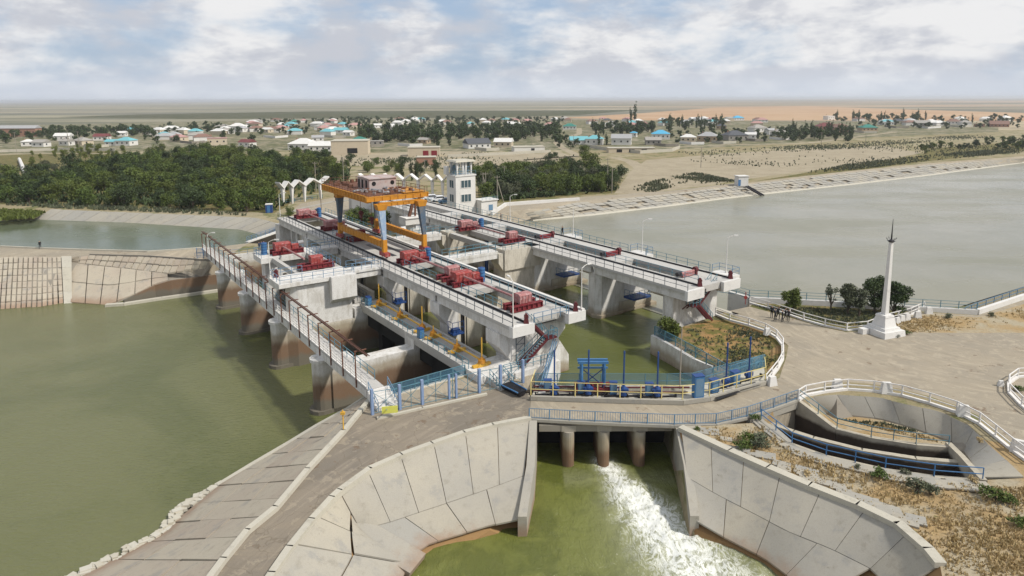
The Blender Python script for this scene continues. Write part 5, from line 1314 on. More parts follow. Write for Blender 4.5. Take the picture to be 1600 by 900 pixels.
for k in range(5): p = pa.lerp(pb, k / 4); m.box(p + Vector((0, -.2, .65)), (.12, .9, .5))
part(m, 'red_cradle', M_RED, lf)
for px, py, sz, rz, lab in ((856, 611, (.75, .5, 1.1), 0, 'small blue cabinet at the left end of the sluice platform'), (908, 615, (.7, .5, 1.2), 0, 'small blue cabinet under the lifting frame'),
                            (958, 616, (.7, .5, 1.2), 0, 'small blue cabinet just right of the lifting frame'), (1014, 618, (.75, .5, 1.2), 0, 'small blue cabinet beside the fourth screw hoist from the left'),
                            (1090 + 0, 622, (1.0, .7, 2.3), .2, 'tall blue cabinet at the bend of the sluice platform'), (1115, 613, (.9, .6, 1.3), .4, 'blue cabinet just beyond the bend of the sluice platform'), (1148, 600, (.9, .6, 1.3), .45, 'blue cabinet between the last two screw hoists')):
    cabinet(g(px, py, .32), sz, rz, lab)
# pits in the slanting end
m = MB()
for a, b in (((1118, 622), (1152, 610)), ((1153, 608), (1184, 599))):
    p, q = g(*a, .325), g(*b, .325); d = (q - p).normalized(); n_ = Vector((-d.y, d.x, 0)) * .4; m.hexa([p - n_ , q - n_, q + n_, p + n_] + [x + Vector((0, 0, .012)) for x in (p - n_, q - n_, q + n_, p + n_)])
part(m, 'pit_grating', M_STEEL, sl)
m = MB(); p = g(1062, 625, .32); m.tube(g(1062, 607, .6), g(1062, 607, .6) + Vector((0, 0, 6.6)), .08, .05, n=7)
tag(m.build('lamp_pole', M_WOODP), 'tall thin bare pole rising from the sluice platform in front of the pool', 'pole')

# road bridge over the outlet and the pond channels
BF = pl([(827, 654.5), (890, 658), (969, 661.5), (1053, 664.5), (1118, 663), (1166, 652), (1208, 638), (1247, 624)])
rb = thing('road_bridge', 'low concrete road bridge with blue balustrade over the foaming outlet', 'bridge', tuple(BF[3]))
m = MB(); m.prism([(p.x, p.y) for p in BF] + [(p.x, p.y - .02) for p in reversed(PF)], -.35, .016); part(m, 'roadway', M_PLAZA, rb)
m = MB()
for a, b in zip(BF[:-1], BF[1:]): m.bar(a + Vector((0, -.1, .0)), b + Vector((0, -.1, .0)), .4, .26)
part(m, 'edge_beam', M_SLAB, rb)
m = MB()
for k in range(4):
    x0 = 2.35 + 3.2 * k; m = MB(); m.box((x0 + 1.6, 58.9, -.68), (2.95, .5, .62)); part(m, 'girder', M_OLD, rb)
for k, px in enumerate((888.5, 944, 1000.5)):
    m = MB(); c = g(px, 664, -.4); x = c.x; r = .55
    pts = [(x - r, 62.5), (x - r, 58.9)] + [(x - r * math.cos(math.pi * i / 8), 58.9 - r * math.sin(math.pi * i / 8)) for i in range(1, 8)] + [(x + r, 58.9), (x + r, 62.5)]
    m.prism(pts, -6, -1.0); m.box((x, 59.2, -.7), (r * 2 + .25, 1.2, .58)); part(m, 'pier', M_PIERD, rb)
m = MB(); railing(m, [p + Vector((0, -.12, .13)) for p in BF], 1.0, 2.1, levels=(1.0, .12), pw=.09, rw=.05, bal=.22); part(m, 'railing', M_BLUER, rb)
m = MB(); m.box((8.7, 63.4, -2.9), (14.5, .3, 5.2)); m.box((1.6, 61.1, -2.95), (.5, 4.7, 5.1)); m.box((16.0, 61.0, -2.95), (.5, 4.6, 5.1)); m.box((8.7, 61.4, -.5), (13.4, 3.9, .2)); part(m, 'culvert_shade_boxes', M_BLACK, rb)  # black boxes added inside the culvert; their colour stands for its shade
m = MB(); m.box((27.4, 66.2, -2.0), (.9, .5, 3.6), .4); m.bar(BF[5] + Vector((0, 0, -.5)), BF[7] + Vector((0, 0, -.5)), .5, .6); part(m, 'pier', M_SLAB, rb)
def wing(pts, th, label):
    m = MB()
    for a, b in zip(pts[:-1], pts[1:]):
        m.hexa([(a[0], a[1], -6), (b[0], b[1], -6), (b[0] + th, b[1], -6), (a[0] + th, a[1], -6), (a[0], a[1], a[2]), (b[0], b[1], b[2]), (b[0] + th, b[1], b[2]), (a[0] + th, a[1], a[2])])
    tag(m.build('wing_wall', M_SLAB), label, 'wing wall')
wing([(1.55, 58.75, .1), (1.15, 53.3, -1.25), (.35, 48.3, -2.75)], .72, 'sloping pale wing wall on the left side of the foaming outlet')
wing([(15.15, 58.4, .1), (14.75, 53.3, -1.25), (14.05, 48.3, -2.75)], .72, 'sloping pale wing wall on the right side of the foaming outlet')

# ------------------------------------------------------------------ fences
def fence(name, pts, mat, label, h=1.05, step=2.2, levels=(1.0, .5), pw=.1, rw=.07, cat='fence', base=False, bal=0.0, mesh=False, meshmat=None):
    t = thing(name, label, cat, tuple(pts[0]))
    P_ = along(pts, step)
    for p in P_: m = MB(); m.bar(p, p + Vector((0, 0, h)), pw); part(m, 'post', mat, t)
    m = MB()
    for a, b in zip(P_[:-1], P_[1:]):
        for l in levels: m.bar(a + Vector((0, 0, h * l)), b + Vector((0, 0, h * l)), rw)
        if bal:
            n = max(1, int((b - a).length / bal))
            for i in range(1, n): c = a.lerp(b, i / n); m.bar(c + Vector((0, 0, .1)), c + Vector((0, 0, h)), .025)
    part(m, 'rail', mat, t)
    if base:
        m = MB()
        for a, b in zip(pts[:-1], pts[1:]): m.bar(Vector(a) + Vector((0, 0, .08)), Vector(b) + Vector((0, 0, .08)), .3, .24)
        part(m, 'base_kerb', M_WFENCE, t)
    if mesh:
        m = MB(); meshpanel(m, pts, h); part(m, 'mesh_panel', meshmat or M_MESH, t)
    return t
fence('metal_fence', pl([(1118, 492), (1140, 501), (1170, 509), (1196.5, 518), (1213, 528), (1223, 541), (1223, 562), (1215, 577), (1196.5, 600)]), M_WFENCE, 'white pipe fence curving round the grassy corner beside the middle pool', step=2.6, base=True, pw=.13, rw=.09)
fence('metal_fence', pl([(1171, 474), (1200, 482), (1234, 493), (1255.5, 500.5), (1289, 510), (1323, 517), (1355, 514), (1383, 503), (1423, 492.5), (1444, 483)]), M_WFENCE, 'white pipe fence along the front of the grassy island with trees', step=2.8, base=True, pw=.13, rw=.09)
fence('metal_fence', pl([(1247, 626), (1258, 619), (1288, 613), (1324, 609), (1365, 612), (1409, 619), (1452, 631), (1494.5, 645), (1530, 663), (1555, 683), (1583, 706), (1612, 727)]), M_WFENCE, 'long white pipe fence round the top of the pond', h=1.15, step=3.1, base=True, pw=.13, rw=.09)
fence('metal_fence', pl([(1615, 588), (1590, 590), (1576, 600), (1577, 615), (1596, 635), (1615, 650)]), M_WFENCE, 'white pipe fence corner cut by the right edge', step=2.2, base=True, pw=.13, rw=.09)
fence('metal_fence', [p + Vector((0, .2, .6)) for p in seawall], M_TEAL, 'blue railing on the sea wall behind the grassy island', h=1.1, step=2.6, levels=(1, .6, .25), pw=.08, rw=.05)
fence('metal_fence', pl([(1507, 492), (1527, 484), (1600, 459), (1700, 432)], -.2), M_BLUER, 'blue railing down by the reservoir at the right edge', h=1.1, step=2.4, levels=(1, .5), bal=.5)
fence('metal_fence', pl([(1120, 461), (1150, 465), (1171, 472)]), M_TEAL, 'short blue railing on the path behind the reservoir side stair', h=1.1, step=2.0)
fence('metal_fence', [p + Vector((0, 0, q)) for p, q in zip(ledge_in, (.05, -.6, -1.1, -1.1, -1.1, -1.1))] if False else [Vector((p.x, p.y, q)) for p, q in zip(ledge_in, (.05, -.6, -1.1, -1.1, -1.1, -1.1))], M_TEAL, 'thin blue railing on the inner channel wall of the round pond', step=2.0, pw=.06, rw=.05)
fence('metal_fence', [Vector((p.x, p.y, -.1)) for p in out_w], M_BLUE, 'blue railing on the outer channel wall beside the dry grass', step=2.6, pw=.07, rw=.06)
fence('metal_fence', [Vector((p.x + .3, p.y - .1, -.2)) for p in isl_wall[:3]] + [g(1140, 590, 0), g(1190, 572, 0)], M_TEAL, 'teal mesh fence on the wall of the grassy corner', h=1.3, step=2.2, mesh=True)
gy = pl([(582, 648), (625, 640), (660, 632), (702, 623.5), (713, 622), (749, 613.5), (782, 607), (817, 598)])
t = thing('yard_fence', 'lilac blue posts with wire panels fencing the yard by the dark bays', 'fence', tuple(gy[0]))
for k, p in enumerate(gy):
    m = MB(); m.bar(p, p + Vector((0, 0, 2.6)), .26 if k not in (3, 4) else .2); part(m, 'post', M_POST, t)
m = MB()
for a, b in zip(gy[:-1], gy[1:]):
    for z in (.15, 2.3): m.bar(a + Vector((0, 0, z)), b + Vector((0, 0, z)), .045)
    m.bar(a + Vector((0, 0, .15)), b + Vector((0, 0, 2.3)), .035); m.bar(a + Vector((0, 0, 2.3)), b + Vector((0, 0, .15)), .035)
    c = a.lerp(b, .5); m.bar(c, c + Vector((0, 0, 2.3)), .05)
part(m, 'wire_frame', M_TEAL, t)
kerb(pl([(590, 655), (660, 639), (760, 617)]), .3, .3, 'kerb', M_BEAM, .05)
fence('metal_fence', [W(-3.5, -13.0, .1), W(-3.5, -3.8, .1)], M_TEAL, 'dark blue mesh rail along the edge of the dark bays in the yard', h=1.15, step=1.6, mesh=True)
# low canopy trough and the little stair in the yard
ys_ = thing('yard_steps', 'small concrete steps with rails up to the low walkway', 'steps', tuple(W(.6, -2.6, 0)))
m = MB()
for k in range(5): m.uvb(1.7 - .36 * k, 2.05 - .36 * k, -2.9, -1.2, -.1, .12 + .14 * k)
part(m, 'treads', M_DECK, ys_)
m = MB(); railing(m, [W(2.0, -2.9, .1), W(.1, -2.9, .75)], 1, .8); part(m, 'handrail', M_TEAL, ys_)
m = MB(); railing(m, [W(2.0, -1.2, .1), W(.1, -1.2, .75), W(.3, 5.8, .7)], 1, 1.0); part(m, 'handrail', M_TEAL, ys_)
t = thing('boat_trough', 'dark blue metal trough lying by the road in the fenced yard', 'trough', tuple(g(805, 613, 0)))
a, b = g(790, 606, .05), g(816, 619, .05); d = (b - a).normalized(); n_ = Vector((-d.y, d.x, 0))
m = MB(); m.hexa([a - n_ * .4, b - n_ * .3, b + n_ * .3, a + n_ * .4, a - n_ * .7 + Vector((0, 0, .55)), b - n_ * .6 + Vector((0, 0, .5)), b + n_ * .6 + Vector((0, 0, .5)), a + n_ * .7 + Vector((0, 0, .55))]); part(m, 'hull', M_STEEL, t)
m = MB(); m.bar(a - n_ * .7 + Vector((0, 0, .58)), b - n_ * .6 + Vector((0, 0, .53)), .1); m.bar(a + n_ * .7 + Vector((0, 0, .58)), b + n_ * .6 + Vector((0, 0, .53)), .1); part(m, 'rim', M_BLUE, t)

# canal regulator on the left
rg = thing('canal_regulator', 'small concrete regulator with white beam and blue rail closing the far left canal', 'regulator', tuple(W(-96, 0, 0)))
m = MB(); m.bar(W(-91.8, -4.6, -.3), W(-100.3, 5.6, -.1), .8, .35); part(m, 'beam', M_WALL, rg)
m = MB(); m.bar(W(-91.6, -4.4, -2), W(-100.0, 5.6, -2), .3, 3.2); part(m, 'gate_leaf_or_gap_shade', M_DARK, rg)
rl(rg, [W(-91.6, -4.6, -.1), W(-100.1, 5.6, .1)], M_BLUE, step=1.6, levels=(1, .66, .33))
m = MB(); railing(m, pl([(305, 404), (347, 400), (400, 396), (412, 395)]), 1.1, 1.7, levels=(1, .5)); tag(m.build('road_railing', M_BLUER), 'blue railing on the dike road left of the workers', 'railing')
t = thing('yard_gate', 'blue barred gate at the far end of the footbridge', 'gate', tuple(g(313, 403, 0)))
m = MB(); p, q = g(308, 404, 0), g(318, 404, 0)
for x in (p, q): m = MB(); m.bar(x, x + Vector((0, 0, 2.1)), .12); part(m, 'post', M_BLUE, t)
m = MB()
for k in range(6): x = p.lerp(q, k / 5); m.bar(x + Vector((0, 0, .1)), x + Vector((0, 0, 2.0)), .05)
for z in (.3, 1.1, 1.9): m.bar(p + Vector((0, 0, z)), q + Vector((0, 0, z)), .06)
part(m, 'leaf', M_BLUE, t)

# lamps
def lamp(p, label, h=5.0, yaw=0.0, mat=M_WPOST, arm=.9):
    t = thing('street_lamp', label, 'street lamp', tuple(p), yaw, group='lamp posts on the gate structure', world_author=False)
    m = MB(); m.tube((0, 0, 0), (0, 0, h), .085, .05, n=8); m.tube((0, 0, 0), (0, 0, .35), .15, .12, n=8); part(m, 'pole', mat, t)
    m = MB(); m.tube((0, 0, h), (arm * .6, 0, h + .3), .045, n=6); m.tube((arm * .6, 0, h + .3), (arm, 0, h + .35), .045, n=6); part(m, 'arm', mat, t)
    m = MB(); m.box((arm + .25, 0, h + .38), (.6, .22, .14)); part(m, 'lamp_head', M_WALL, t)
    return t
l0 = lamp(W(-.6, 37.6, D), 'white street lamp at the near end of the upstream row against the reservoir')
dup(l0, W(-16.6, 37.6, D), 0, 'white street lamp above the middle pier of the upstream row'); dup(l0, W(-33.4, 37.6, D), 0, 'white street lamp farther back on the upstream row over the water')
dup(l0, W(-52, 36.9, D), 0, 'far white street lamp on the upstream row near the bank'); dup(l0, W(-.1, 10.1, D), .6, 'white street lamp on the corner of the near row end above the pool')
dup(l0, W(-83.4, .4, D), 0, 'white street lamp at the far left end of the near row'); dup(l0, W(-36.5, -15.0, D), 0, 'white street lamp on the corner of the left block')
dup(l0, W(-.1, .3, D), 2, 'grey lamp post over the stair end of the near row'); dup(l0, g(327, 407, 0), 0, 'pale lamp post by the far end of the footbridge')
for k, (p, lab) in enumerate(((W(-.2, 9.3, D), 'dark red rail buffer at the near end of the back rail of the near row'), (W(-.2, 2.15, D), 'dark red rail buffer at the near end of the front rail of the near row'), (W(1.6, 29.2, D), 'dark red rail buffer at the pool side rail of the upstream row'), (W(1.6, 35.6, D), 'dark red rail buffer at the reservoir side rail of the upstream row'), (W(-36.2, -14.3, D), 'small dark red extinguisher stand on the corner of the left block'))):
    m = MB(); m.hexa([p + Vector(q) for q in ((-.3, -.3, 0), (.3, -.3, 0), (.3, .3, 0), (-.3, .3, 0), (-.12, -.2, 1.1), (.12, -.2, 1.1), (.12, .2, 1.1), (-.12, .2, 1.1))]); m.box(p + Vector((0, 0, .8)), (.5, .5, .22))
    tag(m.build('rail_buffer', M_MAROON), lab, 'buffer', 'dark red buffers on the decks')

# ------------------------------------------------------------------ obelisk, blocks
ob = thing('obelisk', 'tall white tapering obelisk with dark spike on a stepped pedestal', 'obelisk', tuple(g(1380, 521, 0)))
c = g(1380, 521, 0)
def sq(m, c, r0, r1, z0, z1, rz=.35, n=4):
    vs = []
    for r, z in ((r0, z0), (r1, z1)):
        for k in range(n): a = rz + math.pi / 4 + 2 * math.pi * k / n; vs.append((c.x + r * math.cos(a), c.y + r * math.sin(a), z))
    m.add(vs, [(i, (i + 1) % n, n + (i + 1) % n, n + i) for i in range(n)] + [tuple(range(n))[::-1], tuple(range(n, 2 * n))])
m = MB(); sq(m, c, 2.5, 2.4, 0, .75); sq(m, c, 1.9, 1.8, .75, 1.1); sq(m, c, 1.45, 1.0, 1.1, 2.35); sq(m, c, 1.1, 1.0, 2.35, 2.6); m.box((c.x - 2.5, c.y + .1, .35), (1.0, .8, .7), .3); part(m, 'pedestal', M_WALL, ob)
m = MB(); sq(m, c, .44, .27, 2.6, 12.0); part(m, 'shaft', M_WALL, ob)
m = MB(); sq(m, c, .25, .5, 12.0, 12.2, n=8); sq(m, c, .4, .1, 12.2, 12.4, n=8); m.tube(Vector((c.x, c.y, 12.3)), Vector((c.x, c.y, 15.0)), .1, .02, n=6)
for k in range(4): a = k * math.pi / 2; m.bar(Vector((c.x + .5 * math.cos(a), c.y + .5 * math.sin(a), 12.35)), Vector((c.x + .65 * math.cos(a), c.y + .65 * math.sin(a), 12.6)), .06)
part(m, 'spike', M_STEEL, ob)
def block(px, py, label, s=1.0, rz=0.0, group='whitewashed concrete blocks along the roads'):
    p = g(px, py, 0); m = MB(); s_ = s * .5
    m.hexa([Matrix.Rotation(rz, 4, 'Z') @ Vector(q) for q in ((-s_, -s_ * .6, 0), (s_, -s_ * .6, 0), (s_, s_ * .6, 0), (-s_, s_ * .6, 0), (-s_ * .7, -s_ * .35, s), (s_ * .7, -s_ * .35, s), (s_ * .7, s_ * .35, s), (-s_ * .7, s_ * .35, s))])
    o = m.build('bollard', M_WALL); o.location = p; tag(o, label, 'bollard', group)
for a in ((1394, 506, 'white bollard first right of the obelisk', .8, .3), (1402, 505, 'white bollard second right of the obelisk', .8, .3), (1409, 502, 'white bollard third right of the obelisk', .85, .3), (1417, 500, 'white bollard fourth right of the obelisk', .9, .3),
          (1433.5, 497, 'white bollard standing apart at the end of the island fence', .95, 0), (1451, 490, 'white bollard farthest right near the sea wall', .95, 0), (1198.5, 523, 'white bollard inside the bend of the corner fence', .9, .3),
          (1206, 602, 'white bollard where the corner fence meets the road bridge', 1.0, .3), (1563.5, 603, 'white bollard beside the fence corner at the right edge', .6, 0), (1308, 607.5, 'white bollard leftmost on the pond fence', 1.05, 0), (1384.5, 614, 'white bollard second from left on the pond fence', 1.15, -.1),
          (1505, 650, 'white bollard third from left on the pond fence', 1.1, -.3), (1589, 706, 'white bollard at the right end of the pond fence', 1.1, -.6)):
    block(a[0], a[1], a[2], a[3], a[4])
m = MB(); p = g(1164.5, 475.5, 0); m.bar(p, p + Vector((0, 0, 1.9)), .09); m.tube(p + Vector((-.05, -.1, 1.1)), p + Vector((-.05, -.16, 1.1)), .28, n=14)
tag(m.build('lifebuoy_stand', [M_REDBR]), 'small red life ring stand on the path by the sea wall', 'life ring')

# ------------------------------------------------------------------ tower, annex, colonnades, pump house
TC = g(713, 338, 0)
def TW(u, v, z): return Vector((TC.x + u * UX + v * VX, TC.y + u * UY + v * VY, z))
def tb(m, u0, u1, v0, v1, z0, z1):
    return m.hexa([TW(u0, v0, z0), TW(u1, v0, z0), TW(u1, v1, z0), TW(u0, v1, z0), TW(u0, v0, z1), TW(u1, v0, z1), TW(u1, v1, z1), TW(u0, v1, z1)])
tw = thing('control_tower', 'white four storey control tower with open blue lattice top', 'tower', tuple(TC))
m = MB(); tb(m, -4.6, 0, 0, 6.0, -.5, 10.3); part(m, 'wall', M_WALL, tw)
m = MB(); tb(m, -4.8, .2, -.2, 6.2, 10.3, 10.65); part(m, 'cornice', M_WALL, tw)
for z in (3.6, 7.3):
    m = MB(); tb(m, .0, .06, 1.5, 4.6, z, z + 1.9); w_ = part(m, 'window', M_WGLASS, tw)
    m = MB()
    for v in (1.5, 2.5, 3.55, 4.52): tb(m, .06, .1, v, v + .1, z, z + 1.9)
    tb(m, .06, .1, 1.4, 4.7, z - .12, z); tb(m, .06, .1, 1.4, 4.7, z + 1.9, z + 2.0); part(m, 'frame', M_WFENCE, w_)
    m = MB(); tb(m, -3.0, -1.2, -.06, 0, z, z + 1.9); w_ = part(m, 'window', M_WGLASS, tw)
    m = MB(); tb(m, -2.15, -2.05, -.1, -.06, z, z + 1.9); tb(m, -3.1, -1.1, -.1, -.06, z - .12, z); part(m, 'frame', M_WFENCE, w_)
for (a, b) in ((-3.9, .9), (-.7, .9), (-3.9, 5.1), (-.7, 5.1), (-.7, 2.6), (-.7, 3.5)):
    m = MB(); m.hexa([TW(a - .12, b - .12, 10.65), TW(a + .12, b - .12, 10.65), TW(a + .12, b + .12, 10.65), TW(a - .12, b + .12, 10.65), TW(a - .3, b - .3, 14.0), TW(a + .3, b - .3, 14.0), TW(a + .3, b + .3, 14.0), TW(a - .3, b + .3, 14.0)]); part(m, 'belvedere_post', M_WALL, tw)
m = MB(); m.hexa([TW(-4.9, -.1, 14.0), TW(.3, -.1, 14.0), TW(.3, 6.1, 14.0), TW(-4.9, 6.1, 14.0), TW(-4.6, .3, 14.45), TW(0, .3, 14.45), TW(0, 5.7, 14.45), TW(-4.6, 5.7, 14.45)]); part(m, 'roof', M_BEAM, tw)
m = MB()
for i in range(9): v = 1.1 + 3.8 * i / 8; m.bar(TW(-.7, v, 10.8), TW(-.7, v, 13.9), .07); u = -3.7 + 2.9 * i / 8; m.bar(TW(u, .9, 10.8), TW(u, .9, 13.9), .07)
for i in range(7): z = 10.9 + .48 * i; m.bar(TW(-.7, 1, z), TW(-.7, 5, z + (.3 if i % 2 else -.1)), .06); m.bar(TW(-3.8, .9, z), TW(-.8, .9, z + (.3 if i % 2 else -.1)), .06)
part(m, 'lattice', M_BLUER, tw)
m = MB(); railing(m, [TW(.1, 0, 10.65), TW(.1, 6.1, 10.65)], 1.0, 1.2); railing(m, [TW(.1, -.1, 10.65), TW(-4.7, -.1, 10.65)], 1.0, 1.2); part(m, 'railing', M_TEAL, tw)
m = MB(); tb(m, -4.6, -3.2, -.9, -.1, 10.65, 12.8); part(m, 'stair_head', M_WALL, tw)
ax = thing('annex', 'small flat roofed white annex with blue window right of the tower', 'annex', tuple(TW(-.5, 6.5, 0)))
m = MB(); tb(m, -1.2, 2.3, 6.3, 11.3, -.5, 3.6); part(m, 'wall', M_WALL, ax)
m = MB(); tb(m, -1.5, 2.6, 6.25, 11.6, 3.6, 3.85); part(m, 'roof', M_WALL, ax)
m = MB(); tb(m, 2.3, 2.36, 8.6, 9.9, 1.0, 2.5); w_ = part(m, 'window', M_BLUER, ax)
m = MB(); railing(m, [TW(2.5, 6.4, 3.85), TW(2.5, 11.4, 3.85)], .8, 1.2); part(m, 'railing', M_TEAL, ax)
def colonnade(label, posts, z_valley, z_peak, ends):
    t = thing('colonnade', label, 'colonnade', tuple(posts[0]))
    n = len(posts)
    dirv = (posts[-1] - posts[0]).normalized(); back = Vector((-dirv.y, dirv.x, 0))
    if back.y < 0: back = -back
    for p in posts:
        m = MB()
        for q in (Vector((0, 0, 0)),):
            a = [p + q + dirv * s1 * .18 + back * s2 * .2 for s1, s2 in ((-1, -1), (1, -1), (1, 1), (-1, 1))]
            b = [p + q + dirv * s1 * .42 + back * s2 * .55 + Vector((0, 0, z_valley)) for s1, s2 in ((-1, -1), (1, -1), (1, 1), (-1, 1))]
            m.hexa(a + b)
        part(m, 'pillar', M_WALL, t)
    m = MB(); pk = []
    lst = []
    if ends[0]: lst.append(posts[0] - dirv * (posts[1] - posts[0]).length * .5 + Vector((0, 0, z_peak)))
    for i, p in enumerate(posts):
        lst.append(p + Vector((0, 0, z_valley)))
        if i < n - 1: lst.append(p.lerp(posts[i + 1], .5) + Vector((0, 0, z_peak)))
    if ends[1]: lst.append(posts[-1] + dirv * (posts[-1] - posts[-2]).length * .5 + Vector((0, 0, z_peak)))
    for a, b in zip(lst[:-1], lst[1:]):
        f = Vector((0, 0, .42)); bk = back * 2.2
        m.hexa([a - bk * .4, b - bk * .4, b + bk * .6, a + bk * .6, a - bk * .4 + f, b - bk * .4 + f, b + bk * .6 + f, a + bk * .6 + f])
    part(m, 'folded_roof', M_WALL, t)
    return t
cp = pl([(443, 320), (457, 318), (476.5, 315), (501, 311)])
colonnade('white zigzag roofed colonnade left of the crane by the dark trees', cp, 4.7, 6.4, (True, True))
cp2 = pl([(572, 306), (592, 306), (611, 306), (631.5, 306), (654, 307), (676, 308), (692, 309), (706, 310)])
colonnade('white zigzag roofed colonnade behind the crane cabin left of the tower', cp2, 4.9, 6.7, (True, False))
kerb(pl([(455, 332), (478, 325), (520, 316), (560, 312)]), 1.2, .35, 'pavement_edge', M_SLAB, .1)
fence('metal_fence', [p + Vector((0, 2.0, 0)) for p in cp], M_TEAL, 'low blue fence behind the left colonnade', h=1.2, step=2)
fence('metal_fence', [p + Vector((0, 2.5, 0)) for p in cp2], M_TEAL, 'low blue fence behind the right colonnade', h=1.2, step=3)
ph = thing('pump_house', 'tiny white flat roofed hut with blue door on the far reservoir bank', 'hut', tuple(g(1158, 290, 0)))
c = g(1158, 290, 0)
m = MB(); m.box(c + Vector((0, 0, 1.6)), (3.6, 3, 3.4), .15); part(m, 'wall', M_WALL, ph)
m = MB(); m.box(c + Vector((0, 0, 3.42)), (4.0, 3.4, .25), .15); part(m, 'roof', M_WALL, ph)
m = MB(); m.box(c + Vector((-1.2, -1.72, 1.2)), (.9, .08, 2.1), .15); part(m, 'door', M_BLUE, ph)
t = thing('pump_pipe_ramp', 'dark pipes running from the hut down the bank into the reservoir', 'pipes', tuple(g(1166, 292, 0)))
m = MB(); m.tube(g(1165, 291, .4), g(1190, 306, -2.6), .3, n=6); part(m, 'pipe', M_STEEL, t)
m = MB(); m.tube(g(1168, 290.5, .4), g(1194, 305.5, -2.6), .3, n=6); part(m, 'pipe', M_STEEL, t)

# vehicles
def suv(name, p, rz, mat, label, group='cars parked beside the tower'):
    t = thing(name, label, 'car', tuple(p), rz, group=group, world_author=False)
    m = MB()
    prof = [(-2.3, .45), (2.25, .45), (2.3, .85), (2.0, 1.05), (1.15, 1.15), (.45, 1.72), (-1.6, 1.76), (-2.15, 1.2), (-2.3, 1.0)]
    n = len(prof); vs = [(x, -.92, z) for x, z in prof] + [(x, .92, z) for x, z in prof]
    m.add(vs, [tuple(range(n)), tuple(range(n, 2 * n))[::-1]] + [(i, (i + 1) % n, n + (i + 1) % n, n + i) for i in range(n)]); part(m, 'body', mat, t)
    m = MB()
    for y in (-.935, .935): m.add([(-1.95, y, 1.2), (.95, y, 1.2), (.4, y, 1.62), (-1.6, y, 1.64)], [(0, 1, 2, 3)])
    m.add([(1.13, -.8, 1.19), (1.13, .8, 1.19), (.5, .75, 1.70), (.5, -.75, 1.70)], [(0, 1, 2, 3)]); part(m, 'window', M_GLASS, t)
    for x in (-1.45, 1.45):
        for y in (-.85, .85):
            m = MB(); m.tube((x, y - .12, .36), (x, y + .12, .36), .36, n=14); part(m, 'wheel', M_TYRE, t)
    for y in (-.65, .65):
        m = MB(); m.box((2.27, y, .8), (.08, .4, .18)); part(m, 'headlight', M_WALL, t)
    return t
suv('parked_car', g(672, 313, 0), R(195), M_CARW, 'white car parked left of another white car by the tower')
suv('parked_car', g(684, 315, 0), R(200), M_CARW, 'white car parked between the other white car and the dark one by the tower')
suv('parked_car', g(697, 318, 0), R(200), M_CARB, 'dark blue car parked against the tower foot')
for px, py, lab in ((421, 332, 'blue and white portable cabin under the dark trees left of the gate structure'),):
    t = thing('portable_cabin', lab, 'cabin', tuple(g(px, py, 0))); c = g(px, py, 0)
    m = MB(); m.box(c + Vector((0, 0, 1.1)), (1.7, 1.5, 2.2), .2); part(m, 'wall', M_NAVY, t)
    m = MB(); m.box(c + Vector((0, 0, 2.3)), (1.8, 1.6, .22), .2); part(m, 'roof', M_WALL, t)
    m = MB(); m.box(c + Vector((.1, -.78, 1.05)), (.8, .05, 1.9), .2); part(m, 'door', M_BLUE, t)

# ------------------------------------------------------------------ people
def person_mesh(name, arms='down', stride=.18, top=M_CLOTH, low=M_CLOTHG):
    J = [(0, 0, .95), (0, 0, 1.12), (0, 0, 1.38), (0, .01, 1.50), (0, .02, 1.62), (0, .02, 1.74),
         (-.17, 0, 1.42), (.17, 0, 1.42), (-.10, 0, .90), (.10, 0, .90), (-.11, stride * .5, .50), (.11, -stride * .2, .50), (-.12, stride * .4, .08), (.12, -stride, .08), (-.13, stride * .4 + .14, .04), (.13, -stride + .14, .04)]
    rad = [.145, .13, .155, .055, .102, .088, .08, .08, .095, .095, .065, .065, .045, .045, .04, .04]
    J += [(0, .135, 1.655)]; rad += [.022]
    E = [(4, 16), (0, 1), (1, 2), (2, 3), (3, 4), (4, 5), (2, 6), (2, 7), (0, 8), (0, 9), (8, 10), (9, 11), (10, 12), (11, 13), (12, 14), (13, 15)]
    if arms == 'down': A = [(-.25, .02, 1.15), (-.26, .08, .88), (.25, .0, 1.15), (.26, .05, .88)]
    elif arms == 'fold': A = [(-.26, .05, 1.15), (-.05, .2, 1.16), (.26, .05, 1.15), (.06, .22, 1.12)]
    else: A = [(-.26, .05, 1.15), (-.28, .3, 1.2), (.25, -.02, 1.15), (.27, .06, .88)]
    b = len(J); J += A; rad += [.05, .035, .05, .035]; E += [(6, b), (b, b + 1), (7, b + 2), (b + 2, b + 3)]
    me = bpy.data.meshes.new(name); me.from_pydata(J, E, []); o = bpy.data.objects.new(name, me); COL.objects.link(o)
    md = o.modifiers.new('skin', 'SKIN'); ob_ = me.skin_vertices[0].data
    for i, r in enumerate(rad): ob_[i].radius = (r, r); ob_[i].use_root = (i == 0)
    s2 = o.modifiers.new('sub', 'SUBSURF'); s2.levels = 1; s2.render_levels = 1
    dg = bpy.context.evaluated_depsgraph_get(); dg.update()
    ev = o.evaluated_get(dg); nme = bpy.data.meshes.new_from_object(ev)
    bpy.data.objects.remove(o)
    nme.materials.clear()
    for mm_ in (M_SKIN, top, low, M_HAIR): nme.materials.append(mm_)
    for f in nme.polygons:
        c = f.center; f.use_smooth = True
        if c.z > 1.69 or (c.z > 1.6 and c.y < -.02): f.material_index = 3
        elif c.z > 1.5: f.material_index = 0
        elif c.z > .93: f.material_index = 1 if abs(c.x) < .24 or c.z > .95 else 0
        elif c.z > .0: f.material_index = 2
    return nme
bpy.context.view_layer.update()
PM = [person_mesh('person', 'down', .15), person_mesh('person', 'fold', .1, M_CLOTHG, M_CLOTH), person_mesh('person', 'reach', .25, M_CLOTH, M_CLOTH), person_mesh('person', 'down', .1, M_CLOTHB, M_CLOTHB)]
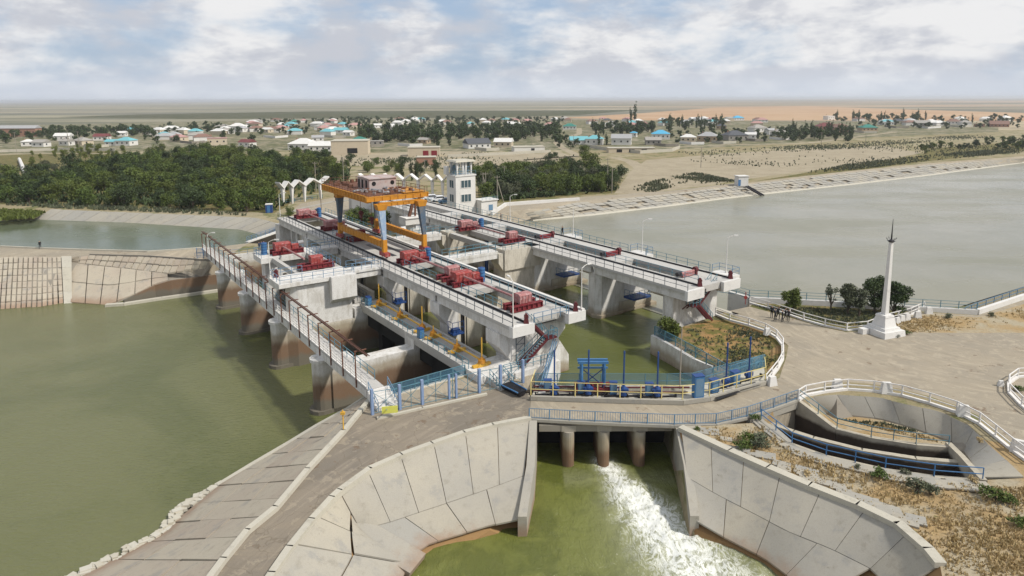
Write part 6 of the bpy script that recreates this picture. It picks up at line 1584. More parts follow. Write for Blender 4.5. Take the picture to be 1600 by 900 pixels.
def person(px, py, k, rz, label, z=0, group='people standing on the path by the grassy island', pos=None):
    o = bpy.data.objects.new('person', PM[k]); COL.objects.link(o); o.location = pos if pos is not None else g(px, py, z); o.rotation_euler = (0, 0, rz); tag(o, label, 'person', group)
person(1205.5, 496.5, 0, 2.6, 'person in dark clothes leftmost in the group on the path')
person(1211, 501, 1, .6, 'person in dark clothes in front on the left of the group on the path')
person(1215.5, 498, 2, 3.6, 'person in dark clothes at the back middle of the group on the path')
person(1222, 503.5, 0, 1.2, 'person in dark clothes standing nearest in the group on the path')
person(1231.5, 502.5, 1, 2.4, 'person in dark clothes rightmost in the group on the path')
person(1226.5, 500.5, 2, 4.2, 'person in dark clothes half hidden behind the nearest one on the path')
G2 = 'workers on the dike road beyond the left block'
person(405.5, 391, 3, 1.0, 'worker in dark blue leftmost of three by the blue tank', group=G2); person(409, 390, 0, 3.0, 'worker in black middle of three by the blue tank', group=G2); person(413, 389.5, 3, 2.0, 'worker in dark blue rightmost of three by the blue tank', group=G2)
person(446, 378, 3, 2.5, 'worker in dark blue leaning beside the far left end of the near row', group=G2)
person(0, 0, 0, 1.0, 'person in dark clothes standing on the upstream deck by a lamp balcony', pos=W(-34.5, 36.0, D), group='people on the upstream deck')
person(0, 0, 1, 1.6, 'person in dark clothes at the rail of the upstream deck near the far bank', pos=W(-52.5, 35.0, D), group='people on the upstream deck')
person(62.5, 372, 0, 1.0, 'lone figure standing on the left dike beside the canal', pos=g(63, 389, 0), group='people on the left dike')

# ------------------------------------------------------------------ vegetation
def leafcloud(mb, rnd, clumps, n, size, mi=0, flat=0.0):
    "n leaf sized faces spread through clumps [(centre, radii)]"
    wts = [r.x * r.y * r.z for c, r in clumps]; tot = sum(wts)
    for (c, r), w in zip(clumps, wts):
        base = rnd.random()
        for _ in range(max(4, int(n * w / tot))):
            d = Vector((rnd.gauss(0, 1), rnd.gauss(0, 1), rnd.gauss(0, 1))).normalized()
            q = rnd.random() ** .4
            p = c + Vector((d.x * r.x, d.y * r.y, d.z * r.z)) * q
            a = Vector((rnd.gauss(0, 1), rnd.gauss(0, 1), rnd.gauss(0, .6))).normalized(); b = a.cross(Vector((rnd.gauss(0, 1), rnd.gauss(0, 1), rnd.gauss(0, 1)))).normalized()
            s = size * rnd.uniform(.6, 1.3)
            t = min(1, max(0, base * .5 + rnd.random() * .5))
            mb.add([p - a * s, p + b * s * .7, p + a * s, p - b * s * .7], [(0, 1, 2, 3)], mi, t)
def crown_clumps(rnd, R_, H_, z0, n, spread=.62):
    out = []
    for _ in range(n):
        a = rnd.uniform(0, 6.283); q = math.sqrt(rnd.random()) * spread; z = rnd.uniform(.15, .88)
        w = math.sin(math.pi * min(.95, max(.15, z))) ** .6
        r = R_ * rnd.uniform(.26, .46)
        out.append((Vector((math.cos(a) * R_ * q * w * 1.1, math.sin(a) * R_ * q * w * 1.1, z0 + H_ * z)), Vector((r, r * rnd.uniform(.8, 1.2), r * rnd.uniform(.65, 1.0)))))
    return out
def limb(mb, rnd, p, q, r0, r1, mi=0, seg=3):
    a = p
    for k in range(seg):
        b = p.lerp(q, (k + 1) / seg) + Vector((rnd.uniform(-.1, .1), rnd.uniform(-.1, .1), 0)) * (q - p).length * .25
        mb.tube(a, b, r0 + (r1 - r0) * k / seg, r0 + (r1 - r0) * (k + 1) / seg, n=6, mi=mi); a = b
def tree_mesh(name, seed, R_, H_, z0, ncl, nleaf, size, leaf, kind='bush'):
    rnd = random.Random(seed); m = MB()
    if kind == 'poplar':
        cl = []
        for k in range(ncl):
            z = (k + .5) / ncl; w = math.sin(math.pi * min(.93, .18 + z * .8)) ** .8; a = rnd.uniform(0, 6.28)
            cl.append((Vector((math.cos(a) * R_ * .3, math.sin(a) * R_ * .3, z0 + H_ * z)), Vector((R_ * w * .75, R_ * w * .75, H_ / ncl * 1.0))))
    else: cl = crown_clumps(rnd, R_, H_, z0, ncl)
    leafcloud(m, rnd, cl, nleaf, size, 0)
    limb(m, rnd, Vector((0, 0, -.3)), Vector((rnd.uniform(-.3, .3), rnd.uniform(-.3, .3), z0 + H_ * .55)), .05 * R_ + .06, .05, 1)
    for k in range(4):
        c = cl[rnd.randrange(len(cl))][0]; limb(m, rnd, Vector((0, 0, z0 * .6 + .2)), c, .06, .025, 1)
    me_o = m.build(name, [leaf, M_BARK]); me = me_o.data; bpy.data.objects.remove(me_o); return me
BUSHY = [tree_mesh('tree', 21 + i, 3.7, 5.9, .25, 17, 1700, .23, [M_LEAF, M_LEAFD, M_LEAF, M_LEAF, M_LEAFD][i]) for i in range(5)]
OLIVE = [tree_mesh('bush', 61 + i, 2.9, 4.6, .2, 12, 1200, .2, M_LEAFG) for i in range(2)]
POPLAR = [tree_mesh('poplar_tree', 31 + i, 1.25, 9.0, .8, 9, 1000, .2, [M_LEAF, M_LEAFD, M_LEAFY][i], 'poplar') for i in range(3)]
YGREEN = [tree_mesh('tree', 41 + i, 2.4, 5.2, .8, 12, 1200, .2, M_LEAFY) for i in range(2)]
SHRUB = [tree_mesh('shrub', 51 + i, 1.0, 1.0, .05, 9, 480, .09, [M_LEAFG, M_LEAF, M_DRYL][i]) for i in range(3)]
FAR = [tree_mesh('tree', 71 + i, 3.6, 5.4, .5, 9, 420, .42, [M_LEAFD, M_LEAF, M_LEAFD][i]) for i in range(3)]
FARP = [tree_mesh('poplar_tree', 81 + i, 1.3, 8.5, .5, 6, 260, .42, M_LEAFD, 'poplar') for i in range(1)]
GBUSH = [tree_mesh('bush', 91 + i, 3.5, 5.2, .1, 16, 1500, .22, [M_LEAF, M_LEAFD, M_LEAF][i]) for i in range(3)]
def plant(me, p, s, label, group, rnd, cat='tree', zs=None):
    o = bpy.data.objects.new(me.name.split('.')[0], me); COL.objects.link(o); o.location = p; o.rotation_euler = (0, 0, rnd.uniform(0, 6.28))
    o.scale = (s, s, zs or s * rnd.uniform(.85, 1.15)); tag(o, label, cat, group); return o
tr = random.Random(99)
def inpx(poly, x, y):
    c = False; j = len(poly) - 1
    for i in range(len(poly)):
        if (poly[i][1] > y) != (poly[j][1] > y) and x < (poly[j][0] - poly[i][0]) * (y - poly[i][1]) / (poly[j][1] - poly[i][1]) + poly[i][0]: c = not c
        j = i
    return c
def scatter(poly, n, mind, fn, z=0.0, maxtry=30000):
    "n world points inside a picture outline, at least mind apart"
    w = [g(x, y, z) for x, y in poly]
    x0, x1 = min(p.x for p in w), max(p.x for p in w); y0, y1 = min(p.y for p in w), max(p.y for p in w)
    pts = []; t = 0
    while len(pts) < n and t < maxtry:
        t += 1; x, y = tr.uniform(x0, x1), tr.uniform(y0, y1)
        if not in_poly(x, y, w): continue
        md = mind * (1 if t < maxtry * .7 else .75)
        if any((x - q[0]) ** 2 + (y - q[1]) ** 2 < md * md for q in pts): continue
        pts.append((x, y))
    for i, (x, y) in enumerate(pts): fn(i, Vector((x, y, z)))
# left thicket
GT = 'dense green trees of the thicket left of the gate structure'
scatter([(-60, 318), (30, 322), (120, 322), (230, 326), (330, 330), (425, 333), (440, 318), (430, 300), (330, 290), (150, 286), (-60, 292)], 86, 3.9,
        lambda i, p: plant(BUSHY[tr.randrange(5)], p, tr.uniform(.75, 1.15), 'bushy dark green tree in the thick row behind the pale canal bank', 'trees in the row behind the canal bank', tr))
scatter([(-60, 292), (150, 286), (330, 290), (440, 302), (545, 292), (545, 268), (440, 250), (330, 240), (235, 244), (150, 262), (60, 276), (-60, 286)], 112, 4.9,
        lambda i, p: plant(BUSHY[tr.randrange(5)], p, tr.uniform(.85, 1.35), 'bushy green tree inside the thicket left of the gantry crane', GT, tr))
scatter([(180, 282), (330, 286), (330, 248), (250, 250), (175, 262)], 34, 3.6,
        lambda i, p: plant(POPLAR[tr.randrange(2)], p, tr.uniform(.65, .95), 'slender poplar standing among the thicket on the left', 'poplars in the left thicket', tr, 'poplar'))
scatter([(45, 262), (175, 262), (200, 240), (150, 232), (45, 240)], 30, 5.0,
        lambda i, p: plant(YGREEN[tr.randrange(2)], p, tr.uniform(.55, .95), 'light yellow green tree on the open patch behind the left thicket', 'yellow green trees behind the left thicket', tr))
scatter([(-40, 300), (60, 290), (170, 268), (60, 262), (-40, 275)], 26, 6,
        lambda i, p: plant(OLIVE[tr.randrange(2)], p, tr.uniform(.45, .9), 'olive grey bushy tree at the left side of the thicket', 'olive grey trees at the left edge', tr))
scatter([(400, 262), (545, 268), (620, 278), (700, 272), (740, 270), (700, 262), (540, 252), (420, 240)], 26, 6.5,
        lambda i, p: plant(BUSHY[tr.randrange(5)], p, tr.uniform(.5, .95), 'green tree behind the white colonnades', 'trees behind the colonnades', tr))
for px, py, s, l in ((628, 282, .78, 'slim dark poplar left of a pair behind the right colonnade'), (643, 283, .95, 'slim dark poplar left one of the close pair behind the right colonnade'), (651, 283, .98, 'slim dark poplar right one of the close pair behind the right colonnade'), (681, 282, .85, 'slim dark poplar just left of the white tower'), (535, 276, .8, 'slim poplar above the left end of the crane platform')):
    plant(POPLAR[1], g(px, py), s, l, None, tr, 'poplar')
# right thicket
scatter([(748, 318), (800, 308), (900, 303), (958, 299), (965, 288), (930, 270), (860, 268), (745, 272)], 84, 3.6,
        lambda i, p: plant((GBUSH + GBUSH + OLIVE)[tr.randrange(8)], p, tr.uniform(.8, 1.15), 'bushy green tree in the clump right of the white tower', 'trees in the clump right of the tower', tr))
for px, py, s, k, l in ((893, 292, 1.2, 0, 'tall dark poplar standing out of the clump right of the tower'), (888, 262, .9, 1, 'dark tree at the top of the clump near the dirt road'), (922, 270, 1.35, 2, 'broad dark tree above the right clump beside the sandy slope'), (912, 245, 1.0, 2, 'round tree beside the dirt track below the blue roofed houses'),
                        (967, 281, 1.05, 1, 'round green tree alone on the sandy slope right of the clump'), (858, 252, .8, 1, 'dark bush at the edge of the field above the clump'), (925, 298, 1.1, 3, 'dense tree at the near right end of the clump'), (867, 247, .6, 4, 'small tree by the ruined low wall in the field')):
    plant(POPLAR[1] if k == 0 else BUSHY[k], g(px, py), s, l, None, tr, 'poplar' if k == 0 else 'tree')
for px, py, s, l in ((552, 352, .72, 'dark bush left of three below the white wall behind the crane'), (575, 357, .8, 'dark bush in the middle of three below the white wall'), (598, 362, .75, 'dark bush right of three below the white wall near the crane leg'), (563, 346, .6, 'dark bush at the back below the white wall'), (588, 353, .65, 'dark bush behind the crane leg below the white wall'), (452, 338, .42, 'small light green bush at the far left corner of the near row')):
    plant(BUSHY[tr.randrange(5)], g(px, py, -.3), s, l, None, tr, 'bush')
# nearer trees with trunk and crown
def big_tree(p, R_, H_, z0, seed, leaf, label, n=3500, size=.14, ncl=18, kind='tree'):
    rnd = random.Random(seed); t = thing('tree', label, 'tree', tuple(p), world_author=False)
    cl = crown_clumps(rnd, R_, H_, z0, ncl)
    m = MB(); limb(m, rnd, Vector((0, 0, -.2)), Vector((rnd.uniform(-.2, .2), 0, z0 + H_ * .3)), .11 + R_ * .03, .07)
    for c, r in cl[:9]: limb(m, rnd, Vector((0, 0, z0 * .7)), c, .07, .02)
    part(m, 'trunk', M_BARK, t)
    m = MB(); leafcloud(m, rnd, cl, n, size); part(m, 'crown', leaf, t)
    return t
big_tree(g(1237, 486), 1.7, 2.9, .4, 1, M_LEAF, 'small round green tree at the left end of the grassy island', 2200)
big_tree(g(1298, 485), .95, 2.9, 1.1, 2, M_LEAFG, 'thin half bare tree in the gap of the grassy island', 420, .12, 9)
big_tree(g(1325, 490), 1.8, 3.6, .9, 3, M_LEAFG, 'grey green tree left of the big dark pair on the grassy island', 2300)
big_tree(g(1342, 494), 1.4, 3.2, .9, 4, M_LEAFG, 'loose olive tree in front of the big dark tree on the island', 1300)
big_tree(g(1366, 487), 2.5, 4.6, .7, 5, M_LEAFD, 'big dark green tree just left of the obelisk', 4200)
big_tree(g(1396, 491), 2.3, 4.6, .3, 6, M_LEAFD, 'big dark green tree just right of the obelisk', 4200)
big_tree(g(1046, 528, -.2), 1.9, 2.6, .1, 7, M_LEAF, 'dense green bush at the corner of the middle pool wall', 2600)
# shrubs and dry tufts, front right
sh = random.Random(5)
for px, py, s, k, l in ((1172, 690, 1.1, 1, 'spreading green shrub left one of the large patch near the bridge end'), (1187, 697, 1.3, 0, 'spreading grey green shrub in the large patch near the bridge end'), (1160, 700, 1.0, 1, 'low green shrub at the lower left of the large patch'), (1088, 672, .45, 1, 'small green tuft just right of the outlet wing wall'),
                        (1180, 655, .7, 1, 'dark shrub at the corner where the bridge meets the channel'), (1370, 745, 1.0, 1, 'round bright green shrub below the pond rail'), (1262, 742, .55, 2, 'dry shrub on the left end of the lower crest'), (1431, 765, 1.1, 0, 'green shrub in the dry grass below the pond'), (1455, 770, .8, 0, 'low grey green shrub right of another in the dry grass'),
                        (1552, 778, 1.2, 1, 'wide dark green shrub near the right edge'), (1575, 785, .8, 1, 'small dark green shrub beside the wide one near the right edge'), (1520, 752, .6, 2, 'dry shrub at the corner of the pond channel'), (1413, 740, .5, 0, 'small shrub against the pond rail'), (1340, 731, .4, 0, 'tiny round shrub against the pond rail on its left half'),
                        (1530, 690, .5, 2, 'dry shrub outside the pond fence'), (1400, 527, .5, 0, 'small tuft right of the obelisk pedestal'), (1416, 522, .65, 1, 'green tuft in the gravel right of the obelisk'), (1482, 497, .8, 0, 'grey green tuft on the gravel below the sea wall'), (1549, 494, .7, 0, 'grey green tuft near the bend of the sea wall'),
                        (411, 778, .0, 0, ''), (408, 803, .5, 1, 'small green weed in a joint of the left bank slabs'), (424, 786, .4, 1, 'tiny green weed in the upper joint of the left bank slabs'), (483, 702, .45, 1, 'weed line in the left bank slabs near the marker post'), (1590, 820, .9, 1, 'green shrub cut by the right edge near the bottom'),
                        (1590, 612, .8, 1, 'dark shrub inside the fence corner at the right edge')):
    if s == 0 or not l: continue
    z = 0.0 if px > 600 else -2.6
    plant(SHRUB[k], g(px, py, z), s, l, None, sh, 'shrub', zs=s * .7)
# ground cover nobody could count
def tufts(name, label, regions, mat, size, seed, lean=.5):
    rnd = random.Random(seed); m = MB()
    for poly, n, z in regions:
        w = [g(x, y, z) for x, y in poly]; x0, x1 = min(p.x for p in w), max(p.x for p in w); y0, y1 = min(p.y for p in w), max(p.y for p in w); k = 0; t = 0
        cen = [(rnd.uniform(x0, x1), rnd.uniform(y0, y1)) for _ in range(max(3, n // 40))]
        while k < n and t < n * 20:
            t += 1; c = cen[rnd.randrange(len(cen))]; sp = (x1 - x0) * .05 + .5
            x, y = rnd.gauss(c[0], sp), rnd.gauss(c[1], sp)
            if not in_poly(x, y, w): continue
            k += 1; tone = rnd.random()
            for _ in range(4):
                a = rnd.uniform(0, 6.28); s = size * rnd.uniform(.5, 1.4); b = Vector((math.cos(a), math.sin(a), 0)); u_ = Vector((rnd.uniform(-lean, lean), rnd.uniform(-lean, lean), 1)) * s
                p = Vector((x + rnd.uniform(-.15, .15), y + rnd.uniform(-.15, .15), z - .03))
                m.add([p - b * s * .35, p + b * s * .35, p + u_ + b * s * .12, p + u_ - b * s * .12], [(0, 1, 2, 3)], 0, min(1, tone * .7 + rnd.random() * .3))
    o = m.build(name, mat); tag(o, label, 'grass', kind='stuff'); return o
FR = [(1085, 672), (1190, 662), (1240, 702), (1290, 722), (1383, 742), (1459, 754), (1535, 760), (1640, 765), (1700, 900), (1480, 900), (1455, 858), (1405, 816), (1340, 785), (1265, 755), (1200, 727)]
tufts('dry_grass', 'dry straw coloured grass on the slope between the outlet and the round pond', [(FR, 2300, 0), ([(1380, 520), (1400, 505), (1450, 492), (1527, 498), (1600, 480), (1600, 510), (1450, 520)], 700, 0), ([(1300, 665), (1375, 662), (1454, 684), (1482, 696), (1431, 692), (1361, 682)], 500, -1.6)], M_DRYL, .17, 3)
tufts('green_grass', 'patchy green grass on the fenced corner and island', [([(1050, 520), (1110, 510), (1160, 510), (1205, 530), (1212, 560), (1190, 585), (1120, 570), (1060, 545)], 900, -.2), ([(1180, 478), (1290, 482), (1410, 490), (1400, 500), (1355, 510), (1290, 506), (1230, 490)], 1800, 0), ([(1300, 655), (1375, 660), (1440, 675), (1380, 672), (1320, 662)], 400, -1.8)], M_LEAFG, .17, 4)
tufts('reed_margin', 'dark green reeds along the far end of the left canal', [([(-120, 344), (0, 345), (50, 343), (70, 333), (0, 328), (-120, 330)], 1800, -.6)], M_LEAF, .7, 6)
tufts('bank_shrubs', 'low green scrub along the top of the far reservoir bank', [([(1240, 273), (1340, 265), (1450, 252), (1600, 238), (1700, 228), (1700, 222), (1600, 230), (1450, 243), (1330, 256)], 1700, 0), ([(975, 297), (1020, 301), (1080, 285), (1130, 290), (1150, 284), (1080, 268), (1000, 290)], 1100, 0)], M_LEAFG, .6, 8)
tufts('undergrowth', 'dark green undergrowth filling the gaps between the thicket trees', [([(-60, 316), (120, 321), (330, 328), (428, 332), (445, 320), (545, 294), (545, 266), (330, 240), (150, 262), (-60, 288)], 3600, 0), ([(748, 318), (900, 304), (960, 300), (965, 288), (930, 270), (745, 272)], 1500, 0)], M_LEAFD, 1.15, 14, .9)
tufts('field_scrub', 'scattered scrub across the open steppe around the village', [([(0, 262), (300, 236), (520, 240), (520, 252), (200, 262), (0, 285)], 900, 0), ([(520, 268), (860, 262), (900, 240), (760, 238), (560, 246)], 700, 0), ([(1050, 250), (1600, 215), (1600, 240), (1200, 262)], 800, 0), ([(1060, 238), (1320, 224), (1560, 208), (1560, 214), (1330, 232), (1100, 246)], 1600, 0), ([(0, 320), (80, 325), (400, 338), (430, 342), (330, 330), (60, 318)], 500, 0)], M_LEAFG, .6, 12)
scatter([(1420, 244), (1600, 234), (1720, 224), (1720, 214), (1600, 218), (1440, 232)], 60, 5, lambda i, p: plant(FAR[tr.randrange(3)], p, tr.uniform(.55, .9), 'round dark bush in the belt along the far bank at the right edge', 'bushes in the far belt at the right edge', tr, 'bush'))

# ------------------------------------------------------------------ village
def hmat(name, c, rough=.7): return paint(name, c, rough, tuple(x * .6 for x in c), .25, sc_=.6)
RF = dict(teal=hmat('teal_roof', (.16, .42, .46)), blue=hmat('blue_roof', (.09, .38, .58)), grey=hmat('grey_roof', (.36, .36, .36)), white=hmat('white_roof', (.66, .65, .62)), maroon=hmat('maroon_roof', (.17, .05, .05)),
          brown=hmat('brown_roof', (.22, .13, .10)), dark=hmat('slate_roof', (.085, .09, .10)), green=hmat('green_roof', (.04, .20, .16)), pink=hmat('pinkish_roof', (.42, .24, .22)), slate=hmat('weathered_slate_roof', (.33, .31, .28)))
WL = dict(white=hmat('white_house_wall', (.68, .66, .62), .9), cream=hmat('cream_house_wall', (.55, .47, .35), .9), tan=hmat('tan_brick_wall', (.42, .32, .22), .9), grey=hmat('grey_block_wall', (.30, .28, .25), .9), brick=hmat('reddish_brick_wall', (.36, .20, .14), .9))
RN = dict(teal='teal', blue='bright blue', grey='grey', white='white', maroon='dark maroon', brown='brown', dark='dark slate', green='dark green', pink='pinkish', slate='weathered grey')
WN = dict(white='white walls', cream='cream walls', tan='tan brick walls', grey='grey block walls', brick='reddish brick walls')
def house(px, py, wpx, roof, wall, form='hip', label='', hgt=3.2, dep=.75, rz=None, group=None, near=True, rr_=None):
    p = g(px, py); k = p.y / 1040.0 * 1.0; w = wpx * k; rnd = rr_ or random.Random(int(px * 7 + py))
    rz = rnd.uniform(-.5, .5) if rz is None else rz
    w = w / (abs(math.cos(rz)) + dep * abs(math.sin(rz))); d = w * dep; d = min(d, 12) if form != 'long' else min(d, 9)
    t = thing('house', label, 'house', tuple(p), rz, group, world_author=False)
    m = MB(); m.box((0, 0, hgt / 2), (w, d, hgt)); part(m, 'wall', WL[wall], t)
    m = MB(); o_ = .45; rh = min(w, d) * .28
    x, y = w / 2 + o_, d / 2 + o_
    if form == 'hip':
        r = max(.2, x - y) if x > y else .2
        m.add([(-x, -y, hgt), (x, -y, hgt), (x, y, hgt), (-x, y, hgt), (-r, 0, hgt + rh), (r, 0, hgt + rh)], [(0, 1, 5, 4), (1, 2, 5), (2, 3, 4, 5), (3, 0, 4), (3, 2, 1, 0)])
    elif form in ('gable', 'long'):
        m.add([(-x, -y, hgt), (x, -y, hgt), (x, y, hgt), (-x, y, hgt), (-x, 0, hgt + rh), (x, 0, hgt + rh)], [(0, 1, 5, 4), (1, 2, 5), (2, 3, 4, 5), (3, 0, 4), (3, 2, 1, 0)])
    else: m.box((0, 0, hgt + .15), (w + .4, d + .4, .3))
    part(m, 'roof', RF[roof], t)
    if near:
        n = max(2, int(w / 3.2))
        for i in range(n):
            xx = -w / 2 + w * (i + .5) / n
            m = MB(); m.box((xx, -d / 2 - .03, hgt * .55), (1.0, .08, 1.1)); part(m, 'window', M_GLASS, t)
        m = MB(); m.box((w / 2 + .03, -d * .1, hgt * .55), (.08, 1.0, 1.1)); part(m, 'window', M_GLASS, t)
        m = MB(); m.box((-w * .3, d * .1, hgt + rh * .8), (.5, .5, 1.3)); part(m, 'chimney', WL['brick'], t)
    return t
H = [ # px, base y, width px, roof, wall, form, label, height
 (410, 225, 0, 'grey', 'white', 'hip', '', 3), 
 (792, 231, 0, 'grey', 'white', 'hip', '', 3),
 (405, 229, 44, 'teal', 'grey', 'flat', '', 3),
]
H = [
 (105, 227, 20, 'slate', 'white', 'gable', 'small grey roofed white house behind the road at the far left', 3),
 (45, 228, 20, 'white', 'white', 'hip', 'pale roofed white house left of the thicket road', 3),
 (65, 229, 22, 'slate', 'white', 'gable', 'low grey roofed white house beside another by the left road', 3),
 (100, 219, 24, 'white', 'white', 'gable', 'white roofed house in front of dark trees at left', 3.4),
 (130, 226, 30, 'slate', 'cream', 'hip', 'weathered roofed cream house left of the teal roofed one', 3),
 (160, 219, 22, 'maroon', 'white', 'gable', 'long maroon roofed white house among dark trees at left', 3),
 (198, 227, 28, 'teal', 'white', 'hip', 'teal hip roofed white house above the thicket', 3.4),
 (176, 227, 18, 'teal', 'white', 'gable', 'low teal roofed shed attached beside the teal hip roofed house', 2.6),
 (191, 213, 14, 'white', 'white', 'gable', 'small white gabled house behind the teal roofed one', 3),
 (257, 214, 14, 'teal', 'white', 'hip', 'small pale teal roofed house behind the thicket', 3),
 (280, 221, 26, 'pink', 'cream', 'hip', 'pinkish roofed cream house above the thicket', 3.4),
 (340, 226, 34, 'pink', 'cream', 'flat', 'cream colonnaded building with flat roof above the thicket', 4.4),
 (387, 229, 26, 'maroon', 'white', 'gable', 'long dark maroon roofed house above the thicket right side', 3),
 (372, 203, 24, 'white', 'white', 'hip', 'large white roofed house at the back left of the village', 4),
 (378, 206, 20, 'grey', 'white', 'hip', 'grey roofed white house just right of the large white one', 3.6),
 (394, 197, 16, 'pink', 'white', 'hip', 'pinkish roofed tall house behind the large white one', 4),
 (352, 205, 15, 'white', 'white', 'hip', 'white cubic house left of the large white roofed one', 3.4),
 (418, 207, 18, 'white', 'cream', 'gable', 'pale house at the start of the village centre', 3),
 (448, 201, 14, 'teal', 'white', 'hip', 'small teal roofed house at the centre left of the village', 3),
 (460, 193, 14, 'green', 'white', 'hip', 'small green roofed house far back in the village', 3),
 (502, 196, 18, 'dark', 'white', 'hip', 'dark slate roofed house at the centre left back', 3.2),
 (507, 205, 24, 'pink', 'cream', 'hip', 'broad pink roofed house in the village centre', 3.4),
 (533, 208, 22, 'teal', 'white', 'gable', 'low pale teal roofed house right of the pink roofed one', 2.8),
 (545, 212, 18, 'white', 'white', 'gable', 'bright white low house in the village centre', 3),
 (475, 233, 42, 'white', 'white', 'hip', 'large white hip roofed building with a pale roof above the colonnade trees', 3.6),
 (508, 236, 46, 'white', 'white', 'long', 'long white row building with small windows left of the ruined block', 3.4),
 (497, 221, 20, 'grey', 'white', 'gable', 'grey roofed house just behind the long white row building', 3),
 (562, 225, 20, 'green', 'tan', 'hip', 'green hip roofed tan house behind the ruined block', 3.4),
 (613, 203, 20, 'white', 'white', 'hip', 'white hip roofed house behind the dark tree row', 3.6),
 (590, 200, 14, 'white', 'white', 'gable', 'white house left of the white hip roofed one behind the tree row', 3.2),
 (587, 226, 26, 'slate', 'grey', 'flat', 'low grey flat roofed sheds below the dark tree row', 2.4),
 (663, 224, 20, 'slate', 'tan', 'gable', 'tan low house with rubble heap below the dark trees', 2.6),
 (745, 231, 44, 'dark', 'white', 'gable', 'dark roofed long white barn right of the garages', 3),
 (787, 229, 30, 'white', 'cream', 'gable', 'pale gabled barn at the right end of the long barn', 3.2),
 (735, 197, 14, 'teal', 'white', 'hip', 'small teal white house in the far centre of the village', 3),
 (760, 195, 14, 'white', 'white', 'hip', 'small white house in the far centre of the village', 3),
 (797, 196, 12, 'white', 'white', 'gable', 'tiny white gabled house right of the far centre', 3),
 (805, 198, 16, 'white', 'white', 'gable', 'bright white house at the dark tree wall', 3.2),
 (860, 199, 20, 'pink', 'white', 'hip', 'pink roofed house left of the green roofed one', 3.2),
 (890, 202, 22, 'green', 'white', 'hip', 'green white roofed house above the dirt road', 3.2),
 (904, 225, 28, 'teal', 'white', 'gable', 'low teal roofed annex at the left of the blue roofed group', 2.8),
 (929, 226, 30, 'teal', 'white', 'hip', 'bright teal hip roofed house right of its low annex', 4),
 (971, 226, 34, 'grey', 'white', 'gable', 'grey blue gabled white house with round attic window', 4.4),
 (990, 214, 12, 'blue', 'white', 'hip', 'small bright blue roofed house behind the gabled white one', 3.4),
 (1032, 217, 30, 'blue', 'white', 'hip', 'bright blue hip roofed house at the centre right', 4),
 (1020, 226, 24, 'slate', 'grey', 'gable', 'weathered grey barn in front of the bright blue roofed house', 3.2),
 (955, 198, 20, 'white', 'white', 'hip', 'white hip roofed house behind the dark trees', 3.4),
 (949, 191, 14, 'dark', 'cream', 'hip', 'dark roofed house far behind the white hip roofed one', 3),
 (997, 192, 14, 'white', 'white', 'hip', 'white roofed house far back at the centre right', 3),
 (987, 199, 18, 'pink', 'cream', 'hip', 'pinkish roofed house behind dark trees at centre right', 3),
 (1075, 222, 26, 'white', 'cream', 'hip', 'white hip roofed cream house right of the blue roofed one', 3.6),
 (1106, 221, 36, 'grey', 'tan', 'hip', 'large grey hip roofed tan brick house', 4),
 (1147, 219, 38, 'dark', 'grey', 'hip', 'large dark slate hip roofed house', 3.8),
 (1127, 202, 18, 'dark', 'tan', 'hip', 'dark roofed house behind the large slate roofed one', 3.4),
 (1173, 217, 20, 'white', 'white', 'gable', 'white house right of the dark slate roofed one', 3.4),
 (1183, 206, 28, 'slate', 'white', 'hip', 'weathered hip roofed white house in the right half', 3.8),
 (1203, 210, 18, 'grey', 'white', 'gable', 'grey roofed white house with blue gable at the right half', 3.6),
 (1217, 212, 26, 'slate', 'white', 'hip', 'low pale roofed house left of the dark poplar wall', 3),
 (1112, 190, 16, 'pink', 'white', 'hip', 'pink roofed house far back right of the white one', 3.2),
 (1136, 189, 16, 'green', 'white', 'hip', 'small green roofed house far back in the right half', 3),
 (1152, 188, 18, 'blue', 'white', 'hip', 'bright blue roofed house far back in the right half', 3.4),
 (1083, 189, 14, 'white', 'white', 'gable', 'white gabled house far back between poplars', 3),
 (1190, 191, 16, 'pink', 'white', 'hip', 'pink roofed house far back above the weathered one', 3.2),
 (1100, 188, 13, 'white', 'white', 'hip', 'white hip roofed house far back beside the pink roofed one', 3),
 (1235, 212, 0, 'white', 'white', 'hip', '', 3),
 (1290, 203, 30, 'maroon', 'brick', 'hip', 'maroon hip roofed brick house behind the dark poplar wall', 3.6),
 (1312, 206, 34, 'brown', 'brick', 'hip', 'brown hip roofed brick house right of the maroon one', 4),
 (1355, 205, 24, 'green', 'tan', 'hip', 'dark green hip roofed tan house at the end of the poplar wall', 3.4),
 (1384, 195, 20, 'white', 'white', 'flat', 'long low white building on the right side', 3),
 (1402, 194, 20, 'dark', 'pink' if False else 'cream', 'hip', 'dark roofed cream house right of the long low white one', 3.6),
 (1421, 193, 18, 'grey', 'white', 'hip', 'grey roofed white house on the right side', 3.6),
 (1440, 197, 24, 'slate', 'grey', 'gable', 'grey gabled house on the right side', 3.4),
 (1460, 196, 18, 'white', 'white', 'gable', 'white blue gabled house right of the grey gabled one', 3.2),
 (1490, 194, 22, 'brown', 'white', 'hip', 'brown roofed white house near the right end of the village', 3.2),
 (1570, 189, 20, 'white', 'white', 'hip', 'pale building at the far right end of the village', 4),
 (1560, 198, 30, 'brown', 'brick', 'gable', 'low brown farm building near the right edge', 2.8),
 (1530, 198, 14, 'brown', 'brick', 'flat', 'small reddish shed left of the low brown farm building', 2.6),
 (1295, 187, 16, 'white', 'white', 'flat', 'pale tall block behind the poplars in the right half', 5),
 (30, 213, 62, 'grey', 'brick', 'long', 'long two storey brick building with pale blue roof at the left edge', 7),
]
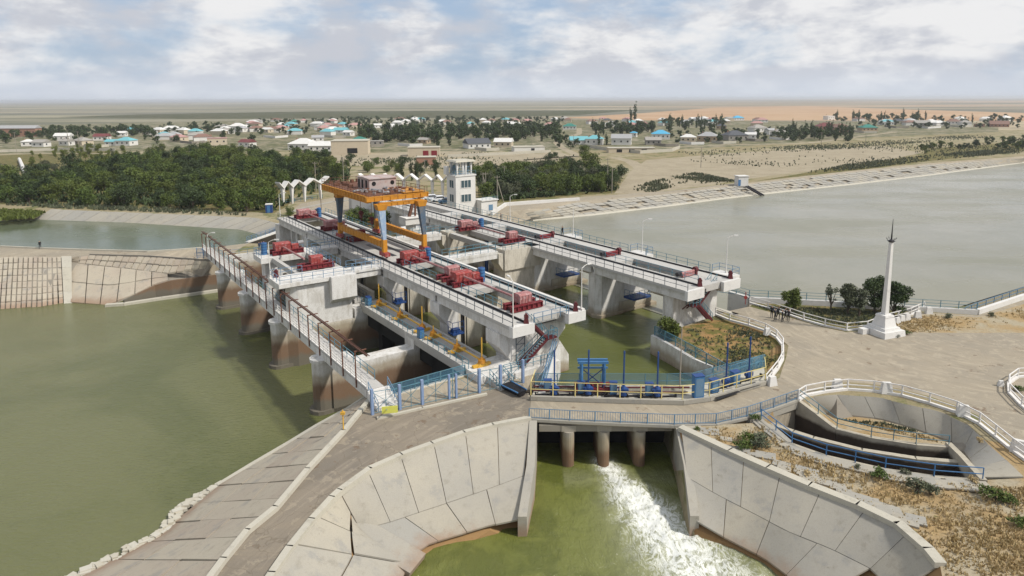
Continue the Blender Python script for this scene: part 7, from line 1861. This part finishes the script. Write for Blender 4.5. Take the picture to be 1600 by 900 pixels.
for h_ in H:
    if h_[2] == 0: continue
    house(h_[0], h_[1], h_[2], h_[3], h_[4], h_[5], h_[6], h_[7], rz=None if h_[5] != 'long' else random.Random(h_[0]).uniform(-.1, .15))
# the ruined block and the garage
def shed(px, py, w, d, h, rz, name, label, wall, openings, mat):
    t = thing(name, label, 'building', tuple(g(px, py)), rz, world_author=False)
    m = MB(); m.box((0, 0, h / 2), (w, d, h)); part(m, 'wall', wall, t)
    m = MB(); m.box((0, 0, h + .12), (w + .5, d + .5, .3)); part(m, 'roof', M_BEAM, t)
    for (x, z, ow, oh, side) in openings:
        m = MB()
        if side == 'f': m.box((x, -d / 2 - .03, z), (ow, .1, oh))
        else: m.box((-w / 2 - .03, x, z), (.1, ow, oh))
        part(m, 'opening', mat, t)
    return t
shed(549, 240, 20, 15, 7.5, .12, 'ruined_block', 'pale two storey ruined block with dark openings above the colonnade', WL['cream'], [(1.5, 2.2, 5.5, 2.8, 'f'), (-3.5, 3, 2.2, 3.6, 's'), (0, 3, 2.2, 3.6, 's'), (3.5, 3, 2.2, 3.6, 's')], M_BLACK)
shed(663, 243, 17, 9, 4.6, .08, 'garage', 'cream garage with two dark red doors in the open field', WL['cream'], [(1.0, 1.5, 3.0, 2.9, 'f'), (5.5, 1.5, 3.0, 2.9, 'f')], M_DOORR)
shed(666, 257, 9, 6, 3.6, .1, 'brick_hut', 'small roofless brick hut in the field behind the poplars', WL['brick'], [(0, 1.4, 1.4, 2, 'f')], M_BLACK)
shed(825, 236, 18, 8, 2.6, .2, 'low_ruin', 'low pale ruined wall building beside the dark trees', WL['white'], [(2, 1.2, 2, 1.4, 'f')], M_BLACK)
shed(985, 238, 26, 8, 2.6, .02, 'yard_shed', 'low pale shed in the walled yard below the gabled white house', WL['cream'], [(-7, 1.2, 3, 1.6, 'f'), (0, 1.2, 3, 1.6, 'f'), (7, 1.2, 3, 1.6, 'f')], M_BLACK)
shed(100, 300, 6, 4, 2.5, .1, 'kiosk', 'tiny blue and white kiosk inside the left thicket', M_WALL, [(0, 1.2, 2, 1.4, 'f')], M_BLUE) if False else None
# filler houses: too small and alike to tell apart
fh = random.Random(17)
def filler(poly, n, name, group):
    w = [g(x, y) for x, y in poly]; x0, x1 = min(p.x for p in w), max(p.x for p in w); y0, y1 = min(p.y for p in w), max(p.y for p in w); k = 0; t = 0; done = []
    while k < n and t < 6000:
        t += 1; x, y = fh.uniform(x0, x1), fh.uniform(y0, y1)
        if not in_poly(x, y, w) or any((x - a) ** 2 + (y - b) ** 2 < 260 for a, b in done): continue
        done.append((x, y)); k += 1
        rf = fh.choice(['white', 'white', 'grey', 'slate', 'white', 'pink', 'teal', 'brown']); wl_ = fh.choice(['white', 'white', 'cream'])
        w_, d_ = fh.uniform(9, 15), fh.uniform(7, 9); hh = fh.uniform(2.8, 3.6)
        t_ = thing('house', name, 'house', (x, y, 0), fh.uniform(-.6, .6), group, world_author=False)
        m = MB(); m.box((0, 0, hh / 2), (w_, d_, hh)); part(m, 'wall', WL[wl_], t_)
        m = MB(); X, Y = w_ / 2 + .4, d_ / 2 + .4; r = X - Y + .2
        m.add([(-X, -Y, hh), (X, -Y, hh), (X, Y, hh), (-X, Y, hh), (-r, 0, hh + 2.3), (r, 0, hh + 2.3)], [(0, 1, 5, 4), (1, 2, 5), (2, 3, 4, 5), (3, 0, 4), (3, 2, 1, 0)]); part(m, 'roof', RF[rf], t_)
filler([(340, 212), (560, 212), (560, 192), (430, 190), (340, 197)], 26, 'tiny pale house packed in the left centre of the village', 'tiny houses in the left centre of the village')
filler([(600, 196), (900, 194), (900, 188), (600, 188)], 16, 'tiny pale house far behind the dark tree rows', 'tiny houses behind the dark tree rows')
filler([(920, 200), (1230, 198), (1230, 189), (920, 189)], 18, 'tiny pale house far back in the right half of the village', 'tiny houses far back in the right half')
filler([(1330, 196), (1540, 196), (1540, 189), (1330, 189)], 10, 'tiny pale house at the far right end of the village', 'tiny houses at the right end')
filler([(200, 215), (340, 222), (340, 205), (200, 205)], 10, 'tiny pale house above the left thicket', 'tiny houses above the left thicket')
# village trees
DIST = []
def vt(poly, n, mind, label, group, s=(.7, 1.2), far=True, pop=0.0):
    def f(i, p):
        DIST.append((FARP[0] if tr.random() < pop else FAR[tr.randrange(3)], p, tr.uniform(*s), tr.uniform(0, 6.28)))
    scatter(poly, n, mind, f, maxtry=6000)
vt([(0, 230), (30, 226), (30, 212), (0, 214)], 6, 8, 'dark tree by the road at the left edge of the village', 'dark trees at the left edge of the village', (.9, 1.3))
vt([(62, 218), (140, 216), (135, 205), (60, 208)], 22, 9, 'dark round tree in the clump left of the teal roofed house', 'dark clump at the village left', (1.0, 1.5))
vt([(148, 212), (245, 214), (240, 205), (150, 206)], 22, 9, 'dark round tree in the clump behind the maroon roofed house', 'second dark clump at the village left', (1.0, 1.5))
vt([(250, 208), (350, 210), (350, 196), (250, 198)], 26, 9, 'green tree at the back left of the village', 'green trees at the back left of the village')
vt([(400, 212), (560, 208), (560, 186), (400, 190)], 110, 7, 'small green tree between the pale houses of the left centre', 'trees between the houses of the left centre', (.6, 1.0))
vt([(562, 222), (690, 224), (690, 208), (562, 208)], 60, 7, 'dark tree in the long dark row above the ruined block', 'long dark tree row in the village centre', (1.1, 1.7), pop=.12)
vt([(700, 220), (870, 222), (868, 204), (700, 206)], 75, 7, 'dark tree in the dense dark wall at the village centre', 'dense dark trees at the village centre', (1.1, 1.7), pop=.1)
vt([(560, 204), (880, 202), (880, 186), (560, 186)], 170, 9, 'small green tree in the far belt of the village', 'far belt of village trees', (.7, 1.1))
vt([(1040, 226), (1230, 222), (1230, 200), (1040, 208)], 44, 8, '', '', (.5, .9))
vt([(0, 232), (400, 226), (400, 200), (0, 204)], 80, 8, '', '', (.6, 1.1))
vt([(1330, 202), (1600, 202), (1600, 190), (1330, 190)], 60, 9, '', '', (.5, 1.0))
vt([(868, 236), (900, 236), (905, 222), (875, 218)], 7, 8, 'dark tree left of the low teal roofed annex', 'dark trees by the teal annex', (.8, 1.2))
vt([(925, 212), (1020, 212), (1020, 199), (925, 199)], 46, 8, 'dark tree behind the blue roofed houses', 'dark trees behind the blue roofed houses', (1.0, 1.5), pop=.15)
vt([(1035, 206), (1130, 206), (1130, 192), (1035, 192)], 46, 9, 'dark tree between the houses right of centre', 'dark trees right of centre', (.9, 1.5), pop=.4)
vt([(1235, 220), (1332, 221), (1330, 210), (1235, 206)], 44, 6, 'dark tree in the tall dark wall in front of the maroon roofs', 'tall dark tree wall in the right half', (1.0, 1.45), pop=.5)
vt([(1205, 224), (1240, 226), (1240, 204), (1205, 203)], 9, 8, 'dark tree left of the tall dark wall', 'dark trees left of the tall wall', (.9, 1.2))
vt([(1305, 190), (1435, 191), (1435, 184), (1305, 184)], 36, 14, 'small dark tree in the row behind the right end of the village', 'row of dark trees at the right end', (1.0, 1.6), pop=.4)
vt([(1440, 193), (1600, 194), (1600, 186), (1440, 186)], 22, 16, 'small tree scattered at the far right of the village', 'scattered trees at the far right', (.8, 1.4), pop=.3)
for px, py, s, l in ((683, 228, 1.7, 'very tall dark poplar left of two above the garages'), (702, 228, 1.55, 'very tall dark poplar right of two above the garages'), (985, 190, 2.2, 'tall poplar left of two on the skyline'), (992, 190, 2.5, 'tall poplar right of two on the skyline'), (935, 227, .9, 'dark conical tree left of two by the gabled white house'), (947, 227, 1.0, 'dark conical tree right of two by the gabled white house')):
    plant(FARP[0], g(px, py), s, l, None, tr, 'poplar')
def merge_dist():
    vs, fs, mi, tn = [], [], [], []
    tmpl = {}
    for me in FAR + FARP: tmpl[me.name] = ([v.co.copy() for v in me.vertices], [tuple(p.vertices) for p in me.polygons], [p.material_index for p in me.polygons], [a.value for a in me.attributes['tone'].data])
    for me, p, s, rz in DIST:
        tv, tf, tm, tt = tmpl[me.name]; b = len(vs); c_, s_ = math.cos(rz) * s, math.sin(rz) * s; off = tr.random() * .5 - .25
        vs += [(p.x + v.x * c_ - v.y * s_, p.y + v.x * s_ + v.y * c_, v.z * s) for v in tv]
        fs += [tuple(b + i for i in f) for f in tf]; mi += tm; tn += [min(1, max(0, t_ + off)) for t_ in tt]
    me = bpy.data.meshes.new('distant_trees'); me.from_pydata(vs, [], fs)
    for m_ in (M_LEAFD, M_BARK): me.materials.append(m_)
    me.polygons.foreach_set('material_index', mi); me.attributes.new('tone', 'FLOAT', 'FACE').data.foreach_set('value', tn); me.update()
    o = bpy.data.objects.new('distant_trees', me); COL.objects.link(o); tag(o, 'dark green trees standing among the houses of the far village', 'trees', kind='stuff')
merge_dist()
# walls, poles
wallobj('yard_wall', pl([(912, 229), (960, 237), (1000, 240), (1050, 237), (1062, 232)]), 1.8, -.2, .4, M_BEAM, 'long grey yard wall below the blue roofed houses')
wallobj('yard_wall', pl([(700, 246), (750, 244), (860, 238)]), 1.5, -.2, .4, M_BEAM, 'long broken yard wall right of the garages')
wallobj('yard_wall', pl([(0, 238), (90, 235), (180, 236)]), 1.6, -.2, .4, M_BEAM, 'long pale yard wall along the left road')
def upole(px, py, h, label, brace=False, wires=True):
    t = thing('utility_pole', label, 'utility pole', tuple(g(px, py)), group='utility poles'); p = g(px, py)
    m = MB(); m.tube(p, p + Vector((0, 0, h)), .16, .11, n=6)
    if brace: m.bar(p + Vector((2.0, 0, 0)), p + Vector((0, 0, h * .85)), .16)
    part(m, 'pole', M_WOODP, t)
    m = MB(); m.bar(p + Vector((-.8, 0, h - .5)), p + Vector((.8, 0, h - .5)), .12)
    for x in (-.7, 0, .7): m.tube(p + Vector((x, 0, h - .45)), p + Vector((x, 0, h - .15)), .06, n=5)
    part(m, 'crossarm', M_WOODP, t)
for px, py, h, l, b in ((777, 318, 8.2, 'braced utility pole right of the tower nearest the bank', True), (759, 308, 7.8, 'thin utility pole close right of a leaning brace by the tower', False), (755, 309, 7.8, 'utility pole with leaning brace just right of the tower', True), (788, 290, 7, 'utility pole half hidden in the clump right of the tower', False),
                        (949, 292, 10, 'tall utility pole left one of the pair at the right clump edge', False), (956, 302, 8, 'utility pole right one of the pair at the right clump edge', False), (1095, 262, 9, 'lone utility pole on the sandy slope', False), (1283, 226, 8, 'lone utility pole before the dark tree wall', False), (1000 + 352, 229, 7, 'lone utility pole in the scrub right of the dark tree wall', False),
                        (26, 238, 12, 'pale utility pole at the far left by the road', False), (108, 237, 13, 'braced utility pole beside the left road', True), (124, 236, 12, 'second braced utility pole beside the left road', True), (831, 228, 9, 'thin utility pole before the dense dark trees', False), (494, 300, 10, 'utility pole between the left colonnade and the crane', False),
                        (537, 283, 9, 'thin utility pole behind the crane platform end', False), (664, 272, 6, 'short pole behind the right colonnade', False), (657, 222, 10, 'thin utility pole above the garages', False), (896, 230, 8, 'thin pole by the low teal roofed annex', False)):
    upole(px, py, h, l, b)
# fallen trunk in the clearing at the left
t = thing('fallen_trunk', 'long bleached fallen trunk on the slope at the far left', 'fallen trunk', tuple(g(45, 280)))
m = MB(); m.tube(g(30, 248, 1.2), g(40, 272, .6), .7, .9, n=7); m.tube(g(40, 272, .6), g(50, 280, .4), .9, .5, n=7); part(m, 'trunk', M_WPOST, t)
fy = random.Random(23)
for k in range(16):
    px = [150, 300, 430, 520, 580, 640, 760, 1040, 1080, 1130, 1180, 1220, 1350, 1400, 1450, 1500][k]; py = [231, 225, 216, 215, 230, 229, 236, 229, 226, 225, 221, 219, 208, 200, 201, 199][k]
    side = ['left edge', 'left', 'left centre', 'left centre', 'centre left', 'centre', 'centre', 'right centre', 'right centre', 'right centre', 'right centre', 'right', 'right', 'right', 'far right', 'far right'][k]
    wallobj('yard_wall', pl([(px - 18, py - 2), (px, py), (px + 20, py - fy.uniform(0, 2))]), 1.7, -.2, .35, [M_BEAM, M_OLD, M_WALL][k % 3], 'low yard wall between houses at the %s of the village' % side).__setitem__('group', 'low yard walls of the village')
# dirt tracks
def track(pts, w, name):
    pts = arc_pts(pts, 24); m = MB()
    for a, b in zip(pts[:-1], pts[1:]):
        d = (b - a).normalized(); n_ = Vector((-d.y, d.x, 0)) * w / 2; z = Vector((0, 0, .015))
        m.add([a - n_ + z, b - n_ + z, b + n_ + z, a + n_ + z], [(0, 1, 2, 3)])
    struct(m.build(name, M_SAND))
track(pl([(0, 241), (90, 239.5), (200, 240), (330, 236)]), 5, 'road')
track(pl([(820, 250), (905, 244), (880, 232), (868, 222), (905, 209), (905, 200)]), 5, 'track')
track(pl([(1000, 300), (1010, 275), (1000, 262), (985, 252), (960, 246)]), 6, 'track')
track(pl([(60, 224), (200, 222), (330, 214), (430, 218), (560, 216)]), 5, 'track')
track(pl([(560, 232), (700, 234), (790, 236)]), 4, 'track')
track(pl([(1010, 232), (1150, 226), (1260, 224), (1400, 206), (1560, 204)]), 5, 'track')
track(pl([(520, 248), (640, 250), (760, 254), (900, 244)]), 4, 'track')

# ------------------------------------------------------------------ the air
def build_haze():
    m = MB(); m.box((0, 30000, 17.5), (176000, 117000, 53.0))
    mt = bpy.data.materials.new('air_haze'); mt.use_nodes = True; nt = mt.node_tree
    for n in list(nt.nodes): nt.nodes.remove(n)
    o_ = nt.nodes.new('ShaderNodeOutputMaterial'); v = nt.nodes.new('ShaderNodeVolumePrincipled')
    v.inputs['Color'].default_value = (.93, .96, 1.0, 1); v.inputs['Density'].default_value = 0.00012; v.inputs['Anisotropy'].default_value = 0.2
    nt.links.new(v.outputs[0], o_.inputs['Volume'])
    o = m.build('haze', mt); o['kind'] = 'stuff'; o['label'] = 'thin pale haze over the steppe fading the horizon'; o['category'] = 'haze'
build_haze()
